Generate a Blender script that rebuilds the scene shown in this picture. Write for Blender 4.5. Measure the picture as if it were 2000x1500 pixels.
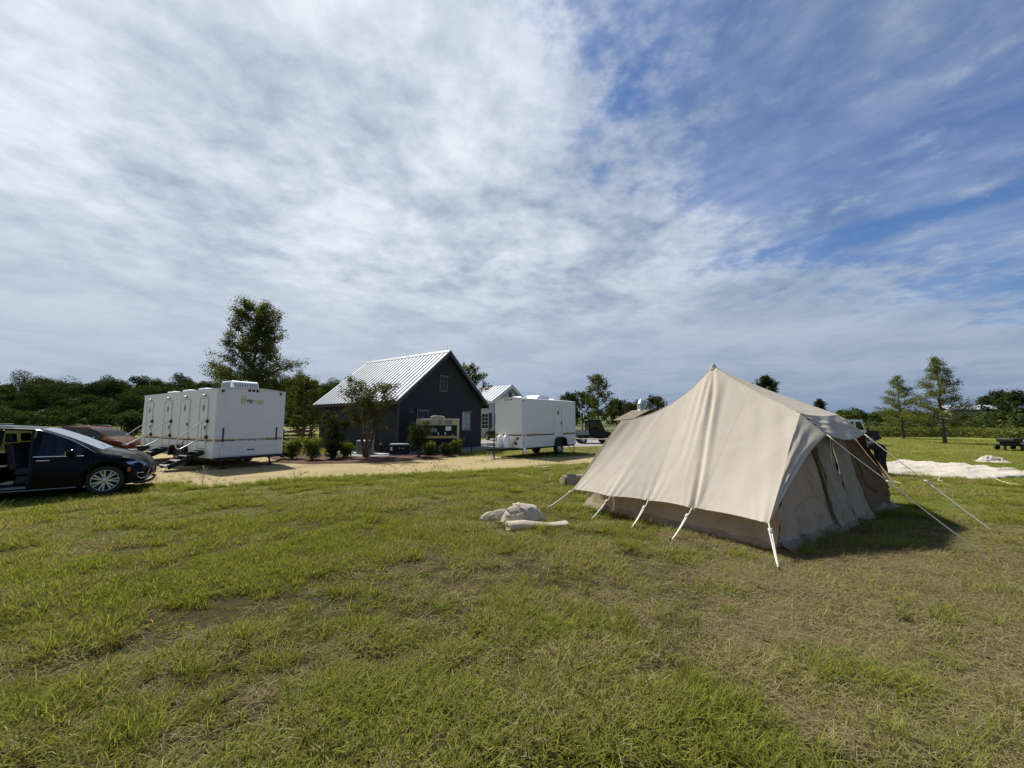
import bpy, bmesh, math, random
import numpy as np
from mathutils import Vector, Matrix, noise as mnoise

for _o in list(bpy.data.objects):
    bpy.data.objects.remove(_o, do_unlink=True)
SC = bpy.context.scene
COL = SC.collection
R = math.radians

# ------------------------------------------------------------------ camera
CAM_H = 1.85
PITCH = math.atan(74 / 750)
cam_data = bpy.data.cameras.new("camera")
cam_data.sensor_width = 36
cam_data.lens = 13.5
cam_data.clip_start = 0.05
cam_data.clip_end = 3000
cam = bpy.data.objects.new("camera", cam_data)
cam.location = (0, 0, CAM_H)
cam.rotation_euler = (R(90) + PITCH, 0, 0)
COL.objects.link(cam)
SC.camera = cam
SC.render.resolution_x, SC.render.resolution_y = 1024, 768

# ------------------------------------------------------------------ light
SUN_EL, SUN_AZ = R(52), R(-43)          # azimuth from +Y, clockwise positive
SUN_STRENGTH = 4.3
SKY_STRENGTH = 0.1
SC.view_settings.view_transform = 'Standard'
SC.view_settings.look = 'None'
SC.view_settings.exposure = 0.85
SC.view_settings.gamma = 1.0
SC.view_settings.use_curve_mapping = False
SC.cycles.use_denoising = True
sd = Vector((math.cos(SUN_EL) * math.sin(SUN_AZ), math.cos(SUN_EL) * math.cos(SUN_AZ), math.sin(SUN_EL)))
sl = bpy.data.lights.new("sun", 'SUN')
sl.energy = SUN_STRENGTH
sl.angle = R(3.0)
sl.color = (1.0, 0.95, 0.86)
so = bpy.data.objects.new("sun", sl)
so.rotation_euler = (-sd).to_track_quat('-Z', 'Y').to_euler()
so.location = sd * 60
COL.objects.link(so)


class NT:
    """small helper for node graphs"""
    def __init__(s, nt):
        s.nt = nt

    def n(s, t, **kw):
        nd = s.nt.nodes.new(t)
        for k, v in kw.items():
            setattr(nd, k, v)
        return nd

    def l(s, a, b):
        s.nt.links.new(a, b)

    def put(s, sock, v):
        if isinstance(v, bpy.types.NodeSocket):
            s.l(v, sock)
        elif v is not None:
            sock.default_value = v

    def math(s, op, a, b=None, c=None, clamp=False):
        nd = s.n('ShaderNodeMath', operation=op, use_clamp=clamp)
        s.put(nd.inputs[0], a)
        s.put(nd.inputs[1], b)
        s.put(nd.inputs[2], c)
        return nd.outputs[0]

    def smooth(s, x, a, b, lo=0.0, hi=1.0):
        nd = s.n('ShaderNodeMapRange', interpolation_type='SMOOTHSTEP')
        s.put(nd.inputs[0], x)
        nd.inputs[1].default_value, nd.inputs[2].default_value = a, b
        nd.inputs[3].default_value, nd.inputs[4].default_value = lo, hi
        return nd.outputs[0]

    def mix(s, f, a, b, blend='MIX'):
        nd = s.n('ShaderNodeMix', data_type='RGBA', blend_type=blend)
        s.put(nd.inputs[0], f)
        s.put(nd.inputs[6], a if not isinstance(a, tuple) else (*a[:3], 1))
        s.put(nd.inputs[7], b if not isinstance(b, tuple) else (*b[:3], 1))
        return nd.outputs[2]

    def noise(s, vec, scale, detail=4.0, rough=0.55, dist=0.0, dim='3D'):
        nd = s.n('ShaderNodeTexNoise', noise_dimensions=dim)
        s.put(nd.inputs['Vector'], vec)
        nd.inputs['Scale'].default_value = scale
        nd.inputs['Detail'].default_value = detail
        nd.inputs['Roughness'].default_value = rough
        nd.inputs['Distortion'].default_value = dist
        return nd.outputs[0]

    def xyz(s, x, y, z):
        nd = s.n('ShaderNodeCombineXYZ')
        s.put(nd.inputs[0], x)
        s.put(nd.inputs[1], y)
        s.put(nd.inputs[2], z)
        return nd.outputs[0]


def make_world():
    w = bpy.data.worlds.new("World")
    SC.world = w
    w.use_nodes = True
    nt = w.node_tree
    nt.nodes.clear()
    g = NT(nt)
    out = g.n('ShaderNodeOutputWorld')
    bg = g.n('ShaderNodeBackground')
    bg.inputs[1].default_value = SKY_STRENGTH
    g.l(bg.outputs[0], out.inputs[0])
    sky = g.n('ShaderNodeTexSky', sky_type='NISHITA')
    sky.sun_disc = False
    sky.sun_elevation = SUN_EL
    sky.sun_rotation = SUN_AZ
    sky.air_density = 1.0
    sky.dust_density = 0.6
    sky.ozone_density = 2.5
    blue = g.mix(1.0, sky.outputs[0], (0.315, 0.455, 0.64), 'MULTIPLY')
    tc = g.n('ShaderNodeTexCoord')
    nrm = g.n('ShaderNodeVectorMath', operation='NORMALIZE')
    g.l(tc.outputs['Generated'], nrm.inputs[0])
    d = nrm.outputs[0]
    sp = g.n('ShaderNodeSeparateXYZ')
    g.l(d, sp.inputs[0])
    z = g.math('MAXIMUM', sp.outputs[2], 0.0)
    den = g.math('ADD', z, 0.12)
    px = g.math('DIVIDE', sp.outputs[0], den)
    py = g.math('DIVIDE', sp.outputs[1], den)
    P = g.xyz(px, py, 0.0)
    # large warp shared by all layers
    n_big = g.noise(P, 1.1, 3, 0.5)
    nb = g.math('SUBTRACT', n_big, 0.5)
    # where the open blue hole in the cloud sheet is
    a = g.math('SUBTRACT', px, g.math('MULTIPLY_ADD', py, 0.55, -0.42))
    a = g.math('MULTIPLY_ADD', nb, 0.9, a)
    b1 = g.smooth(a, -0.30, 0.62)
    yy = g.math('MULTIPLY_ADD', px, -0.18, py)
    yy = g.math('MULTIPLY_ADD', nb, 0.8, yy)
    b2 = g.smooth(yy, 1.0, 2.15, 1.0, 0.0)
    hole = g.math('MULTIPLY', b1, b2)
    # cloud sheet: puffs
    f1 = g.noise(P, 3.1, 9, 0.60, 0.25)
    f2 = g.noise(P, 9.0, 7, 0.62, 0.15)
    puff = g.math('MULTIPLY_ADD', f2, 0.38, g.math('MULTIPLY', f1, 0.62))
    thr = g.math('MULTIPLY_ADD', hole, 0.31, 0.20)
    pd = g.smooth(g.math('SUBTRACT', puff, thr), 0.0, 0.20)
    pd = g.math('MULTIPLY', pd, g.math('MULTIPLY_ADD', hole, -0.45, 0.96))
    # cirrus: streaks stretched along the wind
    vr = g.n('ShaderNodeVectorRotate', rotation_type='Z_AXIS')
    g.l(P, vr.inputs['Vector'])
    vr.inputs['Angle'].default_value = R(47)
    sc = g.n('ShaderNodeVectorMath', operation='MULTIPLY')
    g.l(vr.outputs[0], sc.inputs[0])
    sc.inputs[1].default_value = (0.62, 1.6, 1)
    c1 = g.noise(sc.outputs[0], 0.75, 4, 0.46, 0.7)
    c2 = g.noise(sc.outputs[0], 5.0, 6, 0.6, 0.5)
    cir = g.math('MULTIPLY_ADD', c2, 0.14, g.math('MULTIPLY', c1, 0.86))
    cd = g.smooth(cir, 0.40, 0.66, 0.0, 0.62)
    # thin veil lower down
    veil = g.smooth(yy, 0.9, 2.3, 0.03, 0.70)
    cd = g.math('MAXIMUM', cd, g.math('MULTIPLY', veil, g.smooth(c1, 0.26, 0.56, 0.55, 1.0)))
    cd = g.math('MULTIPLY', cd, g.smooth(hole, 0.0, 0.5, 0.45, 1.0))
    dens = g.math('SUBTRACT', 1.0, g.math('MULTIPLY', g.math('SUBTRACT', 1.0, pd), g.math('SUBTRACT', 1.0, cd)))
    # puffs thin out into veil near the horizon on the open side
    # cloud colour: bright near the sun, grey undersides
    dot = g.n('ShaderNodeVectorMath', operation='DOT_PRODUCT')
    g.l(d, dot.inputs[0])
    dot.inputs[1].default_value = sd
    prox = g.math('POWER', g.math('MAXIMUM', dot.outputs['Value'], 0.0), 3.0)
    sh = g.noise(P, 1.7, 5, 0.5, 0.3)
    shade = g.smooth(sh, 0.36, 0.62)
    far = g.smooth(z, 0.16, 0.42)                     # contrast of the undersides fades with distance
    k = 0.575 / SKY_STRENGTH
    con = g.math('MULTIPLY', g.math('SUBTRACT', shade, 0.62), g.math('MULTIPLY_ADD', far, 0.38, 0.18))
    fin = g.math('MULTIPLY', g.math('SUBTRACT', f2, 0.5), g.math('MULTIPLY_ADD', far, 0.90, 0.20))
    br = g.math('ADD', g.math('MULTIPLY_ADD', prox, 0.46, 0.38), g.math('ADD', con, fin), clamp=True)
    colc = g.mix(br, (0.26 * k, 0.34 * k, 0.455 * k), (0.80 * k, 0.855 * k, 0.925 * k))
    skyc = g.mix(dens, blue, colc)
    # the air near the horizon
    hz = g.math('POWER', 2.718, g.math('MULTIPLY', z, -6.5))
    hz = g.math('MULTIPLY', hz, 0.80)
    hzc = g.mix(g.math('MULTIPLY', prox, 2.3, clamp=True), (0.135 * k, 0.215 * k, 0.375 * k), (0.38 * k, 0.455 * k, 0.56 * k))
    skyc = g.mix(hz, skyc, hzc)
    g.l(skyc, bg.inputs[0])


make_world()


# ------------------------------------------------------------------ projection helpers (photo pixels -> metres)
_cp, _sp = math.cos(PITCH), math.sin(PITCH)


def ray(px, py):
    u = (px - 1000) / 750
    v = (750 - py) / 750
    return Vector((u, _cp - _sp * v, _sp + _cp * v))


def G(px, py, z=0.0):
    d = ray(px, py)
    t = (z - CAM_H) / d.z
    return Vector((d.x * t, d.y * t, z))


def at(px, py, Y):
    d = ray(px, py)
    return Vector((0, 0, CAM_H)) + d * (Y / d.y)


def proj(p):
    x, y, z = p[0], p[1], p[2] - CAM_H
    f = y * _cp + z * _sp
    v = -y * _sp + z * _cp
    return (1000 + 750 * x / f, 750 - 750 * v / f)


# ------------------------------------------------------------------ scene helpers
def tag(o, label=None, cat=None, group=None, kind=None):
    if label: o['label'] = label
    if cat: o['category'] = cat
    if group: o['group'] = group
    if kind: o['kind'] = kind
    return o


def thing(name, label, cat, loc=(0, 0, 0), rz=0.0, group=None):
    o = bpy.data.objects.new(name, None)
    o.empty_display_size = 0.2
    o.location = loc
    o.rotation_euler = (0, 0, rz)
    COL.objects.link(o)
    return tag(o, label, cat, group)


def empty_part(name, parent, loc=(0, 0, 0), rz=0.0):
    o = bpy.data.objects.new(name, None)
    o.empty_display_size = 0.1
    o.location = loc
    o.rotation_euler = (0, 0, rz)
    o.parent = parent
    COL.objects.link(o)
    return o


def dup(root, loc, rz=0.0, label=None, scale=None):
    r = root.copy()
    COL.objects.link(r)
    r.location = loc
    r.rotation_euler = (0, 0, rz)
    if scale: r.scale = scale
    if label: r['label'] = label
    for ch in list(root.children):
        c = ch.copy()
        COL.objects.link(c)
        c.parent = r
        for gch in list(ch.children):
            e = gch.copy()
            COL.objects.link(e)
            e.parent = c
    return r


class MB:
    def __init__(s):
        s.v, s.f, s.m = [], [], []

    def add(s, vs, fs, mi=0):
        k = len(s.v)
        s.v += [tuple(p) for p in vs]
        for q in fs:
            s.f.append(tuple(i + k for i in q))
            s.m.append(mi)
        return s

    def box(s, x0, x1, y0, y1, z0, z1, mi=0):
        vs = [(x, y, z) for z in (z0, z1) for y in (y0, y1) for x in (x0, x1)]
        return s.add(vs, [(0, 2, 3, 1), (4, 5, 7, 6), (0, 1, 5, 4), (2, 6, 7, 3), (0, 4, 6, 2), (1, 3, 7, 5)], mi)

    def beam(s, p0, p1, w, h, mi=0, up=(0, 0, 1)):
        p0, p1 = Vector(p0), Vector(p1)
        d = (p1 - p0).normalized()
        u = Vector(up)
        sd_ = d.cross(u)
        if sd_.length < 1e-4: sd_ = d.cross(Vector((1, 0, 0)))
        sd_.normalize()
        u = sd_.cross(d).normalized()
        vs = []
        for p in (p0, p1):
            for a, b in ((-1, -1), (1, -1), (1, 1), (-1, 1)):
                vs.append(p + sd_ * (a * w / 2) + u * (b * h / 2))
        return s.add(vs, [(3, 2, 1, 0), (4, 5, 6, 7), (0, 1, 5, 4), (1, 2, 6, 5), (2, 3, 7, 6), (3, 0, 4, 7)], mi)

    def tube(s, pts, r, seg=8, mi=0, caps=True):
        pts = [Vector(p) for p in pts]
        n = len(pts)
        rs = r if isinstance(r, (list, tuple)) else [r] * n
        k = len(s.v)
        ref = None
        for i, p in enumerate(pts):
            d = (pts[min(i + 1, n - 1)] - pts[max(i - 1, 0)])
            if d.length < 1e-9: d = Vector((0, 0, 1))
            d.normalize()
            if ref is None:
                ref = d.orthogonal().normalized()
            else:
                ref = (ref - d * ref.dot(d))
                if ref.length < 1e-6: ref = d.orthogonal()
                ref.normalize()
            b = d.cross(ref)
            for j in range(seg):
                a = 2 * math.pi * j / seg
                s.v.append(tuple(p + (ref * math.cos(a) + b * math.sin(a)) * rs[i]))
        for i in range(n - 1):
            for j in range(seg):
                j2 = (j + 1) % seg
                s.f.append((k + i * seg + j, k + i * seg + j2, k + (i + 1) * seg + j2, k + (i + 1) * seg + j))
                s.m.append(mi)
        if caps:
            s.f.append(tuple(k + j for j in reversed(range(seg)))); s.m.append(mi)
            s.f.append(tuple(k + (n - 1) * seg + j for j in range(seg))); s.m.append(mi)
        return s

    def cyl(s, p0, p1, r0, r1=None, seg=16, mi=0):
        return s.tube([p0, p1], [r0, r0 if r1 is None else r1], seg, mi)

    def lathe(s, prof, seg=24, axis='z', c=(0, 0, 0), mi=0, close=False):
        """prof: list of (r, h) revolved about an axis through c"""
        k = len(s.v)
        for r_, h in prof:
            for j in range(seg):
                a = 2 * math.pi * j / seg
                x, y = r_ * math.cos(a), r_ * math.sin(a)
                p = {'z': (x, y, h), 'y': (x, h, y), 'x': (h, x, y)}[axis]
                s.v.append((p[0] + c[0], p[1] + c[1], p[2] + c[2]))
        n = len(prof)
        for i in range(n - 1 + (1 if close else 0)):
            i2 = (i + 1) % n
            for j in range(seg):
                j2 = (j + 1) % seg
                s.f.append((k + i * seg + j, k + i * seg + j2, k + i2 * seg + j2, k + i2 * seg + j))
                s.m.append(mi)
        return s

    def prism(s, poly, a0, a1, axis='y', mi=0):
        """poly in the plane normal to axis, extruded from a0 to a1"""
        def P(p, a):
            return {'x': (a, p[0], p[1]), 'y': (p[0], a, p[1]), 'z': (p[0], p[1], a)}[axis]
        n = len(poly)
        vs = [P(p, a0) for p in poly] + [P(p, a1) for p in poly]
        fs = [tuple(range(n)), tuple(reversed(range(n, 2 * n)))]
        fs += [(i, i + n, (i + 1) % n + n, (i + 1) % n) for i in range(n)]
        return s.add(vs, fs, mi)

    def grid(s, fn, nu, nv, mi=0):
        k = len(s.v)
        for i in range(nu + 1):
            for j in range(nv + 1):
                s.v.append(tuple(fn(i / nu, j / nv)))
        for i in range(nu):
            for j in range(nv):
                a = k + i * (nv + 1) + j
                s.f.append((a, a + nv + 1, a + nv + 2, a + 1))
                s.m.append(mi)
        return s

    def mesh(s, name, mats, smooth=None, recalc=True):
        me = bpy.data.meshes.new(name)
        me.from_pydata(s.v, [], s.f)
        for m_ in (mats if isinstance(mats, (list, tuple)) else [mats]):
            me.materials.append(m_)
        if any(s.m):
            me.polygons.foreach_set('material_index', s.m)
        if recalc:
            bm = bmesh.new()
            bm.from_mesh(me)
            bmesh.ops.recalc_face_normals(bm, faces=bm.faces)
            bm.to_mesh(me)
            bm.free()
        if smooth is not None:
            me.polygons.foreach_set('use_smooth', [True] * len(me.polygons))
            if smooth < 179: me.set_sharp_from_angle(angle=R(smooth))
        me.update()
        return me

    def build(s, name, mats, parent=None, smooth=None, bevel=0.0, loc=None, rot=None, recalc=True, solid=0.0):
        o = bpy.data.objects.new(name, s.mesh(name, mats, smooth, recalc))
        COL.objects.link(o)
        if parent is not None: o.parent = parent
        if loc is not None: o.location = loc
        if rot is not None: o.rotation_euler = rot
        if solid:
            m_ = o.modifiers.new("thickness", 'SOLIDIFY')
            m_.thickness = solid
        if bevel:
            m_ = o.modifiers.new("edge", 'BEVEL')
            m_.width = bevel
            m_.segments = 2
            m_.limit_method = 'ANGLE'
            m_.angle_limit = R(40)
            if smooth is None:
                o.data.polygons.foreach_set('use_smooth', [True] * len(o.data.polygons))
                o.data.set_sharp_from_angle(angle=R(40))
                m_.harden_normals = False
        return o


def inst(name, mesh, parent, loc=(0, 0, 0), rot=(0, 0, 0), scale=(1, 1, 1)):
    o = bpy.data.objects.new(name, mesh)
    o.parent = parent
    o.location, o.rotation_euler, o.scale = loc, rot, scale
    COL.objects.link(o)
    return o


def fast_mesh(name, V, F, mats, attrs=None, smooth=False, mi=None):
    """V (N,3), F (M,k) numpy arrays"""
    me = bpy.data.meshes.new(name)
    n, k = F.shape
    me.vertices.add(len(V))
    me.vertices.foreach_set('co', np.ascontiguousarray(V, np.float32).ravel())
    me.loops.add(n * k)
    me.loops.foreach_set('vertex_index', np.ascontiguousarray(F, np.int32).ravel())
    me.polygons.add(n)
    me.polygons.foreach_set('loop_start', np.arange(0, n * k, k, dtype=np.int32))
    if smooth: me.polygons.foreach_set('use_smooth', np.ones(n, bool))
    if mi is not None: me.polygons.foreach_set('material_index', mi)
    for m_ in (mats if isinstance(mats, (list, tuple)) else [mats]):
        me.materials.append(m_)
    for an, arr in (attrs or {}).items():
        at_ = me.attributes.new(an, 'FLOAT', 'POINT')
        at_.data.foreach_set('value', np.ascontiguousarray(arr, np.float32))
    me.update(calc_edges=True)
    return me


def link_mesh(name, me, parent=None, loc=(0, 0, 0)):
    o = bpy.data.objects.new(name, me)
    o.location = loc
    if parent is not None: o.parent = parent
    COL.objects.link(o)
    return o


def text_mesh(name, body, size, mat_, parent, loc, rot, align='CENTER', extr=0.0015, shear=0.0, bold=0.0, sx=1.0):
    cu = bpy.data.curves.new(name, 'FONT')
    cu.body = body
    cu.size = size
    cu.align_x = align
    cu.extrude = extr
    cu.shear = shear
    cu.offset = bold
    tmp = bpy.data.objects.new("tmp_text", cu)
    COL.objects.link(tmp)
    dg = bpy.context.evaluated_depsgraph_get()
    me = bpy.data.meshes.new_from_object(tmp.evaluated_get(dg))
    bpy.data.objects.remove(tmp, do_unlink=True)
    me.materials.clear()
    me.materials.append(mat_)
    o = bpy.data.objects.new(name, me)
    o.parent = parent
    o.location, o.rotation_euler, o.scale = loc, rot, (sx, 1, 1)
    COL.objects.link(o)
    return o


# numpy value noise
def vnoise(x, y, seed=0):
    x = np.asarray(x, float); y = np.asarray(y, float)
    xi, yi = np.floor(x).astype(np.int64), np.floor(y).astype(np.int64)
    xf, yf = x - xi, y - yi

    def h(a, b):
        n_ = (a * 374761393 + b * 668265263 + seed * 1442695041) & 0xFFFFFFFF
        n_ = ((n_ ^ (n_ >> 13)) * 1274126177) & 0xFFFFFFFF
        return ((n_ ^ (n_ >> 16)) & 0xFFFF) / 65535.0
    u, v = xf * xf * (3 - 2 * xf), yf * yf * (3 - 2 * yf)
    return (h(xi, yi) * (1 - u) + h(xi + 1, yi) * u) * (1 - v) + (h(xi, yi + 1) * (1 - u) + h(xi + 1, yi + 1) * u) * v


def fbm(x, y, seed=0, octv=4):
    s_, a, t = 0, 1.0, 0
    for o_ in range(octv):
        s_ = s_ + a * vnoise(x * 2 ** o_, y * 2 ** o_, seed + o_ * 17)
        t += a
        a *= 0.5
    return s_ / t


def sstep(x, a, b):
    t = np.clip((np.asarray(x, float) - a) / (b - a), 0, 1)
    return t * t * (3 - 2 * t)


def in_poly(x, y, poly):
    x = np.asarray(x); y = np.asarray(y)
    c = np.zeros(x.shape, bool)
    n = len(poly)
    for i in range(n):
        x0, y0 = poly[i][0], poly[i][1]
        x1, y1 = poly[(i + 1) % n][0], poly[(i + 1) % n][1]
        if y0 == y1: continue
        k = ((y0 > y) != (y1 > y)) & (x < (x1 - x0) * (y - y0) / (y1 - y0) + x0)
        c ^= k
    return c


# ------------------------------------------------------------------ materials
def pm(name, col, rough=0.6, metal=0.0, var=0.12, scale=6.0, bump=0.0, bscale=60.0, coat=0.0, spec=0.5, dirt=None, dirt_amt=0.3, dirt_scale=2.0):
    m = bpy.data.materials.new(name)
    m.use_nodes = True
    g = NT(m.node_tree)
    b = m.node_tree.nodes['Principled BSDF']
    tc = g.n('ShaderNodeTexCoord')
    ob = tc.outputs['Object']
    n1 = g.noise(ob, scale, 5, 0.6)
    f = g.math('MULTIPLY_ADD', n1, 2 * var, 1 - var)
    cv = g.n('ShaderNodeVectorMath', operation='SCALE')
    cv.inputs[0].default_value = col[:3]
    g.l(f, cv.inputs['Scale'])
    c = cv.outputs[0]
    if dirt:
        nd = g.noise(ob, dirt_scale, 6, 0.65)
        c = g.mix(g.smooth(nd, 0.45, 0.75, 0, dirt_amt), c, dirt)
    g.l(c, b.inputs['Base Color'])
    b.inputs['Metallic'].default_value = metal
    g.l(g.math('MULTIPLY_ADD', n1, 0.2, rough - 0.1, clamp=True), b.inputs['Roughness'])
    b.inputs['Coat Weight'].default_value = coat
    b.inputs['Coat Roughness'].default_value = 0.06
    b.inputs['Specular IOR Level'].default_value = spec
    if bump:
        bp = g.n('ShaderNodeBump')
        bp.inputs['Strength'].default_value = bump
        bp.inputs['Distance'].default_value = 0.02
        g.l(g.noise(ob, bscale, 4, 0.6), bp.inputs['Height'])
        g.l(bp.outputs[0], b.inputs['Normal'])
    return m


def leaf_mat(name, c0, c1, trans=0.35, rough=0.6, dry=None):
    """leaf colour runs from c0 to c1 with the per-leaf 'tint' attribute"""
    m = bpy.data.materials.new(name)
    m.use_nodes = True
    g = NT(m.node_tree)
    m.node_tree.nodes.clear()
    out = g.n('ShaderNodeOutputMaterial')
    a = g.n('ShaderNodeAttribute', attribute_name='tint')
    c = g.mix(a.outputs['Fac'], c0, c1)
    df = g.n('ShaderNodeBsdfDiffuse')
    g.l(c, df.inputs[0])
    tr = g.n('ShaderNodeBsdfTranslucent')
    tcn = g.mix(1.0, c, (1.12, 1.10, 0.62), 'MULTIPLY')
    g.l(tcn, tr.inputs[0])
    mx = g.n('ShaderNodeMixShader')
    mx.inputs[0].default_value = trans
    g.l(df.outputs[0], mx.inputs[1])
    g.l(tr.outputs[0], mx.inputs[2])
    g.l(mx.outputs[0], out.inputs[0])
    return m


def glass_mat(name, tint, refl=0.5):
    m = bpy.data.materials.new(name)
    m.use_nodes = True
    g = NT(m.node_tree)
    m.node_tree.nodes.clear()
    out = g.n('ShaderNodeOutputMaterial')
    t = g.n('ShaderNodeBsdfTransparent')
    t.inputs[0].default_value = (*tint, 1)
    gl = g.n('ShaderNodeBsdfGlossy')
    gl.inputs['Roughness'].default_value = 0.03
    lw = g.n('ShaderNodeFresnel')
    lw.inputs['IOR'].default_value = 1.5
    mx = g.n('ShaderNodeMixShader')
    g.l(g.math('MULTIPLY_ADD', lw.outputs[0], refl, 0.02, clamp=True), mx.inputs[0])
    g.l(t.outputs[0], mx.inputs[1])
    g.l(gl.outputs[0], mx.inputs[2])
    g.l(mx.outputs[0], out.inputs[0])
    return m


def canvas_mat(name, col, trans=0.18, stain=(0.30, 0.25, 0.18), stain_amt=0.12, wr=0.25):
    m = bpy.data.materials.new(name)
    m.use_nodes = True
    g = NT(m.node_tree)
    m.node_tree.nodes.clear()
    out = g.n('ShaderNodeOutputMaterial')
    tc = g.n('ShaderNodeTexCoord')
    ob = tc.outputs['Object']
    n1 = g.noise(ob, 2.2, 6, 0.6)
    n2 = g.noise(ob, 14, 4, 0.6)
    c = g.mix(g.smooth(n1, 0.42, 0.75, 0, stain_amt), col, stain)
    c = g.mix(g.math('MULTIPLY', n2, 0.12), c, (col[0] * 0.75, col[1] * 0.75, col[2] * 0.75))
    bp = g.n('ShaderNodeBump')
    bp.inputs['Strength'].default_value = wr
    bp.inputs['Distance'].default_value = 0.03
    hgt = g.math('MULTIPLY_ADD', g.noise(ob, 5, 6, 0.6, 0.6), 0.8, g.math('MULTIPLY', g.noise(ob, 180, 2, 0.5), 0.06))
    g.l(hgt, bp.inputs['Height'])
    df = g.n('ShaderNodeBsdfDiffuse')
    df.inputs['Roughness'].default_value = 0.4
    g.l(c, df.inputs[0])
    g.l(bp.outputs[0], df.inputs['Normal'])
    tr = g.n('ShaderNodeBsdfTranslucent')
    g.l(g.mix(1.0, c, (1.0, 0.86, 0.62), 'MULTIPLY'), tr.inputs[0])
    mx = g.n('ShaderNodeMixShader')
    mx.inputs[0].default_value = trans
    g.l(df.outputs[0], mx.inputs[1])
    g.l(tr.outputs[0], mx.inputs[2])
    g.l(mx.outputs[0], out.inputs[0])
    return m


M = {}
M['white_panel'] = pm('white_painted_panel', (0.69, 0.69, 0.675), 0.42, var=0.03, scale=3, dirt=(0.45, 0.43, 0.38), dirt_amt=0.12)
M['white_trim'] = pm('white_trim_metal', (0.72, 0.73, 0.75), 0.35, var=0.05)
M['white_plastic'] = pm('white_plastic', (0.75, 0.76, 0.78), 0.4, var=0.04)
M['alu'] = pm('pale_aluminium', (0.62, 0.62, 0.62), 0.35, 0.85, var=0.1)
M['rail'] = pm('galvanised_rail', (0.68, 0.66, 0.60), 0.4, 0.6, var=0.08)
M['black_metal'] = pm('black_metal', (0.014, 0.014, 0.015), 0.5, var=0.25, bump=0.15, spec=0.25)
M['black_plastic'] = pm('black_plastic', (0.013, 0.013, 0.014), 0.5, var=0.2, spec=0.25)
M['rubber'] = pm('tyre_rubber', (0.018, 0.018, 0.018), 0.8, var=0.25, bump=0.3, bscale=90, dirt=(0.10, 0.085, 0.06), dirt_amt=0.35)
M['gold'] = pm('gold_stripe_paint', (0.50, 0.36, 0.12), 0.5, var=0.06)
M['darkbrown'] = pm('dark_brown_stripe_paint', (0.06, 0.035, 0.022), 0.5, var=0.1)
M['ink'] = pm('dark_lettering_paint', (0.03, 0.03, 0.035), 0.5, var=0.05)
M['orange_ink'] = pm('yellow_orange_lettering_paint', (0.62, 0.36, 0.05), 0.5, var=0.05)
M['amber'] = pm('amber_lens', (0.55, 0.16, 0.02), 0.2, var=0.1)
M['darklens'] = pm('dark_red_lens', (0.06, 0.012, 0.012), 0.2, var=0.1)
M['car_black'] = pm('black_car_paint', (0.004, 0.004, 0.0045), 0.16, var=0.05, coat=0.0, spec=0.13)
M['car_rust'] = pm('copper_red_car_paint', (0.060, 0.020, 0.010), 0.6, 0.0, var=0.06, coat=0.0, spec=0.02)
M['car_white'] = pm('white_car_paint', (0.62, 0.66, 0.70), 0.3, var=0.04, coat=0.5)
M['chrome'] = pm('chrome_trim', (0.72, 0.74, 0.76), 0.12, 1.0, var=0.05)
M['rim'] = pm('silver_wheel_alloy', (0.55, 0.56, 0.58), 0.3, 0.9, var=0.1)
M['seat'] = pm('dark_seat_leather', (0.030, 0.031, 0.034), 0.5, var=0.2, bump=0.1)
M['interior'] = pm('dark_cabin_trim', (0.02, 0.02, 0.021), 0.7, var=0.2)
M['lamp_glass'] = pm('headlamp_lens', (0.25, 0.29, 0.33), 0.08, 0.5, var=0.2, scale=20, coat=1.0)
M['glass'] = glass_mat('car_glass', (0.45, 0.49, 0.50), 1.1)
M['screen_glass'] = glass_mat('windscreen_glass', (0.40, 0.44, 0.45), 3.2)
M['dark_glass'] = glass_mat('tinted_car_glass', (0.13, 0.14, 0.15), 1.0)
M['pane'] = pm('window_pane', (0.012, 0.014, 0.016), 0.06, var=0.3, spec=0.3)
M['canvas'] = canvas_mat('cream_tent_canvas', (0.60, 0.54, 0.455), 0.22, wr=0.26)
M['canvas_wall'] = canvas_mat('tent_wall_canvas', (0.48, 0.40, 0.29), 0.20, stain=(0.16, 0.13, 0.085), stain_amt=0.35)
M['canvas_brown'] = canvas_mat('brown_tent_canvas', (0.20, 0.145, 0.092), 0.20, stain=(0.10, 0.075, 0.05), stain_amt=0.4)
M['gap_shade'] = canvas_mat('door_gap_shade', (0.045, 0.035, 0.022), 0.0)  # near-black colour standing for the shade inside the door gap
M['canvas_mud'] = canvas_mat('muddy_tent_skirt', (0.30, 0.25, 0.19), 0.05, stain=(0.10, 0.075, 0.05), stain_amt=0.8)
M['sheet'] = canvas_mat('white_canvas_sheet', (0.50, 0.455, 0.39), 0.10, wr=0.5)
M['bag'] = canvas_mat('cream_bag_canvas', (0.62, 0.555, 0.45), 0.30, wr=0.6)
M['rope'] = pm('white_rope', (0.68, 0.64, 0.55), 0.8, var=0.15, scale=60, bump=0.5, bscale=220)
M['rope_tan'] = pm('tan_rope', (0.55, 0.47, 0.31), 0.8, var=0.15, scale=60, bump=0.5, bscale=220)
M['wood_grey'] = pm('weathered_wood', (0.22, 0.18, 0.14), 0.8, var=0.35, scale=9, bump=0.5, bscale=30)
M['wood_tan'] = pm('tan_timber', (0.42, 0.34, 0.22), 0.75, var=0.25, scale=5, bump=0.3)
M['wood_red'] = pm('reddish_timber', (0.11, 0.055, 0.035), 0.8, var=0.35, scale=5, bump=0.4)
M['bark'] = pm('tree_bark', (0.055, 0.044, 0.033), 0.9, var=0.4, scale=10, bump=0.8, bscale=25)
M['bark_red'] = pm('red_brown_bark', (0.12, 0.065, 0.038), 0.85, var=0.4, scale=10, bump=0.6, bscale=25)
M['barn_dark'] = None
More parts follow.
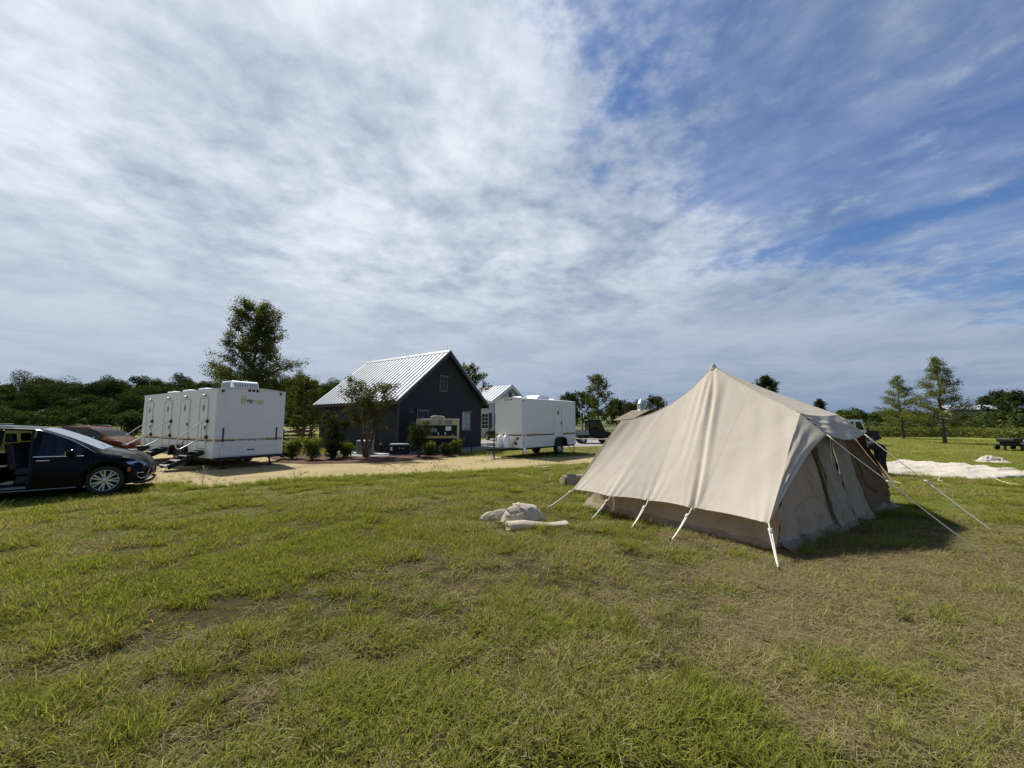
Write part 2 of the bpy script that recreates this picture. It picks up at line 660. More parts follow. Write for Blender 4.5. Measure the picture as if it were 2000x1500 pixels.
M['roof_metal'] = pm('galvanised_roof_metal', (0.33, 0.355, 0.385), 0.62, 0.0, var=0.05, scale=1.5, spec=0.3)
M['fascia'] = pm('black_fascia', (0.02, 0.021, 0.023), 0.55, var=0.15)
M['house_white'] = pm('white_house_boards', (0.62, 0.63, 0.64), 0.6, var=0.05)
M['grey_trim'] = pm('grey_window_trim', (0.10, 0.105, 0.105), 0.55, var=0.1)
M['beige_metal'] = pm('beige_enclosure_paint', (0.46, 0.39, 0.28), 0.5, var=0.08, dirt=(0.25, 0.2, 0.14), dirt_amt=0.25)
M['concrete'] = pm('pale_concrete', (0.40, 0.39, 0.36), 0.85, var=0.15, bump=0.3)
M['ac_grey'] = pm('grey_unit_paint', (0.20, 0.21, 0.21), 0.5, var=0.1)
M['cloth_black'] = pm('black_clothing', (0.008, 0.008, 0.009), 0.9, var=0.3, bump=0.4)
M['skin'] = pm('skin', (0.42, 0.25, 0.17), 0.5, var=0.06)
M['hair'] = pm('dark_hair', (0.02, 0.014, 0.01), 0.6, var=0.3)
M['leaf_big'] = leaf_mat('leaf_dark_green', (0.050, 0.064, 0.021), (0.110, 0.122, 0.038), 0.50)
M['leaf_cyp'] = leaf_mat('leaf_feathery_green', (0.080, 0.098, 0.030), (0.165, 0.178, 0.052), 0.52)
M['leaf_myrtle'] = leaf_mat('leaf_olive_green', (0.044, 0.058, 0.022), (0.098, 0.104, 0.040), 0.42)
M['leaf_shrub'] = leaf_mat('leaf_fresh_green', (0.060, 0.090, 0.018), (0.20, 0.23, 0.045), 0.4)
M['leaf_wood'] = leaf_mat('leaf_wood_green', (0.022, 0.035, 0.011), (0.082, 0.100, 0.028), 0.12)
M['leaf_hedge'] = leaf_mat('leaf_hedge_green', (0.032, 0.045, 0.017), (0.078, 0.090, 0.034), 0.25)
M['leaf_willow'] = leaf_mat('leaf_yellow_green', (0.048, 0.060, 0.020), (0.115, 0.122, 0.038), 0.38)
M['leaf_dark'] = leaf_mat('leaf_deep_green', (0.026, 0.038, 0.014), (0.058, 0.072, 0.024), 0.35)
M['weed_stem'] = leaf_mat('weed_stem_green', (0.060, 0.080, 0.022), (0.15, 0.16, 0.05), 0.3)


# ================================================================== SETTING
def dryness(x, y):
    """0 green turf .. 1 bare straw, as it lies in the mown field"""
    x = np.asarray(x, float); y = np.asarray(y, float)
    n1 = fbm(x * 0.35 + 3.1, y * 0.5 + 7.7, 3, 4)
    n2 = fbm(x * 1.5 + 11, y * 1.9 + 5, 9, 3)
    d = 0.17 + (n1 - 0.5) * 1.1 + (n2 - 0.5) * 1.2
    r = np.hypot(x, y)
    # raked hay swath across the near right corner
    s = (x - 0.70) * 0.80 - (y - 2.6) * 0.34
    hay = sstep(s + (n1 - .5) * 2.6 + (n2 - .5) * 1.4, 0.1, 1.1) * sstep(-y, -7.6, -5.2)
    d = d + 0.36 * hay + 0.15 * sstep(-r, -5.0, -2.4)
    d = d + 0.6 * sstep(y, 19.5, 21) * sstep(-y, -29, -26) * sstep(x, -4.5, -2.5) * sstep(-x, -12, -8)
    # brownish ground just in front of the tent, greener at mid distance and to the left
    d = d + 0.09 * np.exp(-((x - 2.0) ** 2 / 7 + (y - 5.6) ** 2 / 2.2))
    d = d - 0.16 * sstep(y, 6.0, 9.0) * sstep(-x, -2.5, 0.5) - 0.16 * sstep(y, 9.5, 11.5)
    return np.clip(d, 0.0, 1.0), hay


GRAVEL = [G(*p)[:2] for p in [(30, 962), (200, 952), (285, 950), (345, 945), (385, 953), (455, 948), (520, 941), (560, 936), (640, 933), (700, 930),
                              (850, 925), (1000, 917), (1090, 909), (1150, 905), (1240, 896), (1290, 886), (1200, 886), (1100, 893),
                              (1000, 894), (960, 892), (900, 893), (800, 899), (700, 902), (600, 902), (540, 898), (520, 880), (260, 868), (100, 870), (-40, 885), (-60, 935)]]
DRIVE = [G(*p)[:2] for p in [(900, 878), (955, 876), (1100, 874), (1230, 870), (1330, 866), (1330, 857), (1180, 858), (960, 857), (930, 860)]]
MULCH = [G(*p)[:2] for p in [(520, 893), (545, 905), (600, 907), (680, 906), (760, 903), (820, 899), (880, 894), (915, 889), (905, 883), (850, 884), (790, 891),
                             (740, 893), (690, 893), (660, 890), (600, 884), (540, 882)]]
STONE = [G(*p)[:2] for p in [(655, 890), (690, 893.5), (740, 893.6), (790, 891.6), (850, 885), (905, 883.5), (955, 877), (930, 874), (840, 876), (780, 880), (700, 877), (650, 879)]]
TN, TR_, TL = G(1523, 1075), G(1737, 987), G(1146.8, 988)
TENT_BASE = [TN[:2], TR_[:2], (TR_ + TL - TN)[:2], TL[:2]]


def ragged(poly, step, amp, seed):
    """polygon with its edges broken up unevenly"""
    out = []
    n = len(poly)
    for i in range(n):
        a, b = Vector(poly[i]), Vector(poly[(i + 1) % n])
        L_ = (b - a).length
        k = max(1, int(L_ / step))
        nn = Vector((b.y - a.y, a.x - b.x)).normalized()
        for j in range(k):
            p = a.lerp(b, j / k)
            e = (fbm(p.x * 0.9, p.y * 0.9, seed, 4) - 0.5) * 2 * amp
            out.append(tuple(p + nn * e))
    return out


GRAVEL_R = ragged(GRAVEL, 0.25, 0.40, 5)
MULCH_R = ragged(MULCH, 0.25, 0.18, 8)
STONE_R = ragged(STONE, 0.3, 0.12, 12)
DRIVE_R = ragged(DRIVE, 0.6, 0.4, 15)


def ground_mat():
    m = bpy.data.materials.new("meadow_soil_and_turf")
    m.use_nodes = True
    g = NT(m.node_tree)
    b = m.node_tree.nodes['Principled BSDF']
    b.inputs['Roughness'].default_value = 0.95
    b.inputs['Specular IOR Level'].default_value = 0.15
    geo = g.n('ShaderNodeNewGeometry')
    P = geo.outputs['Position']
    a = g.n('ShaderNodeAttribute', attribute_name='dry')
    n0 = g.noise(P, 0.12, 5, 0.6)
    n1 = g.noise(P, 1.6, 6, 0.65)
    n2 = g.noise(P, 14, 5, 0.7)
    n3 = g.noise(P, 85, 3, 0.7)
    green = g.mix(g.smooth(n1, 0.3, 0.7), (0.100, 0.128, 0.018), (0.170, 0.185, 0.034))
    green = g.mix(g.smooth(n0, 0.4, 0.65, 0, 0.5), green, (0.160, 0.155, 0.040))
    straw = g.mix(g.smooth(n2, 0.35, 0.65), (0.055, 0.042, 0.019), (0.15, 0.118, 0.055))
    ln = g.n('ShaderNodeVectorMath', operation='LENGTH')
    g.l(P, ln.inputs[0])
    near = g.smooth(ln.outputs['Value'], 6.0, 15.0, 1.0, 0.0)          # thatch between the blades, its colour darkened to paint shaded hollows
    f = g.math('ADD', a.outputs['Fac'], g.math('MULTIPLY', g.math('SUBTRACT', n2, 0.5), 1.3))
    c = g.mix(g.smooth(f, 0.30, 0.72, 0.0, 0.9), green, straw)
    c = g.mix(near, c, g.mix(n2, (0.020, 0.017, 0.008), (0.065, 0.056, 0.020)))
    c = g.mix(g.smooth(n3, 0.5, 0.75, 0, 0.5), c, (0.030, 0.026, 0.014))
    g.l(c, b.inputs['Base Color'])
    bp = g.n('ShaderNodeBump')
    bp.inputs['Strength'].default_value = 0.9
    bp.inputs['Distance'].default_value = 0.05
    g.l(g.math('ADD', n2, g.math('MULTIPLY', n3, 0.6)), bp.inputs['Height'])
    g.l(bp.outputs[0], b.inputs['Normal'])
    return m


def make_ground():
    xs = np.concatenate([[-2500, -1200, -600, -300, -150, -90], np.arange(-60, -24, 2.0), np.arange(-24, 34, 0.4), np.arange(34, 70, 2.0), [90, 150, 300, 600, 1200, 2500]])
    ys = np.concatenate([[-400, -150, -60, -30, -15], np.arange(-8, 30, 0.4), np.arange(30, 70, 2.0), [90, 130, 200, 350, 700, 1400, 2600]])
    X, Y = np.meshgrid(xs, ys, indexing='ij')
    d, _ = dryness(X, Y)
    d = np.where(np.hypot(X, Y) > 60, 0.25, d)
    V = np.stack([X.ravel(), Y.ravel(), np.zeros(X.size)], 1)
    nx, ny = len(xs), len(ys)
    i, j = np.meshgrid(np.arange(nx - 1), np.arange(ny - 1), indexing='ij')
    a = (i * ny + j).ravel()
    F = np.stack([a, a + ny, a + ny + 1, a + 1], 1)
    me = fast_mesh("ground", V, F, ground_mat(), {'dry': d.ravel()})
    o = link_mesh("ground", me)
    tag(o, kind='structure')


make_ground()


def sheet_mat(name, c0, c1, c2, s1, s2, bump=0.6, s0=0.5):
    m = bpy.data.materials.new(name)
    m.use_nodes = True
    g = NT(m.node_tree)
    b = m.node_tree.nodes['Principled BSDF']
    b.inputs['Roughness'].default_value = 0.95
    b.inputs['Specular IOR Level'].default_value = 0.2
    P = g.n('ShaderNodeNewGeometry').outputs['Position']
    na, nb_, nc = g.noise(P, s0, 5, 0.6), g.noise(P, s1, 5, 0.7), g.noise(P, s2, 4, 0.7)
    c = g.mix(g.smooth(nb_, 0.35, 0.68), c0, c1)
    c = g.mix(g.smooth(na, 0.42, 0.72, 0, 0.75), c, c2)
    c = g.mix(g.smooth(nc, 0.52, 0.75, 0, 0.55), c, tuple(v * 0.45 for v in c0))
    g.l(c, b.inputs['Base Color'])
    bp = g.n('ShaderNodeBump')
    bp.inputs['Strength'].default_value = bump
    bp.inputs['Distance'].default_value = 0.04
    g.l(g.math('ADD', nb_, nc), bp.inputs['Height'])
    g.l(bp.outputs[0], b.inputs['Normal'])
    return m


def flat_sheet(name, poly, z, mat_):
    o = MB().add([(x, y, z) for x, y in poly], [tuple(range(len(poly)))]).build(name, mat_, recalc=False)
    if o.data.polygons[0].normal.z < 0: o.data.flip_normals()
    return tag(o, kind='structure')


flat_sheet('gravel_path', GRAVEL_R, 0.006, sheet_mat('tan_gravel', (0.25, 0.198, 0.094), (0.345, 0.282, 0.145), (0.19, 0.148, 0.072), 9, 55))
flat_sheet('driveway', DRIVE_R, 0.010, sheet_mat('grey_gravel', (0.20, 0.195, 0.19), (0.30, 0.29, 0.28), (0.16, 0.155, 0.15), 6, 40))
flat_sheet('stone_bed', STONE_R, 0.014, sheet_mat('blue_grey_stone_chips', (0.13, 0.145, 0.155), (0.26, 0.275, 0.285), (0.10, 0.11, 0.115), 8, 30))


def mulch():
    mb = MB()
    poly = MULCH_R
    n = len(poly)
    c = Vector((sum(p[0] for p in poly) / n, sum(p[1] for p in poly) / n))
    vs = []
    for (x, y) in poly:
        vs.append((x, y, 0.002))
    # an inner ring a little higher gives the bed a rounded lip
    for i, (x, y) in enumerate(poly):
        a, b = Vector(poly[i - 1]), Vector(poly[(i + 1) % n])
        t = (b - a).normalized()
        nn = Vector((-t.y, t.x))
        q = Vector((x, y)) + nn * 0.22
        if not in_poly([q.x], [q.y], poly)[0]: q = Vector((x, y)) - nn * 0.22
        vs.append((q.x, q.y, 0.06 + 0.02 * fbm(x * 3, y * 3, 4)))
    fs = [(i, (i + 1) % n, (i + 1) % n + n, i + n) for i in range(n)]
    fs.append(tuple(range(n, 2 * n)))
    mb.add(vs, fs)
    o = mb.build('mulch_bed', sheet_mat('red_brown_bark_mulch', (0.075, 0.040, 0.026), (0.12, 0.066, 0.042), (0.055, 0.032, 0.022), 12, 45, 0.9))
    tag(o, kind='structure')


mulch()

# pale dirt track and open meadow beyond the parked cars
flat_sheet('dirt_track', ragged([(-150, 84), (-60, 92), (-40, 88), (-38, 94), (-62, 100), (-160, 96)], 4, 1.0, 3), 0.012,
           sheet_mat('brown_earth', (0.16, 0.115, 0.075), (0.23, 0.17, 0.11), (0.12, 0.085, 0.055), 0.8, 6))


# ------------------------------------------------------------------ grass
def grass_mat(name, g0, g1, s0, s1, trans=0.35):
    m = bpy.data.materials.new(name)
    m.use_nodes = True
    g = NT(m.node_tree)
    m.node_tree.nodes.clear()
    out = g.n('ShaderNodeOutputMaterial')
    t = g.n('ShaderNodeAttribute', attribute_name='tint').outputs['Fac']
    t2 = g.n('ShaderNodeAttribute', attribute_name='tint2').outputs['Fac']
    tip = g.n('ShaderNodeAttribute', attribute_name='tip').outputs['Fac']
    d = g.n('ShaderNodeAttribute', attribute_name='dry', attribute_type='INSTANCER').outputs['Fac']
    P = g.n('ShaderNodeNewGeometry').outputs['Position']
    nn = g.noise(P, 3.5, 3, 0.6)
    green = g.mix(t, g0, g1)
    green = g.mix(g.math('MULTIPLY', tip, 0.45), green, (g1[0] * 1.4, g1[1] * 1.3, g1[2] * 1.2))  # tips lightened, so lit-blade contrast sits in the colour
    straw = g.mix(t, s0, s1)
    green = g.mix(g.smooth(tip, 0.0, 0.45, 0.75, 0.0), green, (0.105, 0.082, 0.036))      # dead-thatch brown at blade feet, with root shade put into the colour
    f = g.math('ADD', d, g.math('MULTIPLY', g.math('SUBTRACT', nn, 0.5), 0.7))
    f = g.math('SUBTRACT', f, t2)
    c = g.mix(g.smooth(f, -0.10, 0.10), green, straw)
    df = g.n('ShaderNodeBsdfDiffuse')
    g.l(c, df.inputs[0])
    tr = g.n('ShaderNodeBsdfTranslucent')
    g.l(g.mix(1.0, c, (1.2, 1.15, 0.6), 'MULTIPLY'), tr.inputs[0])
    mx = g.n('ShaderNodeMixShader')
    mx.inputs[0].default_value = trans
    g.l(df.outputs[0], mx.inputs[1])
    g.l(tr.outputs[0], mx.inputs[2])
    g.l(mx.outputs[0], out.inputs[0])
    return m


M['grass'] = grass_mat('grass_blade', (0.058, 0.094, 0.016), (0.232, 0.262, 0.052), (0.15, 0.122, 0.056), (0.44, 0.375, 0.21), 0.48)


def blade_mesh(name, n, rad, h0, h1, w, lie, curl, seed, seg=3):
    """a clump of n curved blades; lie 0 = upright, 1 = flat on the ground"""
    rng = np.random.default_rng(seed)
    V, F, T, T2, TP = [], [], [], [], []
    for i in range(n):
        r_ = rad * math.sqrt(rng.random())
        a = rng.random() * 2 * math.pi
        p = np.array([r_ * math.cos(a), r_ * math.sin(a), 0.0])
        az = rng.random() * 2 * math.pi
        el = math.pi / 2 * (1 - lie) * (0.55 + 0.45 * rng.random()) + (lie * rng.random() * 0.35)
        L_ = h0 + (h1 - h0) * rng.random() ** 1.3
        if lie > 0.5: p[2] = rng.random() * 0.035 + 0.004
        side = np.array([-math.sin(az), math.cos(az), 0.0])
        k = len(V)
        t1, t2 = rng.random(), rng.random()
        cr = curl * (0.4 + rng.random())
        for j in range(seg + 1):
            u = j / seg
            ww = w * (0.75 + 0.5 * rng.random()) * (1 - u ** 1.6) * 0.5
            e = el - cr * u
            if j: p = p + np.array([math.cos(az) * math.cos(e), math.sin(az) * math.cos(e), math.sin(e)]) * L_ / seg
            q = p.copy(); q[2] = max(q[2], 0.002)
            if j < seg:
                V += [q - side * ww, q + side * ww]; T += [t1] * 2; T2 += [t2] * 2; TP += [u] * 2
            else:
                V += [q]; T += [t1]; T2 += [t2]; TP += [1.0]
        for j in range(seg - 1):
            F.append((k + 2 * j, k + 2 * j + 1, k + 2 * j + 3, k + 2 * j + 2))
        F.append((k + 2 * seg - 2, k + 2 * seg - 1, k + 2 * seg, k + 2 * seg))
    tri = []
    for f in F:
        tri.append((f[0], f[1], f[2]))
        if f[2] != f[3]: tri.append((f[0], f[2], f[3]))
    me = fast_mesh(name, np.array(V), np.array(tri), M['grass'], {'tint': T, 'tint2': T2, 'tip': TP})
    return bpy.data.objects.new(name, me)


def gn_scatter(name, pts, rotz, scl, idx, dry, protos):
    """one object whose points carry instances of the prototype clumps"""
    me = bpy.data.meshes.new(name)
    me.vertices.add(len(pts))
    me.vertices.foreach_set('co', np.ascontiguousarray(pts, np.float32).ravel())
    for an, arr, ty in (('rotz', rotz, 'FLOAT'), ('scl', scl, 'FLOAT'), ('dry', dry, 'FLOAT'), ('idx', idx, 'INT')):
        a = me.attributes.new(an, ty, 'POINT')
        a.data.foreach_set('value', np.ascontiguousarray(arr, np.float32 if ty == 'FLOAT' else np.int32))
    o = bpy.data.objects.new(name, me)
    COL.objects.link(o)
    gt = bpy.data.node_groups.new(name + "_scatter", 'GeometryNodeTree')
    gt.interface.new_socket('Geometry', in_out='INPUT', socket_type='NodeSocketGeometry')
    gt.interface.new_socket('Geometry', in_out='OUTPUT', socket_type='NodeSocketGeometry')
    N, L = gt.nodes, gt.links
    gi, go = N.new('NodeGroupInput'), N.new('NodeGroupOutput')
    ip = N.new('GeometryNodeInstanceOnPoints')
    jn = N.new('GeometryNodeGeometryToInstance')
    for p in reversed(protos):
        oi = N.new('GeometryNodeObjectInfo')
        oi.inputs['Object'].default_value = p
        oi.inputs['As Instance'].default_value = True
        L.new(oi.outputs['Geometry'], jn.inputs[0])

    def attr(n_, t):
        a = N.new('GeometryNodeInputNamedAttribute')
        a.data_type = t
        a.inputs[0].default_value = n_
        return a.outputs[0]
    jg = N.new('GeometryNodeJoinGeometry')
    # joined instances keep their order; picking is by index
    N.remove(jn)
    for p in reversed(protos):
        oi = N.new('GeometryNodeObjectInfo')
        oi.inputs['Object'].default_value = p
        oi.inputs['As Instance'].default_value = True
        L.new(oi.outputs['Geometry'], jg.inputs[0])
    L.new(gi.outputs[0], ip.inputs['Points'])
    L.new(jg.outputs[0], ip.inputs['Instance'])
    ip.inputs['Pick Instance'].default_value = True
    L.new(attr('idx', 'INT'), ip.inputs['Instance Index'])
    cx = N.new('ShaderNodeCombineXYZ')
    L.new(attr('rotz', 'FLOAT'), cx.inputs[2])
    L.new(cx.outputs[0], ip.inputs['Rotation'])
    L.new(attr('scl', 'FLOAT'), ip.inputs['Scale'])
    L.new(ip.outputs[0], go.inputs[0])
    for nd in [n_ for n_ in N if n_.bl_idname == 'GeometryNodeObjectInfo' and not n_.outputs['Geometry'].is_linked]:
        N.remove(nd)
    md = o.modifiers.new("scatter", 'NODES')
    md.node_group = gt
    return o


def make_grass():
    rng = np.random.default_rng(42)
    protos = []
    for s in range(3): protos.append(blade_mesh("grass_clump", 34, 0.085, 0.03, 0.11, 0.0050, 0.16, 0.9, 10 + s))          # 0-2 mown turf
    for s in range(3): protos.append(blade_mesh("straw_clump", 46, 0.12, 0.03, 0.15, 0.0026, 0.96, 0.5, 20 + s))            # 3-5 cut straw
    for s in range(3): protos.append(blade_mesh("tall_tuft", 26, 0.055, 0.09, 0.21, 0.0062, 0.10, 0.75, 30 + s, 4))          # 6-8 regrown tufts
    for s in range(3): protos.append(blade_mesh("far_clump", 26, 0.24, 0.03, 0.085, 0.012, 0.15, 0.8, 40 + s, 2))            # 9-11 far turf
    for s in range(2): protos.append(blade_mesh("bent_straw", 12, 0.10, 0.08, 0.22, 0.0040, 0.75, 0.5, 50 + s))              # 12-13 loose stalks
    for s in range(2): protos.append(blade_mesh("broadleaf_clump", 22, 0.10, 0.02, 0.045, 0.020, 0.45, 0.5, 60 + s, 2))      # 14-15 clover and plantain
    P, RZ, S, I, D = [], [], [], [], []

    def band(n, r0, r1, amin=-68, amax=68):
        r = np.sqrt(rng.random(n) * (r1 * r1 - r0 * r0) + r0 * r0)
        a = np.radians(amin + (amax - amin) * rng.random(n))
        return r * np.sin(a), r * np.cos(a)

    def ok(x, y):
        k = ~in_poly(x, y, GRAVEL_R) & ~in_poly(x, y, DRIVE_R) & ~in_poly(x, y, MULCH_R) & ~in_poly(x, y, STONE_R) & ~in_poly(x, y, TENT_BASE)
        return k

    def put(x, y, idx, scl, dry):
        k = ok(x, y)
        n = int(k.sum())
        P.append(np.stack([x[k], y[k], np.zeros(n)], 1))
        RZ.append(rng.random(n) * 6.283)
        S.append(scl[k]); I.append(idx[k]); D.append(dry[k])

    for (r0, r1, dens, big) in ((0.5, 4.5, 360, 1.0), (4.5, 8.0, 230, 1.15), (8.0, 13.0, 130, 1.5), (13, 20, 62, 2.0)):
        area = math.radians(136) / 2 * (r1 * r1 - r0 * r0)
        n = int(area * dens)
        x, y = band(n, r0, r1)
        dry, hay = dryness(x, y)
        u = rng.random(n)
        # straw lies where it is dry; green stands elsewhere
        straw = u < np.clip(0.02 + 0.18 * dry + 0.68 * hay, 0, 0.9)
        idx = np.where(straw, 3 + rng.integers(0, 3, n), rng.integers(0, 3, n))
        bare = fbm(x * 3.6, y * 4.2, 31, 3)
        keep = (rng.random(n) > sstep(bare, 0.60, 0.70) * np.where(r0 < 8, 0.5, 0.2))                 # small bare hollows
        hgt = 0.42 + 1.15 * sstep(fbm(x * 1.7, y * 2.0, 77, 3), 0.36, 0.66) - 0.15 * hay
        sc = (0.75 + 0.5 * rng.random(n)) * big ** 0.5 * np.where(straw, 1.05, hgt)
        dd = np.where(straw, 1.4, dry)
        put(x[keep], y[keep], idx[keep], sc[keep], dd[keep])
        # regrown tufts
        n2 = int(area * dens * 0.125)
        x, y = band(n2, r0, r1)
        dry, hay = dryness(x, y)
        tu = fbm(x * 1.2 + 4, y * 1.4, 55, 3)
        keep = rng.random(n2) < sstep(tu, 0.46, 0.62) * (1 - 0.65 * hay)
        put(x[keep], y[keep], (6 + rng.integers(0, 3, n2))[keep], (0.5 + 0.65 * rng.random(n2))[keep] * (1 if r1 < 9 else 0.8), (dry * 0.22)[keep])
        # tussocks: tight groups of long fresh blades
        n5 = int(area * (2.6 if r1 < 9 else 1.2))
        x, y = band(n5, r0, r1)
        dry, hay = dryness(x, y)
        kk = rng.random(n5) * (1 + 2.2 * hay) < 0.35 + 0.5 * sstep(fbm(x * 0.6 + 9, y * 0.7, 44, 2), 0.4, 0.6)
        x, y = np.repeat(x[kk], 11), np.repeat(y[kk], 11)
        sz = np.repeat(rng.uniform(0.05, 0.17, int(kk.sum())), 11)
        hh = np.repeat(rng.uniform(0.55, 1.15, int(kk.sum())), 11)
        x, y = x + rng.normal(size=len(x)) * sz, y + rng.normal(size=len(y)) * sz
        put(x, y, 6 + rng.integers(0, 3, len(x)), hh * (0.7 + 0.5 * rng.random(len(x))), np.full(len(x), 0.03))
        # low broad leaved weeds in patches
        n4 = int(area * dens * 0.10)
        x, y = band(n4, r0, r1)
        keep = rng.random(n4) < sstep(fbm(x * 0.9 + 20, y * 1.0, 66, 3), 0.50, 0.62)
        put(x[keep], y[keep], (14 + rng.integers(0, 2, n4))[keep], (0.7 + 0.7 * rng.random(n4))[keep], np.full(int(keep.sum()), 0.02))
        # loose pale stalks
        n3 = int(area * dens * 0.05)
        x, y = band(n3, r0, r1)
        dry, hay = dryness(x, y)
        keep = rng.random(n3) < 0.25 + 0.6 * hay
        put(x[keep], y[keep], (12 + rng.integers(0, 2, n3))[keep], (0.7 + 0.6 * rng.random(n3))[keep], np.full(int(keep.sum()), 1.5))
    for (r0, r1, dens, big) in ((20, 34, 13, 1.3), (34, 62, 4.0, 1.7)):
        n = int(math.radians(136) / 2 * (r1 * r1 - r0 * r0) * dens)
        x, y = band(n, r0, r1)
        dry, hay = dryness(x, y)
        put(x, y, 9 + rng.integers(0, 3, n), (0.8 + 0.4 * rng.random(n)) * big, dry * 0.8)
    # longer fringe along the gravel edge
    edge = [p for p in GRAVEL_R if p[1] < 16.5]
    k = np.array(edge)
    k = np.repeat(k, 26, axis=0) + rng.normal(0, 0.26, (len(k) * 26, 2))
    n = len(k)
    keep = ~in_poly(k[:, 0], k[:, 1], GRAVEL_R) | (rng.random(n) < 0.06)
    kx, ky = k[keep, 0], k[keep, 1]
    n = len(kx)
    P.append(np.stack([kx, ky, np.zeros(n)], 1)); RZ.append(rng.random(n) * 6.28)
    S.append(0.5 + 0.7 * rng.random(n)); I.append(6 + rng.integers(0, 3, n)); D.append(np.full(n, 0.08))
    # sparse sprouts on the gravel
    x, y = band(2500, 11, 24, -48, 12)
    kk = in_poly(x, y, GRAVEL_R) & (fbm(x * 0.8, y * 0.8, 91, 3) > 0.60) & (y < 20)
    n = int(kk.sum())
    P.append(np.stack([x[kk], y[kk], np.zeros(n)], 1)); RZ.append(rng.random(n) * 6.28)
    S.append(0.35 + 0.4 * rng.random(n)); I.append(6 + rng.integers(0, 3, n)); D.append(rng.random(n) * 0.6)
    o = gn_scatter("grass", np.concatenate(P), np.concatenate(RZ), np.concatenate(S), np.concatenate(I), np.concatenate(D), protos)
    tag(o, 'mown meadow grass of green tufts and dry cut straw', kind='stuff')


make_grass()


# ================================================================== THE TENT
def lerp(a, b, t):
    return a + (b - a) * t


def make_tent():
    N0, R0, L0 = TN.copy(), TR_.copy(), TL.copy()
    ux = (R0 - N0); LX = ux.length; ux.normalize()                 # along the door side
    uy = Vector((-ux.y, ux.x, 0))                                  # into the tent
    LY = (L0 - N0).dot(uy)
    ang = math.atan2(ux.y, ux.x)
    root = thing('tent', 'large cream canvas tent with one tall peak and a shaded door end', 'tent', (N0.x, N0.y, 0), ang)

    def W(p):                                                       # world -> tent frame
        d = Vector(p) - N0
        return Vector((d.dot(ux), d.dot(uy), d.z))

    def solve(px, py, a=None, i=None, z=None):
        """tent-frame point on the sight line of a photo pixel with one coordinate known"""
        d = ray(px, py)
        o = Vector((0, 0, CAM_H))
        if z is not None: t = (z - CAM_H) / d.z
        elif a is not None: t = (a - (o - N0).dot(ux)) / d.dot(ux)
        else: t = (i - (o - N0).dot(uy)) / d.dot(uy)
        return W(o + d * t)

    HX = LX / 2
    S1 = solve(1560.6, 806, i=0.24)
    S2 = solve(1635, 809, i=0.24)
    A1 = solve(1615, 849, i=-0.14)
    A2 = solve(1688, 847.7, i=-0.08)
    AP = solve(1393, 715, a=HX - 0.10)
    S3 = solve(1215.4, 819, i=LY - 0.12)
    S4 = Vector((S2.x + 0.1, LY - 0.12, S3.z))
    E = solve(1501.9, 1022.6, z=0.45)
    Wc = solve(1120, 956, z=0.45)
    E2 = Vector((LX + 0.40, E.y, 0.45))
    W2 = Vector((LX + 0.40, Wc.y, 0.45))
    guys = [Wc, solve(1191.6, 970, z=0.44), solve(1265.8, 978, z=0.43), solve(1351, 992.5, z=0.44), E]
    total = (E - Wc).length
    gu = [max(0, min(1, (p - Wc).dot((E - Wc).normalized()) / total)) for p in guys]
    ua = 0.60

    def fold(u, v, seed):
        return (fbm(u * 9 + seed, v * 1.3, seed, 3) - 0.5)

    def eave(u):
        p = lerp(Wc, E, u)
        for k in range(len(gu) - 1):
            if gu[k] <= u <= gu[k + 1]:
                t = (u - gu[k]) / max(1e-6, gu[k + 1] - gu[k])
                p = lerp(guys[k], guys[k + 1], t)
                sag = math.sin(math.pi * t)
                p = p + Vector((0.03 * sag, 0, 0.016 * sag))
        return p

    def ridge(u):
        if u < ua:
            t = u / ua
            p = lerp(S3, AP, t)
            p.z = S3.z + (AP.z - S3.z) * (0.04 * t + 0.96 * t ** 2.05)
            p.x = S3.x + (AP.x - S3.x) * t ** 1.05
        else:
            t = (1 - u) / (1 - ua)
            p = lerp(S1, AP, t)
            p.z = S1.z + (AP.z - S1.z) * (0.88 * t + 0.12 * t ** 3)
        return p

    nrm = Vector((-0.86, 0, 0.5))

    def near_slope(u, v):
        b = eave(u)
        t_ = ridge(u)
        p = lerp(t_, b, v)
        hang = math.sin(math.pi * v)
        dsp = -0.05 * hang
        # folds running down from the peak and up from every guy point
        w = math.exp(-((u - ua) / 0.10) ** 2) * (1 - v) ** 1.6
        dsp += 0.040 * w * math.sin((u - ua) * 120) * math.exp(-abs(u - ua) * 10) * min(1, v * 6)
        # one deep pleat from the peak to the middle guy
        uc = lerp(ua, gu[3], v ** 0.8)
        dsp -= 0.085 * math.exp(-((u - uc) / 0.013) ** 2) * (0.35 + 0.65 * abs(2 * v - 1) ** 1.3) * min(1, v * 9)
        dsp += 0.040 * math.exp(-((u - uc - 0.028) / 0.016) ** 2) * min(1, v * 9)
        for k, g_ in enumerate(gu):
            w = math.exp(-((u - g_) / (0.05 + 0.12 * (1 - v))) ** 2) * math.exp(-(1 - v) / 0.20)
            dsp += 0.012 * w * math.cos((u - g_) * 95 / (0.5 + 1.8 * (1 - v)) + k)
        # pull lines at the two short poles
        for u0 in (0.0, 1.0):
            w = math.exp(-abs(u - u0) / 0.16) * math.exp(-v / 0.5) * min(1, v * 8)
            dsp += 0.013 * w * math.sin(abs(u - u0) * 70 + v * 5 + u0)
        # long diagonal drag creases of the right-hand panel
        if u > ua:
            q = (u - ua) / (1 - ua) + 0.55 * v
            dsp += 0.007 * math.sin(q * 17 + 1.5) * hang * (u - ua) / (1 - ua)
        dsp += 0.045 * (fbm(u * 3.2 + 2, v * 1.6, 4, 2) - 0.5) * hang + 0.010 * (fbm(u * 15 + v * 5, v * 3.2 - u * 3, 8, 3) - 0.5)
        return p + nrm * dsp

    fly = MB().grid(near_slope, 190, 70)
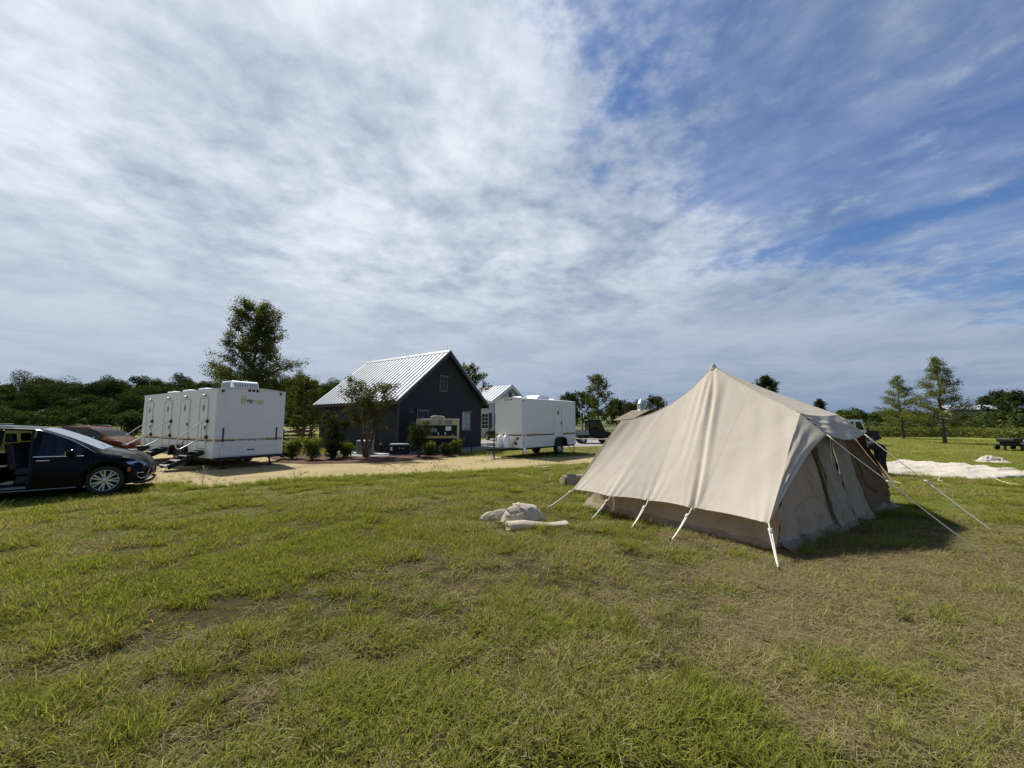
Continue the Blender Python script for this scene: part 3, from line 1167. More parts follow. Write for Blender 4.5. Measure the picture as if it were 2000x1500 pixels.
    rp = fly.build('roof_panel', M['canvas'], root, smooth=180, recalc=True)
    for u0, u1 in ((0.30, 0.16), (0.80, 0.70)):              # flat-felled seams between the cloth widths
        MB().tube([near_slope(lerp(u0, u1, v), v) for v in np.linspace(0.02, 0.995, 60)], 0.0022, 5).build('seam', M['canvas'], rp, smooth=180)
    MB().tube([near_slope(u, 0.997) + Vector((0, 0, -0.004)) for u in np.linspace(0, 1, 160)], 0.009, 6).build('hem', M['canvas'], rp, smooth=180)
    for g_ in gu:                                                           # doubled canvas patches where the ropes tie on
        ga, gb = max(0.0, g_ - 0.022), min(1.0, g_ + 0.022)
        MB().grid(lambda u, v: near_slope(lerp(lerp(ga, g_, 1 - v), lerp(gb, g_, 1 - v), u), 0.93 + 0.064 * v) + nrm * 0.005, 6, 6).build('reinforcing_patch', M['canvas'], rp, smooth=180)
    MB().tube([near_slope(u, 0.0) for u in np.linspace(0, 1, 90)], 0.008, 6).build('seam', M['canvas'], rp, smooth=180)

    # far slope (mirror), left end and the roof top above the door
    def far_slope(u, v):
        a = ridge(u)
        if u < ua: t = u / ua; a = lerp(S4, AP, t); a.z = S4.z + (AP.z - S4.z) * (0.04 * t + 0.96 * t ** 2.05)
        else:
            t = (1 - u) / (1 - ua); a = lerp(S2, AP, t); a.z = S2.z + (AP.z - S2.z) * (0.88 * t + 0.12 * t ** 3)
        b = lerp(W2, E2, u)
        return lerp(a, b, v) + Vector((0.03, 0, 0.02)) * (fold(u, v, 6) * math.sin(math.pi * v))
    MB().grid(far_slope, 40, 16).build('roof_panel', M['canvas'], root, smooth=180)

    def end_tri(PA, PB, sag, u, v):
        a = lerp(PA, AP, v); a.z = PA.z + (AP.z - PA.z) * (0.88 * v + 0.12 * v ** 3) if sag == 0 else PA.z + (AP.z - PA.z) * (0.04 * v + 0.96 * v ** 2.05)
        b = lerp(PB, AP, v); b.z = PB.z + (AP.z - PB.z) * (0.88 * v + 0.12 * v ** 3) if sag == 0 else PB.z + (AP.z - PB.z) * (0.04 * v + 0.96 * v ** 2.05)
        return lerp(a, b, u) + Vector((0, 0, -0.05 * math.sin(math.pi * u) * (1 - v)))
    MB().grid(lambda u, v: end_tri(S1, S2, 0, u, v), 16, 30).build('roof_panel', M['canvas'], root, smooth=180)
    MB().grid(lambda u, v: end_tri(S3, S4, 1, u, v), 16, 30).build('roof_panel', M['canvas'], root, smooth=180)
    MB().grid(lambda u, v: lerp(lerp(S3, S4, u), lerp(Wc, W2, u), v) + Vector((0, 0.05 * math.sin(math.pi * v), 0)), 20, 16).build('end_panel', M['canvas'], root, smooth=180)

    # awning over the door: from the short poles out to its front edge, which sags
    def awning(u, v):
        a = lerp(S1, S2, u); a.z -= 0.03 * math.sin(math.pi * u)
        b = lerp(A1, A2, u)
        b = b + Vector((0, -0.03, -0.10)) * math.sin(math.pi * u) ** 0.9
        p = lerp(a, b, v)
        p.z += 0.012 * math.sin(math.pi * v)
        d = 0.014 * math.sin(u * 13 + v * 5) * math.sin(math.pi * v) + 0.05 * fold(u * 0.9, v * 4, 12) * math.sin(math.pi * v)
        d += 0.02 * math.exp(-u / 0.12) * math.sin(v * 24)
        return p + Vector((0, -0.5, 0.86)) * d
    MB().grid(awning, 44, 26).build('awning', M['canvas'], root, smooth=180, solid=0.004)

    # side flap S1-A1-E closing the near corner, free edge bowed inwards
    def flap(PS, PA, PE, out, seed):
        def f(u, v):
            e1 = lerp(PS, PE, v)
            e2 = lerp(PA, PE, v)
            e2 = e2 + (lerp(PS, PE, v) - e2) * (0.16 * math.sin(math.pi * v) ** 1.0)
            p = lerp(e1, e2, u)
            d = 0.055 * fold(u * 0.5, v * 5, seed) * math.sin(math.pi * v) * math.sin(math.pi * min(1, u + 0.15)) - 0.03 * math.sin(math.pi * v) * u
            d += 0.018 * math.sin(u * 16 + v * 9) * (1 - v) * v * 2.5
            return p + Vector(out) * d
        return f
    MB().grid(flap(S1, A1, E, (-0.3, -0.9, 0.2), 21), 16, 44).build('side_flap', M['canvas'], root, smooth=180, solid=0.004)
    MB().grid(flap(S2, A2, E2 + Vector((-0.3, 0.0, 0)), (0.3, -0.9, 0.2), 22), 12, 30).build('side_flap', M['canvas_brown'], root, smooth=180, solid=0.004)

    # near wall below the eave, a low vertical wall with a muddy skirt
    Nw, Lw = Vector((0, 0, 0)), W(L0)

    def wall_side(u, v):
        b = lerp(Lw, Nw, u)
        t = b + Vector((0.10, 0, 0.62))
        p = lerp(t, b, v)
        d = 0.05 * fold(u * 2.2, v * 2, 31) + 0.02 * math.sin(u * 40 + v * 3) * v
        d -= 0.10 * v ** 3 * (0.4 + fbm(u * 14, 3, 9, 2))
        q = p + Vector((1, 0, 0)) * d * 0.9
        q.z = max(q.z, 0.012)
        return q
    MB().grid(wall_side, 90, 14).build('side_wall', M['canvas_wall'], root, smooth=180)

    def skirt(pa, pb, outv, seed):
        def f(u, v):
            b = lerp(pa, pb, u)
            n_ = fbm(u * 16, v * 2 + seed, seed, 3)
            out = 0.02 + v * (0.07 + 0.16 * n_)
            z = 0.10 * (1 - v) ** 1.5 + 0.05 * n_ * math.sin(math.pi * v) + 0.012
            return b + Vector(outv) * out + Vector((0, 0, z))
        return f
    MB().grid(skirt(Lw, Nw, (-1, 0, 0), 41), 90, 6).build('mud_skirt', M['canvas_mud'], root, smooth=180)

    # door end wall: low at the corners, rising to the short poles, leaning in a little
    T_pts = [(0.0, Vector((-0.02, 0.03, 0.52))), (0.30, Vector((S1.x, S1.y + 0.03, S1.z - 0.10))), (0.72, Vector((S2.x, S2.y + 0.03, S2.z - 0.10))), (1.0, Vector((LX, 0.03, 0.52)))]

    def wtop(u):
        for k in range(3):
            if T_pts[k][0] <= u <= T_pts[k + 1][0]:
                t = (u - T_pts[k][0]) / (T_pts[k + 1][0] - T_pts[k][0])
                return lerp(T_pts[k][1], T_pts[k + 1][1], t)

    def wall_pt(u, v, lift=0.0, seed=51, amp=1.0):
        b = Vector((LX * u, 0, 0))
        b.z = 0.02 + 0.03 * max(0, fbm(u * 10, 1, 6, 2) - 0.4)
        p = lerp(wtop(u), b, v)
        d = (0.10 * (fbm(u * 11 + v * 1.5, v * 1.2, seed, 3) - 0.5) + 0.022 * math.sin(u * 58 + v * 4) * v + 0.045 * (1 - abs(2 * fbm(u * 17 - v * 4, v * 4 + u * 5, seed + 2, 3) - 1)) ** 3) * amp
        return p + Vector((0, -1, 0.05)) * (d + lift + 0.07 * v ** 4 * fbm(u * 18, 2, 3, 2))
    d0, d1 = 0.40, 0.645

    # the door opening between two hanging curtains; a dark gap between them
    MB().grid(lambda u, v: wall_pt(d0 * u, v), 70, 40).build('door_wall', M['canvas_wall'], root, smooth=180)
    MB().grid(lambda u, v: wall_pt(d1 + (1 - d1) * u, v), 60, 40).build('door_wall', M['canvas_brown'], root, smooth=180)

    def curtain(ua_, ub_, shift, seed, lift):
        def f(u, v):
            uu = lerp(ua_, ub_, u) + shift * v
            p = wall_pt(min(1, uu), v, lift)
            return p + Vector((0, -1, 0)) * (0.022 * (1 + math.sin(u * 15 + seed)) * (0.3 + 0.7 * v))
        return f
    MB().grid(curtain(0.36, 0.505, 0.01, 61, 0.035), 36, 44).build('door_curtain', M['canvas_wall'], root, smooth=180, solid=0.004)
    MB().grid(curtain(0.545, 0.68, 0.012, 62, 0.035), 36, 44).build('door_curtain', M['canvas_wall'], root, smooth=180, solid=0.004)
    MB().grid(curtain(0.315, 0.375, 0.06, 63, 0.02), 14, 40).build('door_edging', M['canvas_brown'], root, smooth=180, solid=0.004)
    MB().grid(lambda u, v: wall_pt(lerp(d0 - 0.02, d1 + 0.02, u), v, -0.16), 20, 12).build('gap_shade_sheet', M['gap_shade'], root, smooth=180)  # dark sheet added behind the gap as painted inner shade
    # rolled window flap on the far door panel: a stitched border standing proud
    fr = MB()
    for a, b in (((0.755, 0.30), (0.765, 0.66)), ((0.765, 0.66), (0.87, 0.69)), ((0.755, 0.30), (0.85, 0.34))):
        fr.tube([wall_pt(lerp(a[0], b[0], t), lerp(a[1], b[1], t), 0.012) for t in np.linspace(0, 1, 14)], 0.010, 6)
    fr.build('window_flap', M['canvas_brown'], root, smooth=180)
    fr2 = MB()
    for a, b in (((0.245, 0.22), (0.33, 0.72)), ((0.10, 0.55), (0.34, 0.72))):
        fr2.tube([wall_pt(lerp(a[0], b[0], t), lerp(a[1], b[1], t), 0.002) for t in np.linspace(0, 1, 18)], 0.006, 6)
    fr2.build('seam', M['canvas_wall'], root, smooth=180)
    MB().grid(skirt(Vector((0, 0, 0)), Vector((LX, 0, 0)), (0, -1, 0), 43), 110, 6).build('mud_skirt', M['canvas_mud'], root, smooth=180)
    # the unseen back and far walls, plain
    B_ = Vector((LX, LY, 0))
    back = MB()
    back.add([Lw, B_, B_ + Vector((0, 0, .6)), Lw + Vector((0, 0, .6))], [(0, 1, 2, 3)])
    back.add([B_, Vector((LX, 0, 0)), Vector((LX, 0, .6)), B_ + Vector((0, 0, .6))], [(0, 1, 2, 3)])
    back.build('side_wall', M['canvas_wall'], root)
    # groundsheet keeps the inside dark
    MB().add([(0, 0, .03), (LX, 0, .03), B_ + Vector((0, 0, .03)), Lw + Vector((0, 0, .03))], [(0, 1, 2, 3)]).build('groundsheet', M['canvas_brown'], root)

    # cap and poles
    MB().lathe([(0.0, 0.075), (0.02, 0.07), (0.045, 0.045), (0.065, 0.0), (0.10, -0.09)], 14, c=tuple(AP + Vector((0, 0, -0.01)))).build('peak_cap', M['sheet'], root, smooth=180)
    for p in (AP, S1, S2, S3, S4):
        py_ = p.y + (0.14 if p.y < 1 else 0)
        MB().cyl((p.x, py_, 0), (p.x, py_, p.z - 0.04), 0.022, 0.022, 8).build('pole', M['wood_tan'], root, smooth=40)

    # guy ropes
    def guy(p0, g, th=0.011, two=0.55, bow=0.02):
        g = W(g)
        d = g - p0
        side = d.cross(Vector((0, 0, 1))).normalized()
        mid = p0 + d * two
        mb = MB()

        def line(a, b, off0, off1):
            pts = []
            for k in range(9):
                t = k / 8
                pts.append(lerp(a, b, t) + side * lerp(off0, off1, t) + Vector((0, 0, -bow * math.sin(math.pi * t))))
            mb.tube(pts, th, 6)
        line(p0, mid, 0, 0.0)
        line(mid, g, 0.014, 0.0)
        line(mid, g, -0.014, 0.0)
        o = mb.build('guy_rope', M['rope'], root, smooth=180)
        kn = MB()
        for k in range(3):
            c = mid + d.normalized() * (k - 1) * 0.018
            kn.lathe([(0.004, -0.012), (0.028, -0.006), (0.028, 0.006), (0.004, 0.012)], 10, c=tuple(c))
        kn.build('knot', M['rope'], o, smooth=180)
        pg = MB().tube([g + Vector((0, 0, -0.12)) - d.normalized() * 0.0, g + Vector((0, 0, 0.05)), g + d.normalized() * 0.03 + Vector((0, 0, 0.06))], 0.011, 6)
        pg.build('peg', M['black_metal'], o, smooth=180)
        return o
    guy(guys[0], G(1067, 993), two=0.12)
    guy(guys[1], G(1152, 1017), 0.0105, two=0.18)
    guy(guys[2], G(1230, 1036), 0.0105, two=0.22)
    guy(guys[3], G(1310, 1058), 0.0105, two=0.22)
    guy(guys[4], G(1522, 1116), 0.0105, two=0.15)
    guy(A1, G(1925, 1086), 0.008, two=0.44, bow=0.015)
    guy(A2, G(1951, 1046), 0.008, two=0.52, bow=0.015)
    hang = MB().tube([A1 + Vector((0.06, -0.02, -0.02 - 0.10 * k)) + Vector((0.012 * math.sin(k * 1.3), 0, 0)) for k in range(6)], 0.006, 6)
    hang.build('loose_cord', M['rope'], root, smooth=180)
    hang = MB().tube([A2 + Vector((0.03, -0.02, -0.02 - 0.05 * k)) + Vector((0.006 * k, 0, 0)) for k in range(6)], 0.006, 6)
    hang.build('loose_cord', M['rope'], root, smooth=180)
    return root


tent = make_tent()


# ------------------------------------------------------------------ canvas lying about
def cloth_heap(name, label, cat, c, rz, lx, ly, h, seed, mat_, peaks, nu=64, nv=40, edge=0.25, group=None):
    """crumpled cloth: a height field with a ragged outline, folds and tucked edges"""
    rng = random.Random(seed)
    mb = MB()
    fl = [(rng.uniform(0, 6.28), rng.uniform(4, 9), rng.uniform(0, 6.28), rng.uniform(0.4, 1)) for _ in range(6)]

    def f(u, v):
        a = u * 2 * math.pi
        rr = v
        er = 1 + edge * (fbm(math.cos(a) * 1.7 + 5, math.sin(a) * 1.7 + 5, seed, 3) - 0.5) * 2
        x, y = math.cos(a) * rr * lx * er, math.sin(a) * rr * ly * er
        z = 0
        for (qx, qy, qs, qh) in peaks:
            ex_, ey_ = (x - qx) / (qs * lx), (y - qy) / (qs * ly)
            r2 = ex_ * ex_ + ey_ * ey_
            an_ = math.atan2(ey_, ex_)
            # folds fall away from each hump's top like a dropped cloth
            nf = 4 + int(qh * 3)
            fo = abs(math.sin(an_ * nf / 2 + qx * 9 + 1.3 * math.sqrt(r2) + 1.5 * fbm(x * 4 + 3, y * 4, seed + 5, 2)))
            z = max(z, qh * max(0.0, 1 - r2 / 2.6) ** 0.75 * (1 - 0.34 * (1 - fo) ** 2.2 * min(1, r2 * 1.5)))
        z *= h
        for (an, fr, ph, am) in fl:
            s_ = math.sin((x * math.cos(an) + y * math.sin(an)) * fr / max(lx, ly) * 1.6 + ph + 2.0 * fbm(x * 2, y * 2, seed + 3, 2))
            z += (1 - abs(s_)) ** 1.5 * am * 0.06 * h * (1 - rr ** 3)
        z += 0.10 * h * fbm(x * 7, y * 7, seed + 9, 3) * (1 - rr ** 2)
        z *= (1 - rr ** 6)
        z += 0.05 * (1 - rr ** 8)
        return (x, y, max(0.012, z) if rr < 1 else 0.005)
    mb.grid(f, nu, nv)
    o = mb.build(name, mat_, smooth=180, loc=(c.x, c.y, 0), rot=(0, 0, rz))
    return tag(o, label, cat, group)


cA = G(1016, 1022)
cloth_heap('canvas_bag', 'crumpled cream canvas bag with a tall folded hump lying on the grass', 'canvas bag', cA, R(8), 0.42, 0.25, 0.25, 5, M['bag'], [(0.08, 0.0, 0.40, 0.92), (0.26, -0.02, 0.30, 0.72), (-0.2, 0.05, 0.5, 0.40)], 110, 60, 0.30)
def folds(parent_obj, lx, ly, h, n, seed, cx=0.0):
    rng = random.Random(seed)
    for k in range(n):
        a = rng.uniform(-1.2, 1.2) + (math.pi / 2 if k % 2 else 0.2)
        off, wd = rng.uniform(-0.5, 0.5), rng.uniform(0.10, 0.17)
        s0, s1 = rng.uniform(-1.15, -0.7), rng.uniform(0.5, 1.15)
        tw = rng.uniform(-0.5, 0.5)
        lift = 0.012 + 0.008 * k

        def f(u, v):
            s_ = lerp(s0, s1, u)
            w_ = (v - 0.5) * 2
            px_, py_ = s_, off + w_ * wd / ly * (0.6 + 0.5 * math.sin(math.pi * u)) + tw * s_ * s_ * 0.4
            x = (px_ * math.cos(a) - py_ * math.sin(a)) * lx
            y = (px_ * math.sin(a) + py_ * math.cos(a)) * ly
            r2 = (x / lx) ** 2 + (y / ly) ** 2
            z = h * max(0.0, 1 - r2 / 1.25) ** 0.62
            z += lift + 0.030 * abs(w_) ** 3 + 0.018 * math.sin(u * 9 + k) + 0.03 * (fbm(x * 9, y * 9, seed + k, 2) - 0.5)
            return (x + cx, y, max(0.012, z))
        MB().grid(f, 34, 10).build('fold', M['bag'], parent_obj, smooth=180, solid=0.012)


folds(bpy.data.objects['canvas_bag'], 0.36, 0.22, 0.285, 8, 4, 0.05)
cB = G(969, 1014)
cloth_heap('canvas_sleeve', 'slack cream canvas sleeve trailing left from the crumpled bag', 'canvas sleeve', cB + Vector((0, 0.10, 0)), R(14), 0.30, 0.12, 0.11, 8, M['bag'], [(0.15, 0.0, 0.6, 0.9), (-0.1, 0, 0.5, 0.6)], 70, 40, 0.2)


def flat_roll():
    a, b = G(990, 1036), G(1106, 1027)
    d = (b - a); L_ = d.length
    rz = math.atan2(d.y, d.x)

    def f(u, v):
        an = v * 2 * math.pi
        w = 0.135 * (1 - 0.25 * u) * (1 + 0.15 * math.sin(u * 8))
        hgt = 0.055 * (1 + 0.35 * math.sin(u * 5 + 1)) * (1 - 0.15 * u)
        r_ = 1 + 0.16 * (fbm(u * 9, v * 5, 3, 3) - 0.5) * 2
        return (u * L_, math.cos(an) * w * r_ + 0.05 * math.sin(u * 3.4), hgt * 1.0 + math.sin(an) * hgt * r_ + 0.005)
    o = MB().grid(f, 60, 28).build('folded_canvas', M['bag'], smooth=180, loc=(a.x, a.y, 0), rot=(0, 0, rz))
    tag(o, 'long flat folded strip of cream canvas in front of the crumpled bag', 'folded canvas')


flat_roll()


def spread_sheet():
    top = [G(*p) for p in [(1690, 903), (1726, 905), (1754, 902.5), (1815, 907.5), (1871, 911.5), (1944, 920.5), (2000, 924), (2090, 930)]]
    bot = [G(*p) for p in [(1690, 928), (1726, 929.5), (1796, 930), (1841, 934), (1922, 937), (1960, 934), (2000, 932.5), (2090, 938)]]

    def interp(pts, u):
        k = min(len(pts) - 2, int(u * (len(pts) - 1)))
        t = u * (len(pts) - 1) - k
        return lerp(pts[k], pts[k + 1], t)

    def f(u, v):
        p = lerp(interp(top, u), interp(bot, u), v)
        e = math.sin(math.pi * min(1, max(0, v))) ** 0.35
        n1 = fbm(p.x * 0.7 + p.y * 0.5, p.y * 1.5, 71, 4)
        ridge_ = 1 - abs(2 * fbm(p.x * 0.55 + p.y * 0.5 + 9, p.y * 1.9 - p.x * 0.25, 72, 4) - 1)
        z = 0.015 + e * (0.015 + 0.08 * max(0, n1 - 0.25) + 0.11 * max(0, ridge_) ** 5)
        z += e * 0.16 * math.exp(-((p.x - top[2].x) / 0.5) ** 2 - ((v - 0.12) / 0.2) ** 2)
        return (p.x, p.y + 0.10 * (fbm(u * 20, v * 3, 73, 2) - 0.5), z)
    o = MB().grid(f, 150, 46).build('canvas_sheet', M['sheet'], smooth=180)
    tag(o, 'long rumpled white canvas sheet spread flat on the grass beyond the tent', 'canvas sheet')


spread_sheet()
cH = G(1937, 902)
cloth_heap('canvas_heap', 'small crumpled heap of white canvas alone on the far grass', 'canvas heap', cH, R(0), 0.66, 0.42, 0.22, 15, M['sheet'], [(-0.05, 0.05, 0.42, 1.0), (0.38, 0, 0.30, 0.7), (-0.4, 0, 0.3, 0.5)], 80, 40, 0.3)


def loose_cords():
    rng = random.Random(6)
    for k, (pts, lab) in enumerate([
        ([(1722, 937), (1735, 941), (1742, 940), (1750, 944), (1760, 947)], 'short loose white cord curled on grass beside the tent'),
        ([(1824, 937), (1836, 938), (1832, 941), (1842, 943)], 'tiny white cord scrap in front of the spread canvas'),
        ([(1925, 938), (1945, 938), (1958, 944), (1975, 948), (2010, 952)], 'thin pale cord trailing from the spread canvas towards the right edge')]):
        o = MB().tube([G(*p) + Vector((0, 0, 0.05)) for p in pts], 0.012, 6).build('cord', M['rope_tan'], smooth=180)
        tag(o, lab, 'cord')


loose_cords()


def log_and_crate():
    a = G(1097, 949)
    b = G(1138, 947) + Vector((0.25, 0.35, 0))
    d = (b - a).normalized()
    root = thing('log', 'grey barked log lying on the grass behind the tent', 'log', (a.x, a.y, 0.0), math.atan2(d.y, d.x))
    r_ = 0.145

    def f(u, v):
        an = v * 2 * math.pi
        rr = r_ * (1 + 0.10 * (fbm(u * 6, math.cos(an) * 2 + 3, 4, 3) - 0.5) * 2)
        return (u * 1.15, math.cos(an) * rr, r_ + math.sin(an) * rr)
    MB().grid(f, 30, 20).build('bark', M['wood_grey'], root, smooth=60)
    for x in (0.004, 1.146):
        MB().lathe([(0.0, 0.0), (r_ * 0.35, -0.004), (r_ * 0.7, -0.002), (r_ * 0.98, 0.006)], 20, 'x', (x, 0, r_)).build('cut_end', M['wood_tan'], root, smooth=60)
    c = G(1117, 951)
    root = thing('crate', 'upright grey open box with a slotted handle hole leaning on the log', 'box', (c.x, c.y, 0), R(-10))
    w, h, t, dp = 0.27, 0.36, 0.02, 0.22
    fr = MB()
    # front board built round its hand hole
    hx, hz0, hz1 = 0.055, h - 0.085, h - 0.045
    fr.box(-w / 2, w / 2, 0, t, 0.0, hz0); fr.box(-w / 2, w / 2, 0, t, hz1, h)
    fr.box(-w / 2, -hx, 0, t, hz0, hz1); fr.box(hx, w / 2, 0, t, hz0, hz1)
    fr.build('front_board', M['ac_grey'], root)
    MB().box(-w / 2, w / 2, dp - t, dp, 0, h - 0.03).build('back_board', M['ac_grey'], root)
    MB().box(-w / 2, -w / 2 + t, t + .001, dp - t - .001, 0, h - 0.01).build('side_board', M['ac_grey'], root)
    MB().box(w / 2 - t, w / 2, t + .001, dp - t - .001, 0, h - 0.01).build('side_board', M['ac_grey'], root)
    MB().box(-w / 2 + t + .001, w / 2 - t - .001, t + .001, dp - t - .001, 0.004, 0.02).build('bottom_board', M['ac_grey'], root)


log_and_crate()


def weeds():
    for k, (px, py, h, lab) in enumerate([(1061, 955, 0.85, 'tall dry branching weed standing in the grass left of the log'), (1074, 950, 0.6, 'shorter dry weed just left of the log'),
                                          (395, 946, 0.55, 'thin dry weed at the gravel edge by the trailer steps'), (577, 940, 0.45, 'sparse dry weed on the gravel edge right of the long trailer')]):
        c = G(px, py)
        rng = random.Random(k + 3)
        mb = MB()
        for s_ in range(4):
            az, ln = rng.uniform(0, 6.28), h * rng.uniform(0.6, 1)
            pts = [Vector((0, 0, 0))]
            dr = Vector((math.cos(az) * 0.25, math.sin(az) * 0.25, 1)).normalized()
            for j in range(5):
                dr = (dr + Vector((rng.uniform(-.15, .15), rng.uniform(-.15, .15), 0))).normalized()
                pts.append(pts[-1] + dr * ln / 5)
            mb.tube(pts, [0.006 * (1 - 0.15 * j) for j in range(6)], 5)
            for j in range(2, 6):
                q = pts[j]
                e = q + Vector((rng.uniform(-.1, .1), rng.uniform(-.1, .1), rng.uniform(0.03, .1)))
                mb.tube([q, e], [0.004, 0.006], 4)
        o = mb.build('weed', M['wood_tan'], loc=(c.x, c.y, 0))
        tag(o, lab, 'weed')
    a = G(1052, 915); b = G(1078, 912)
    d = b - a
    o = MB().box(0, d.length, -0.09, 0.09, 0.006, 0.05).build('plank', M['wood_tan'], loc=(a.x, a.y, 0.0), rot=(0, 0, math.atan2(d.y, d.x)), bevel=0.006)
    tag(o, 'pale plank lying flat at the grassy edge of the gravel', 'plank')


weeds()


# ================================================================== TRAILERS
def wheel_part(parent, loc, r, w, side, rim_r, spokes=6, steel=False, name='wheel'):
    """wheel with its axle along y; side = +1 / -1 is the way the hub cap faces"""
    wh = MB()
    prof = [(rim_r * 1.0, -w / 2), (r * 0.93, -w / 2), (r, -w / 2 + 0.035), (r, w / 2 - 0.035), (r * 0.93, w / 2), (rim_r * 1.0, w / 2)]
    wh.lathe(prof, 32, 'y', close=True)
    o = wh.build(name, M['rubber'], parent, smooth=50, loc=loc)
    rm = MB()
    s_ = side * w / 2
    rm.lathe([(rim_r * 1.01, s_ * 0.98), (rim_r * 0.95, s_ * 0.98), (rim_r * 0.90, s_ * 0.70), (rim_r * 0.88, 0.0)], 32, 'y')
    if steel:
        rm.lathe([(rim_r * 0.88, s_ * 0.55), (rim_r * 0.62, s_ * 0.75), (rim_r * 0.36, s_ * 0.72), (rim_r * 0.30, s_ * 1.0), (0.0, s_ * 1.05)], 24, 'y')
    else:
        rm.lathe([(rim_r * 0.26, s_ * 0.6), (rim_r * 0.26, s_ * 0.92), (rim_r * 0.12, s_ * 0.98), (0.0, s_ * 0.98)], 20, 'y')
        for k in range(spokes):
            a = 2 * math.pi * k / spokes
            for da in (-0.17, 0.17):
                p0 = Vector((math.cos(a + da * 0.5) * rim_r * 0.2, s_ * 0.88, math.sin(a + da * 0.5) * rim_r * 0.2))
                p1 = Vector((math.cos(a + da) * rim_r * 0.93, s_ * 0.92, math.sin(a + da) * rim_r * 0.93))
                rm.beam(p0, p1, 0.035, 0.028, up=(0, 1, 0))
    ro = rm.build('rim', M['rim'], o, smooth=45)
    back = MB().lathe([(rim_r * 0.89, 0.0), (0.0, 0.0)], 24, 'y')
    back.build('brake_disc', M['black_metal'], o, smooth=45)
    return o


def shell_prism(w, L, z0, z1, arch, n=12):
    """end outline of a trailer body with an arched roof, in (y, z)"""
    pts = [(0, z0), (w, z0), (w, z1)]
    for k in range(1, n):
        t = 1 - k / n
        pts.append((w * t, z1 + arch * math.sin(math.pi * t)))
    pts.append((0, z1))
    return pts


def door_on(root, x0, x1, z0, z1, face, out, hinge_left=True, handle_z=None, sign=True, lamp=True, name='door'):
    """a door panel proud of the wall; face = y of the wall, out = +1/-1 outward"""
    y = lambda o_: face + out * o_
    mb = MB()
    mb.box(x0 + 0.03, x1 - 0.03, *sorted((y(0.004), y(0.026))), z0 + 0.02, z1 - 0.03)
    d = mb.build(name, M['white_panel'], root, bevel=0.006)
    f = MB()
    f.box(x0, x0 + 0.026, *sorted((y(0.002), y(0.040))), z0, z1)
    f.box(x1 - 0.026, x1, *sorted((y(0.002), y(0.040))), z0, z1)
    f.box(x0 + 0.026, x1 - 0.026, *sorted((y(0.002), y(0.040))), z1 - 0.026, z1)
    f.build('door_frame', M['white_trim'], d)
    # dark rubber line round the door leaf
    g = MB()
    for a, b in ((x0 + 0.0265, x0 + 0.036), (x1 - 0.036, x1 - 0.0265)):
        g.box(a, b, *sorted((y(0.003), y(0.0275))), z0 + 0.01, z1 - 0.03)
    g.box(x0 + 0.037, x1 - 0.037, *sorted((y(0.003), y(0.0275))), z1 - 0.036, z1 - 0.0265)
    g.build('door_seal', M['black_plastic'], d)
    if sign:
        xc, zc = (x0 + x1) / 2, z0 + (z1 - z0) * 0.80
        sg = MB()
        pr = [(0.0, y(0.034)), (0.085, y(0.034)), (0.088, y(0.027))]
        sg.lathe(pr, 24, 'y', (xc, 0, zc))
        so_ = sg.build('oval_sign', M['darkbrown'], d, smooth=40)
        so_.data.transform(Matrix.Translation((xc, 0, zc)) @ Matrix.Scale(1.5, 4, (0, 0, 1)) @ Matrix.Translation((-xc, 0, -zc)))
        fg = MB()
        fg.lathe([(0.0, y(0.0365)), (0.022, y(0.0365)), (0.022, y(0.035))], 12, 'y', (xc, 0, zc + 0.055))
        fg.box(xc - 0.028, xc + 0.028, *sorted((y(0.0350), y(0.0365))), zc - 0.07, zc + 0.025)
        fg.build('figure_symbol', M['gold'], d)
    hz = handle_z or (z0 + (z1 - z0) * 0.47)
    hx = x1 - 0.09 if not hinge_left else x0 + 0.09
    MB().box(hx - 0.03, hx + 0.03, *sorted((y(0.027), y(0.065))), hz - 0.07, hz + 0.07).build('handle', M['black_plastic'], d, bevel=0.01)
    if lamp:
        MB().box((x0 + x1) / 2 - 0.10, (x0 + x1) / 2 + 0.10, *sorted((y(0.002), y(0.11))), z1 + 0.05, z1 + 0.13).build('porch_light', M['alu'], root, bevel=0.015)
    return d


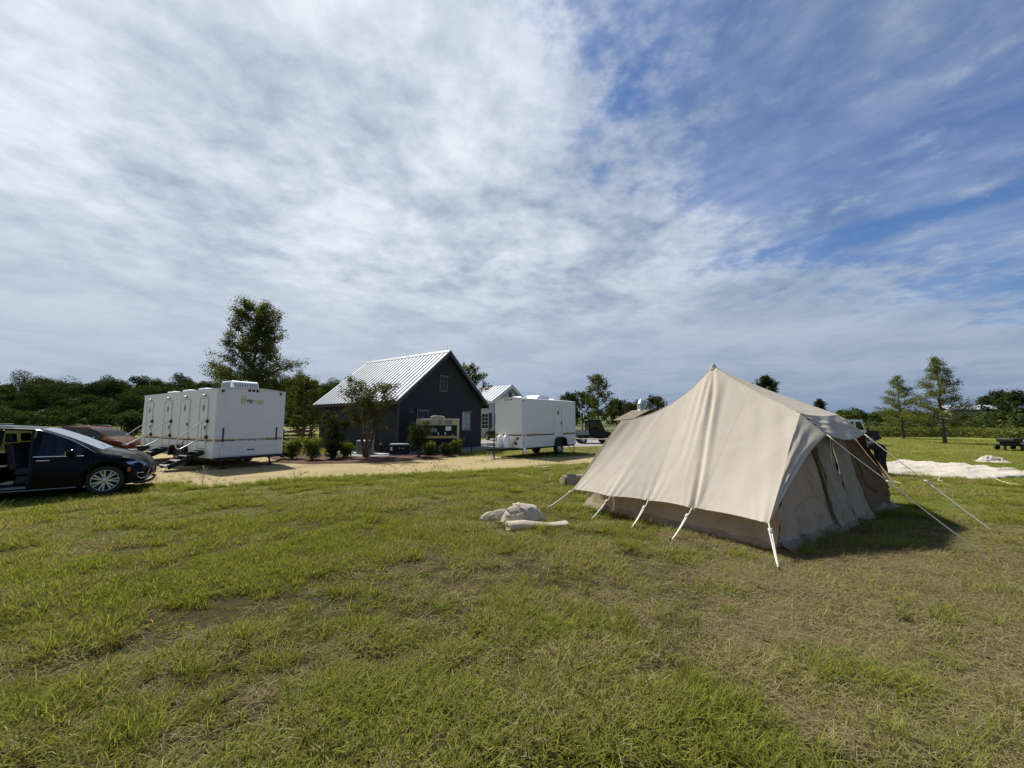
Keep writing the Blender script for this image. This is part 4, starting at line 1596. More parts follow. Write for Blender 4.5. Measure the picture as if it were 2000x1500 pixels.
def stair(root, x0, x1, face, out, ztop, name='stair'):
    y = lambda o_: face + out * o_
    e = empty_part(name, root, (0, 0, 0))
    n = 4
    reach = 1.12
    for xs in (x0 + 0.02, x1 - 0.02):
        s_ = MB()
        s_.beam((xs, y(0.05), ztop - 0.06), (xs, y(reach), 0.16), 0.035, 0.16)
        s_.build('stringer', M['black_metal'], e)
        lg = MB()
        lg.beam((xs, y(reach - 0.06), 0.22), (xs, y(reach + 0.16), 0.0), 0.03, 0.03)
        lg.beam((xs - 0.035, y(reach + 0.16), 0.006), (xs + 0.035, y(reach + 0.16), 0.006), 0.05, 0.012)
        lg.build('foot', M['rail'], e)
    for k in range(n):
        t = k / (n - 1)
        o0 = lerp(0.02, reach - 0.26, t)
        z = lerp(ztop, 0.24, t)
        tr = MB()
        tr.box(x0 + 0.04, x1 - 0.04, *sorted((y(o0), y(o0 + 0.27))), z - 0.03, z)
        tr.build('tread', M['black_metal'], e)
        nz = MB()
        nz.box(x0 + 0.04, x1 - 0.04, *sorted((y(o0 + 0.272), y(o0 + 0.288))), z - 0.032, z + 0.002)
        nz.build('nosing', M['rail'], e)
    xr = x0 - 0.05
    pts = [(0.03, 1.88), (0.13, 1.88), (0.24, 1.82), (0.84, 1.28), (0.94, 1.18), (0.965, 1.05), (0.955, 0.92), (0.90, 0.84), (0.80, 0.84), (0.22, 1.21), (0.12, 1.25), (0.03, 1.25)]
    hr = MB().tube([(xr, y(o_), z + (ztop - 0.72)) for o_, z in pts], 0.019, 8)
    hr.tube([(xr, y(0.20), 1.84 + ztop - 0.72), (xr, y(0.20), 1.22 + ztop - 0.72)], 0.014, 6)
    hr.build('handrail', M['rail'], e, smooth=60)
    for z in (1.88, 1.25):
        MB().box(xr - 0.06, xr + 0.06, *sorted((y(0.004), y(0.07))), z + ztop - 0.72 - 0.06, z + ztop - 0.72 + 0.06).build('bracket', M['black_plastic'], e)
    return e


def make_long_trailer():
    o = Vector((-11.55, 15.0, 0))
    root = thing('restroom_trailer', 'long white restroom trailer with four narrow doors and folding steps', 'trailer', o, math.atan2(0.53, -0.848))
    L, w, z0, z1 = 8.25, 2.6, 0.43, 3.14
    # body: y from -w (far) to 0 (door side)
    pl = [(y - w, z) for y, z in shell_prism(w, L, z0, z1, 0.10)]
    MB().prism(pl, 0, L, 'x').build('body', M['white_panel'], root, bevel=0.012)
    rf = MB()
    n = 14
    prev = None
    prof = []
    for k in range(n + 1):
        t = k / n
        prof.append((-w * t, z1 + 0.10 * math.sin(math.pi * t)))
    out_ = [(p[0] * 1.012 + 0.015, p[1] + 0.035) for p in prof]
    inn = [(p[0] * 1.012 + 0.015, p[1] + 0.004) for p in prof]
    rf.prism(out_ + inn[::-1], -0.03, L + 0.03, 'x')
    rf.build('roof_skin', M['white_trim'], root)
    tr = MB()
    tr.box(-0.004, 0.045, 0.001, 0.006, z0, z1 - 0.01)
    tr.box(-0.006, -0.001, -0.045, 0.004, z0, z1 - 0.01)
    tr.box(-0.006, -0.001, -w - 0.002, -w + 0.045, z0, z1 - 0.01)
    tr.box(0.046, L, 0.001, 0.012, z1 - 0.07, z1 - 0.005)
    tr.build('corner_trim', M['white_trim'], root)
    # chassis and bumpers
    ch = MB()
    for y in (-0.45, -w + 0.45):
        ch.box(0.05, L - 0.1, y - 0.05, y + 0.05, 0.33, 0.425)
    for x in (0.06, 2.4, 4.3, 6.4, 8.1):
        ch.box(x, x + 0.08, -w + 0.15, -0.15, 0.36, 0.424)
    ch.box(-0.10, -0.012, -w + 0.02, -0.02, 0.36, 0.46)
    ch.build('chassis', M['black_metal'], root)
    for y in (-0.42, -w + 0.42):
        jk = MB()
        jk.beam((0.25, y, 0.33), (0.12, y, 0.07), 0.05, 0.05)
        jk.box(0.02, 0.22, y - 0.08, y + 0.08, 0.0, 0.03)
        jk.beam((0.15, y, 0.03), (0.15, y, 0.10), 0.04, 0.04)
        jk.build('stabiliser_jack', M['black_metal'], root)
    # wheels with a black fender on the door side and one on the other
    for x in (2.78, 3.62):
        wheel_part(root, (x, -0.14, 0.37), 0.37, 0.24, 1, 0.20, steel=True)
        wheel_part(root, (x, -w + 0.14, 0.37), 0.37, 0.24, -1, 0.20, steel=True)
    for y0, y1 in ((0.002, 0.14), (-w - 0.14, -w - 0.002)):
        fd = MB()
        pts = [(2.28, 0.40), (2.36, 0.74), (2.50, 0.86), (3.90, 0.86), (4.04, 0.74), (4.12, 0.40), (4.06, 0.40), (3.98, 0.72), (3.87, 0.81), (2.53, 0.81), (2.42, 0.72), (2.34, 0.40)]
        fd.prism(pts, y0, y1, 'y')
        fd.build('fender', M['black_metal'], root)
    wb = MB().prism([(2.34, 0.40), (2.42, 0.72), (2.53, 0.81), (3.87, 0.81), (3.98, 0.72), (4.06, 0.40)], 0.0015, 0.004, 'y')
    wb.build('wheel_well', M['black_metal'], root)
    # stripes
    zs = 1.12
    for nm, a, b, mt in (('gold_stripe', zs + 0.018, zs + 0.062, 'gold'), ('brown_stripe', zs - 0.035, zs + 0.010, 'darkbrown')):
        for xa, xb in [(0.047, 0.655), (1.445, 2.455), (3.465, 4.455), (5.325, 6.855), (7.665, L)]:
            MB().box(xa, xb, 0.0016, 0.0046, a, b).build(nm, M[mt], root)
        for xa, xb in ((0.70, 1.40), (2.50, 3.42), (4.50, 5.28), (6.90, 7.62)):
            MB().box(xa, xb, 0.0265, 0.0292, a, b).build(nm, M[mt], root)
        for ya, yb in ((-0.74, -0.047), (-w + 0.046, -1.86)):
            MB().box(-0.0046, -0.0016, ya, yb, a, b).build(nm, M[mt], root)
    # doors
    for x0, x1, hl in ((0.66, 1.44, True), (2.46, 3.46, True), (4.46, 5.32, True), (6.86, 7.66, True)):
        wide = abs(x0 - 2.46) < .01
        door_on(root, x0, x1, 0.78 if not wide else 0.90, 2.83, 0.0, 1, hl, 1.75 if wide else 1.62)
    for x0, x1 in ((0.66, 1.44), (4.46, 5.32), (6.86, 7.66)):
        stair(root, x0, x1, 0.0, 1, 0.72)
        MB().box(x0 + 0.02, x0 + 0.14, 0.027, 0.045, 1.42, 1.62).build('notice_plate', M['alu'], root, bevel=0.004)
    stair(root, 1.2, 2.0, -w, -1, 0.72)
    # things on the end wall
    X = -0.002
    for y in (-0.30, -w + 0.30):
        MB().box(X - 0.045, X, y - 0.022, y + 0.022, 1.06, 1.62).build('wall_bracket', M['ink'], root, bevel=0.008)
    for y in (-0.20, -1.15, -1.30, -1.45, -w + 0.20):
        MB().lathe([(0.0, X - 0.03), (0.05, X - 0.028), (0.06, X)], 14, 'x', (0, y, z1 - 0.06 + 0.1 * math.sin(math.pi * -y / w) - 0.03)).build('marker_light', M['darklens'], root, smooth=60)
    lk = MB()
    lk.box(X - 0.022, X, -w + 0.34, -0.25, 0.50, 0.86)
    lid = lk.build('storage_hatch', M['white_panel'], root, bevel=0.008)
    fr = MB()
    fr.box(X - 0.030, X - 0.001, -w + 0.315, -w + 0.338, 0.485, 0.88); fr.box(X - 0.030, X - 0.001, -0.248, -0.225, 0.485, 0.88)
    fr.box(X - 0.030, X - 0.001, -w + 0.339, -0.249, 0.862, 0.88)
    fr.build('hatch_frame', M['alu'], lid)
    MB().box(X - 0.05, X - 0.0225, -1.45, -1.16, 0.70, 0.735).build('handle', M['black_plastic'], lid, bevel=0.006)
    MB().box(X - 0.008, X, -0.46, -0.17, 0.86, 1.02).build('number_plate', M['white_trim'], root, bevel=0.003)
    e_ = MB().prism([(-0.42, 0.915), (-0.32, 0.945), (-0.22, 0.915), (-0.28, 0.965), (-0.36, 0.965)], X - 0.011, X - 0.0085, 'x')
    e_.build('plate_emblem', M['grey_trim'], root)
    # lettering: local frame of the end wall looks along -x; text runs towards -y
    rot = (R(90), 0, R(-90))
    t1 = text_mesh('lettering', 'vip', 0.215, M['ink'], root, (-0.004, -1.05, 2.66), rot, 'LEFT', bold=0.006)
    t2 = text_mesh('lettering', 'togo', 0.215, M['orange_ink'], root, (-0.004, -1.335, 2.66), rot, 'LEFT', bold=0.002)
    ic = MB()
    for yy in (-0.90, -0.99):
        ic.box(-0.0055, -0.003, yy - 0.022, yy + 0.022, 2.60, 2.86)
        ic.lathe([(0.0, -0.0055), (0.026, -0.0055), (0.026, -0.003)], 12, 'x', (0, yy, 2.895))
    ic.box(-0.0058, -0.0032, -1.03, -0.86, 2.735, 2.775)
    ic.build('logo_mark', M['orange_ink'], root)
    MB().box(-0.0055, -0.003, -1.72, -1.06, 2.595, 2.602).build('logo_underline', M['grey_trim'], root)
    text_mesh('lettering', 'www.viptogo.com', 0.150, M['ink'], root, (-0.004, -1.32, zs - 0.03), rot, 'CENTER', bold=0.002)
    # roof gear
    ac = MB()
    prof = [(0.55, 3.20), (0.55, 3.28), (0.62, 3.50), (0.72, 3.58), (1.62, 3.58), (1.66, 3.50), (1.66, 3.20)]
    ac.prism([(x, z) for x, z in prof], -1.75, -0.75, 'y')
    a_ = ac.build('air_conditioner', M['white_plastic'], root, bevel=0.03)
    gr = MB()
    for k in range(9):
        gr.box(0.80 + k * 0.09, 0.85 + k * 0.09, -0.749, -0.735, 3.27, 3.52)
    gr.build('grille', M['ac_grey'], a_)
    gr = MB()
    for k in range(10):
        gr.prism([(0.555, 3.27), (0.535, 3.27), (0.592, 3.50), (0.612, 3.50)], -1.70 + k * 0.092, -1.645 + k * 0.092, 'y')
    gr.build('grille', M['ac_grey'], a_)
    for x in (2.5, 4.3, 6.2):
        MB().prism([(x, 3.22), (x + 0.08, 3.34), (x + 0.75, 3.34), (x + 0.82, 3.22)], -1.1, -0.5, 'y').build('roof_vent', M['white_plastic'], root, bevel=0.02)
    hs = MB().tube([(2.4, 0.17, 0.5), (2.36, 0.2, 1.0), (2.32, 0.15, 1.12), (2.25, 0.02, 1.15)], 0.018, 8)
    hs.build('hose', M['black_plastic'], root, smooth=60)
    return root


make_long_trailer()


def make_small_trailer():
    o = Vector((0.50, 19.8, 0))
    root = thing('shower_trailer', 'short white single door trailer with two gas bottles on its hitch', 'trailer', o, math.atan2(0.741, 0.672))
    L, w, z0, z1 = 5.0, 1.9, 0.50, 3.04
    pl = shell_prism(w, L, z0, z1, 0.09)
    MB().prism(pl, 0, L, 'x').build('body', M['white_panel'], root, bevel=0.03)
    prof = [(w * t, z1 + 0.09 * math.sin(math.pi * t)) for t in np.linspace(0, 1, 13)]
    rf = MB()
    rf.prism([(p[0] * 1.012 - 0.012, p[1] + 0.035) for p in prof] + [(p[0] * 1.012 - 0.012, p[1] + 0.004) for p in prof][::-1], -0.03, L + 0.03, 'x')
    rf.build('roof_skin', M['white_trim'], root)
    tr = MB()
    tr.box(-0.004, 0.045, -0.006, -0.001, z0, z1 - 0.01)
    tr.box(L - 0.045, L, -0.006, -0.001, z0, z1 - 0.01)
    tr.box(0.046, L - 0.046, -0.012, -0.001, z1 - 0.07, z1 - 0.005)
    tr.build('corner_trim', M['white_trim'], root)
    ch = MB()
    for y in (0.35, w - 0.35):
        ch.box(0.02, L - 0.05, y - 0.045, y + 0.045, 0.40, 0.495)
    for x in (0.1, 1.6, 3.2, 4.85):
        ch.box(x, x + 0.08, 0.08, w - 0.08, 0.42, 0.494)
    ch.build('chassis', M['black_metal'], root)
    tg = MB()
    tg.beam((0.05, 0.35, 0.44), (-1.30, w / 2, 0.44), 0.10, 0.10)
    tg.beam((0.05, w - 0.35, 0.44), (-1.30, w / 2, 0.44), 0.10, 0.10)
    tg.box(-1.50, -1.22, w / 2 - 0.07, w / 2 + 0.07, 0.41, 0.52)
    tg.box(-0.75, -0.35, 0.55, w - 0.55, 0.495, 0.515)
    tg.build('hitch_frame', M['black_metal'], root)
    jk = MB()
    jk.cyl((-1.05, w / 2, 0.0), (-1.05, w / 2, 1.0), 0.035, 0.035, 10)
    jk.cyl((-1.05, w / 2, 0.0), (-1.05, w / 2, 0.02), 0.10, 0.10, 14)
    jk.tube([(-1.05, w / 2, 1.0), (-1.05, w / 2 - 0.16, 1.02), (-1.05, w / 2 - 0.16, 0.92)], 0.014, 6)
    jk.build('jockey_jack', M['black_metal'], root, smooth=50)
    for y in (w / 2 - 0.12, w / 2 + 0.12):
        MB().tube([(-1.36, y, 0.40), (-1.38, y, 0.15), (-1.33, y, 0.05), (-1.2, y * 0.96 + 0.04, 0.18)], 0.014, 6).build('safety_chain', M['alu'], root, smooth=60)
    for x, y in ((4.95, 0.10), (0.45, 0.30)):
        jk = MB()
        jk.cyl((x, y, 0.02), (x, y, 0.50), 0.028, 0.028, 10)
        jk.cyl((x, y, 0.0), (x, y, 0.02), 0.09, 0.09, 12)
        jk.build('stabiliser_jack', M['black_metal'], root, smooth=50)
    # wheels, fenders
    wheel_part(root, (3.37, 0.13, 0.36), 0.36, 0.22, -1, 0.20, steel=True)
    wheel_part(root, (3.37, w - 0.13, 0.36), 0.36, 0.22, 1, 0.20, steel=True)
    for y0, y1 in ((-0.15, -0.002), (w + 0.002, w + 0.15)):
        MB().prism([(2.78, 0.46), (2.90, 0.88), (3.04, 0.96), (3.70, 0.96), (3.84, 0.88), (3.96, 0.46), (3.88, 0.46), (3.77, 0.84), (3.66, 0.90), (3.08, 0.90), (2.97, 0.84), (2.86, 0.46)], y0, y1, 'y').build('fender', M['black_metal'], root)
    MB().prism([(2.86, 0.46), (2.97, 0.84), (3.08, 0.90), (3.66, 0.90), (3.77, 0.84), (3.88, 0.46)], -0.004, -0.0015, 'y').build('wheel_well', M['black_metal'], root)
    # stripes
    zs = 1.17
    for nm, a, b, mt in (('gold_stripe', zs + 0.014, zs + 0.055, 'gold'), ('brown_stripe', zs - 0.045, zs + 0.008, 'darkbrown')):
        for xa, xb in ((0.36, 2.78), (3.58, L - 0.046)):
            MB().box(xa, xb, -0.0046, -0.0016, a, b).build(nm, M[mt], root)
        e_ = MB()
        e_.box(-0.0046, -0.0016, 0.03, w - 0.03, a, b)
        e_.build(nm, M[mt], root)
    text_mesh('lettering', 'viptogo', 0.075, M['ink'], root, (0.06, -0.004, zs - 0.03), (R(90), 0, 0), 'LEFT', bold=0.001)
    door_on(root, 2.80, 3.56, 0.92, 2.72, 0.0, -1, False, 1.78, True, False)
    for y in (w / 2 - 0.22, w / 2, w / 2 + 0.22):
        MB().lathe([(0.0, -0.03), (0.035, -0.028), (0.045, 0.0)], 12, 'x', (0, y, z1 - 0.02)).build('marker_light', M['darklens'], root, smooth=60)
    for x in (0.12, L - 0.12):
        MB().box(x - 0.04, x + 0.04, -0.03, -0.001, z1 - 0.14, z1 - 0.09).build('marker_light', M['darklens'], root, bevel=0.006)
    for x, zb in ((0.16, 0.80), (L - 0.16, 0.80)):
        MB().box(x - 0.025, x + 0.025, -0.02, -0.001, zb - 0.07, zb + 0.07).build('marker_light', M['amber'], root, bevel=0.006)
    # gas bottles on the hitch
    for y in (0.72, 1.14):
        b = MB()
        r_ = 0.165
        b.lathe([(0.0, 0.52), (r_ * 0.9, 0.52), (r_, 0.57), (r_, 1.02), (r_ * 0.92, 1.10), (r_ * 0.6, 1.17), (0.04, 1.20), (0.0, 1.20)], 24, 'z', (-0.36, y, 0))
        bo = b.build('gas_bottle', M['white_plastic'], root, smooth=60)
        c = MB()
        c.lathe([(0.10, 1.17), (0.10, 1.27), (0.092, 1.27), (0.092, 1.17)], 18, 'z', (-0.36, y, 0), close=True)
        c.build('collar', M['white_plastic'], bo, smooth=50)
        v = MB().cyl((-0.36, y, 1.19), (-0.36, y, 1.26), 0.022, 0.02, 10)
        v.tube([(-0.41, y, 1.29), (-0.31, y, 1.29)], 0.016, 8)
        v.build('valve', M['alu'], bo, smooth=50)
    MB().tube([(-0.36, 0.72, 1.26), (-0.30, 0.93, 1.33), (-0.36, 1.14, 1.26)], 0.012, 6).build('gas_hose', M['black_plastic'], root, smooth=60)
    MB().tube([(-0.02, 0.35, 0.98), (-0.12, 0.38, 0.86), (-0.14, 0.50, 0.66), (-0.10, 0.58, 0.56)], 0.015, 6).build('cable', M['black_plastic'], root, smooth=60)
    for y, z, r_ in ((0.38, 0.74, 0.075), (0.26, 1.0, 0.06)):
        MB().lathe([(0.0, -0.05), (r_, -0.045), (r_, -0.001)], 16, 'x', (0, y, z)).build('power_inlet', M['black_plastic'], root, smooth=40)
    MB().lathe([(0.0, 0.26), (0.06, 0.26), (0.07, 0.30), (0.07, 0.50), (0.04, 0.54), (0.0, 0.54)], 14, 'z', (0.15, -0.06, 0)).build('water_filter', M['white_plastic'], root, smooth=50)
    # roof gear
    for x0, x1, h, nm in ((0.55, 1.15, 0.12, 'roof_vent'), (3.55, 4.15, 0.12, 'roof_vent')):
        MB().prism([(x0, 3.08), (x0 + 0.06, 3.10 + h), (x1 - 0.06, 3.10 + h), (x1, 3.08)], 0.55, 1.2, 'y').build(nm, M['white_plastic'], root, bevel=0.02)
    ac = MB().prism([(1.75, 3.08), (1.85, 3.20), (2.10, 3.36), (2.90, 3.38), (2.98, 3.30), (2.98, 3.08)], 0.45, 1.45, 'y')
    a_ = ac.build('air_conditioner', M['white_plastic'], root, bevel=0.03)
    gr = MB()
    for k in range(6):
        gr.box(2.982, 2.992, 0.55 + k * 0.14, 0.62 + k * 0.14, 3.14, 3.30)
    gr.build('grille', M['ac_grey'], a_)
    MB().tube([(3.0, -0.03, 1.02), (3.12, -0.10, 0.98), (3.5, -0.16, 0.985), (3.9, -0.17, 0.52), (4.2, -0.25, 0.1), (4.6, -0.5, 0.02), (5.6, -0.6, 0.02)], 0.016, 8).build('power_cable', M['black_plastic'], root, smooth=60)
    return root


make_small_trailer()


# ================================================================== BUILDINGS
def board_mat(name, col, pitch=0.22, axis=0, rough=0.55):
    m = bpy.data.materials.new(name)
    m.use_nodes = True
    g = NT(m.node_tree)
    b = m.node_tree.nodes['Principled BSDF']
    ob = g.n('ShaderNodeTexCoord').outputs['Object']
    n = g.noise(ob, 3.0, 5, 0.6)
    cv = g.n('ShaderNodeVectorMath', operation='SCALE')
    cv.inputs[0].default_value = col
    g.l(g.math('MULTIPLY_ADD', n, 0.3, 0.85), cv.inputs['Scale'])
    g.l(cv.outputs[0], b.inputs['Base Color'])
    b.inputs['Roughness'].default_value = rough
    b.inputs['Specular IOR Level'].default_value = 0.2
    sp = g.n('ShaderNodeSeparateXYZ')
    g.l(ob, sp.inputs[0])
    fr = g.math('FRACT', g.math('DIVIDE', sp.outputs[2], pitch))
    bp = g.n('ShaderNodeBump')
    bp.inputs['Strength'].default_value = 0.6
    bp.inputs['Distance'].default_value = 0.02
    g.l(fr, bp.inputs['Height'])
    g.l(bp.outputs[0], b.inputs['Normal'])
    return m


M['barn_dark'] = board_mat('charcoal_barn_boards', (0.028, 0.0295, 0.032), 0.20, rough=0.75)
M['house_boards'] = board_mat('white_clapboards', (0.46, 0.47, 0.48), 0.15)


def window(parent, c, w, h, nx, ny, rz, frame_m, pane_m=None, head=True, sill=True, nm='window', deep=0.05):
    """window centred on c, its face looking along local -y after rotation rz"""
    pane_m = pane_m or M['pane']
    f = MB()
    t = 0.06
    f.box(-w / 2 - t, -w / 2, -deep, 0.0, -h / 2 - t, h / 2 + t)
    f.box(w / 2, w / 2 + t, -deep, 0.0, -h / 2 - t, h / 2 + t)
    f.box(-w / 2, w / 2, -deep, 0.0, h / 2, h / 2 + t)
    f.box(-w / 2, w / 2, -deep, 0.0, -h / 2 - t, -h / 2)
    o = f.build(nm, frame_m, parent, loc=c, rot=(0, 0, rz))
    g = MB()
    for i in range(nx):
        for j in range(ny):
            x0, x1 = -w / 2 + w * i / nx, -w / 2 + w * (i + 1) / nx
            z0, z1 = -h / 2 + h * j / ny, -h / 2 + h * (j + 1) / ny
            g.box(x0 + 0.001, x1 - 0.001, -0.018, -0.008, z0 + 0.001, z1 - 0.001)
    g.build('pane', pane_m, o)
    mu = MB()
    for i in range(1, nx):
        x = -w / 2 + w * i / nx
        mu.box(x - 0.017, x + 0.017, -0.036, -0.0185, -h / 2, h / 2)
    for j in range(1, ny):
        z = -h / 2 + h * j / ny
        mu.box(-w / 2, w / 2, -0.040, -0.0365, z - 0.017, z + 0.017)
    mu.build('muntin', frame_m, o)
    if sill: MB().box(-w / 2 - 0.1, w / 2 + 0.1, -deep - 0.06, -deep - 0.002, -h / 2 - t - 0.04, -h / 2 - t + 0.01).build('sill', frame_m, o)
    if head: MB().box(-w / 2 - 0.14, w / 2 + 0.14, -deep - 0.07, -deep - 0.002, h / 2 + t - 0.01, h / 2 + t + 0.05).build('head_trim', frame_m, o)
    return o


def standing_seam(root, L, half, z_e, z_r, oh, ohx, panel_w, both=True):
    """gable roof along local x (0..L); ridge at y=half, eaves at y=0 and y=2*half; each panel is an object"""
    n = max(1, round((L + 2 * ohx) / panel_w))
    pw = (L + 2 * ohx) / n
    slope = (z_r - z_e) / half
    run = half + oh
    ln = math.hypot(run, run * slope)
    an = math.atan(slope)
    pm_ = MB()
    pm_.box(0.004, pw - 0.004, 0, ln, 0.0, 0.022)
    pm_.box(0.0, 0.032, 0, ln, 0.023, 0.062)
    me = pm_.mesh('roof_panel', M['roof_metal'])
    for side in ((0, 1) if both else (0,)):
        for k in range(n):
            x = -ohx + k * pw
            if side == 0:
                o = inst('roof_panel', me, root, (x, -oh, z_e - oh * slope + 0.10), (an, 0, 0))
            else:
                o = inst('roof_panel', me, root, (x + pw, 2 * half + oh, z_e - oh * slope + 0.10), (an, 0, math.pi))
    MB().prism([(half - 0.16, z_r - 0.16 * slope + 0.17), (half, z_r + 0.20), (half + 0.16, z_r - 0.16 * slope + 0.17), (half, z_r + 0.16)], -ohx - 0.01, L + ohx + 0.01, 'x').build('ridge_cap', M['roof_metal'], root)
    return slope


def make_barn():
    # local x = long axis away to the left, local y = along the gable
    o = Vector((-6.84, 23.2, 0))
    ex = Vector((-0.823, 0.568, 0))
    rz = math.atan2(ex.y, ex.x)
    # +90 deg of x is (-.568,-.823); the gable runs the other way, so the building lies at y<0: mirror by using negative y
    root = thing('barn', 'dark charcoal gabled barn with a bright metal standing seam roof', 'barn', o, rz)
    L, wd, ze, zr = 8.57, 7.86, 3.34, 6.62
    h = wd / 2
    wl = MB()
    # four walls as one shell with thickness
    gab = [(0, 0), (-wd, 0), (-wd, ze), (-h, zr - 0.02), (0, ze)]
    wl.prism(gab, 0, 0.16, 'x')
    wl.prism(gab, L - 0.16, L, 'x')
    wl.box(0.161, L - 0.161, -0.16, 0, 0, ze - 0.02)
    wl.box(0.161, L - 0.161, -wd, -wd + 0.16, 0, ze - 0.02)
    wl.build('wall', M['barn_dark'], root)
    # roof is built in a child-free frame: shift so the near eave is y=0 and the ridge y=-h
    slope = (zr - ze) / h
    oh, ohx = 0.42, 0.45
    n = 24
    pw = (L + 2 * ohx) / n
    run = h + oh
    ln = math.hypot(run, run * slope)
    an = math.atan(slope)
    p_ = MB()
    p_.box(0.004, pw - 0.004, -ln, 0, 0.0, 0.022)
    p_.box(0.0, 0.034, -ln, 0, 0.023, 0.065)
    me = p_.mesh('roof_panel', M['roof_metal'])
    p2 = MB()
    p2.box(0.004, pw - 0.004, 0, ln, 0.0, 0.022)
    p2.box(0.0, 0.034, 0, ln, 0.023, 0.065)
    me2 = p2.mesh('roof_panel', M['roof_metal'])
    zb = ze - oh * slope + 0.10
    for k in range(n):
        inst('roof_panel', me, root, (-ohx + k * pw, oh, zb), (-an, 0, 0))
        inst('roof_panel', me2, root, (-ohx + k * pw, -wd - oh, zb), (an, 0, 0))
    MB().prism([(-h - 0.17, zr - 0.17 * slope + 0.17), (-h, zr + 0.215), (-h + 0.17, zr - 0.17 * slope + 0.17), (-h, zr + 0.165)], -ohx - 0.01, L + ohx + 0.01, 'x').build('ridge_cap', M['roof_metal'], root)
    # rake boards on both gables, eave boards
    for x0, x1 in ((-ohx, -ohx + 0.05), (L + ohx - 0.05, L + ohx)):
        rk = MB()
        pts_o = [(oh, zb - 0.01), (-h, zr + 0.09), (-wd - oh, zb - 0.01)]
        pts_i = [(-wd - oh, zb - 0.27), (-h, zr - 0.20), (oh, zb - 0.27)]
        rk.prism(pts_o + pts_i, x0, x1, 'x')
        rk.build('rake_board', M['fascia'], root)
    sf = MB()
    sf.box(-ohx + 0.051, L + ohx - 0.051, oh - 0.04, oh, zb - 0.20, zb - 0.012)
    sf.box(-ohx + 0.051, L + ohx - 0.051, -wd - oh, -wd - oh + 0.04, zb - 0.20, zb - 0.012)
    sf.build('eave_board', M['fascia'], root)
    so_ = MB()
    for yy0, yy1, zz0, zz1 in ((oh - 0.041, -h, zb - 0.03, zr + 0.06), (-wd - oh + 0.041, -h, zb - 0.03, zr + 0.06)):
        so_.add([(-ohx + 0.051, yy0, zz0), (L + ohx - 0.051, yy0, zz0), (L + ohx - 0.051, yy1, zz1), (-ohx + 0.051, yy1, zz1)], [(0, 1, 2, 3)])
    so_.build('soffit', M['fascia'], root)
    cb = MB()
    for x, y in ((-0.012, 0.012), ):
        cb.box(-0.014, 0.10, 0.001, 0.014, 0, ze - 0.05)
        cb.box(-0.014, -0.001, -0.10, 0.0005, 0, ze - 0.05)
        cb.box(-0.014, -0.001, -wd, -wd + 0.10, 0, ze - 0.05)
        cb.box(L - 0.10, L, 0.001, 0.014, 0, ze - 0.05)
    cb.build('corner_board', M['fascia'], root)
    # windows: on the gable (faces local -x) and on the long side (faces local +y)
    gz = R(-90)
    bright = pm('bright_window_reflection_pane', (0.30, 0.33, 0.34), 0.08, var=0.6, scale=3)
    window(root, (-0.002, -3.72, 4.46), 0.62, 0.92, 2, 3, gz, M['grey_trim'])
    window(root, (-0.002, -6.10, 1.92), 0.85, 1.22, 2, 3, gz, M['grey_trim'], bright)
    window(root, (-0.002, -1.90, 1.92), 0.85, 1.22, 2, 3, gz, M['grey_trim'])
    window(root, (2.9, 0.002, 1.9), 0.85, 1.35, 2, 4, R(180), M['grey_trim'])
    # lightning rods, pipes, lamp
    for x in (-ohx + 0.3, L * 0.48, L + ohx - 0.3):
        MB().cyl((x, -h, zr + 0.2), (x, -h, zr + 0.62), 0.010, 0.006, 6).build('lightning_rod', M['alu'], root)
    MB().tube([(2.15, 0.05, 2.3), (2.15, 0.05, 0.62), (2.22, 0.09, 0.5), (2.45, 0.10, 0.42)], 0.035, 8).build('conduit', M['ac_grey'], root, smooth=60)
    MB().tube([(-0.06, -0.9, 0.0), (-0.06, -0.9, 1.15)], 0.022, 8).build('conduit', M['ac_grey'], root, smooth=60)
    MB().box(0.9, 1.9, 0.015, 0.05, 1.5, 1.56).build('hose_shelf', M['grey_trim'], root)
    lm = MB()
    lm.tube([(-0.01, -0.75, 2.55), (-0.22, -0.75, 2.62), (-0.30, -0.75, 2.52)], 0.016, 6)
    lm.lathe([(0.0, 2.53), (0.05, 2.50), (0.12, 2.42)], 14, 'z', (-0.30, -0.75, 0))
    lm.build('wall_lamp', M['ac_grey'], root, smooth=60)
    # lean-to at the far end
    sh = MB().prism([(L + 0.001, 0), (L + 1.1, 0), (L + 1.1, 2.15), (L + 0.001, 2.6)], -2.6, -0.5, 'y')
    sh.build('lean_to', M['barn_dark'], root)
    return root


make_barn()


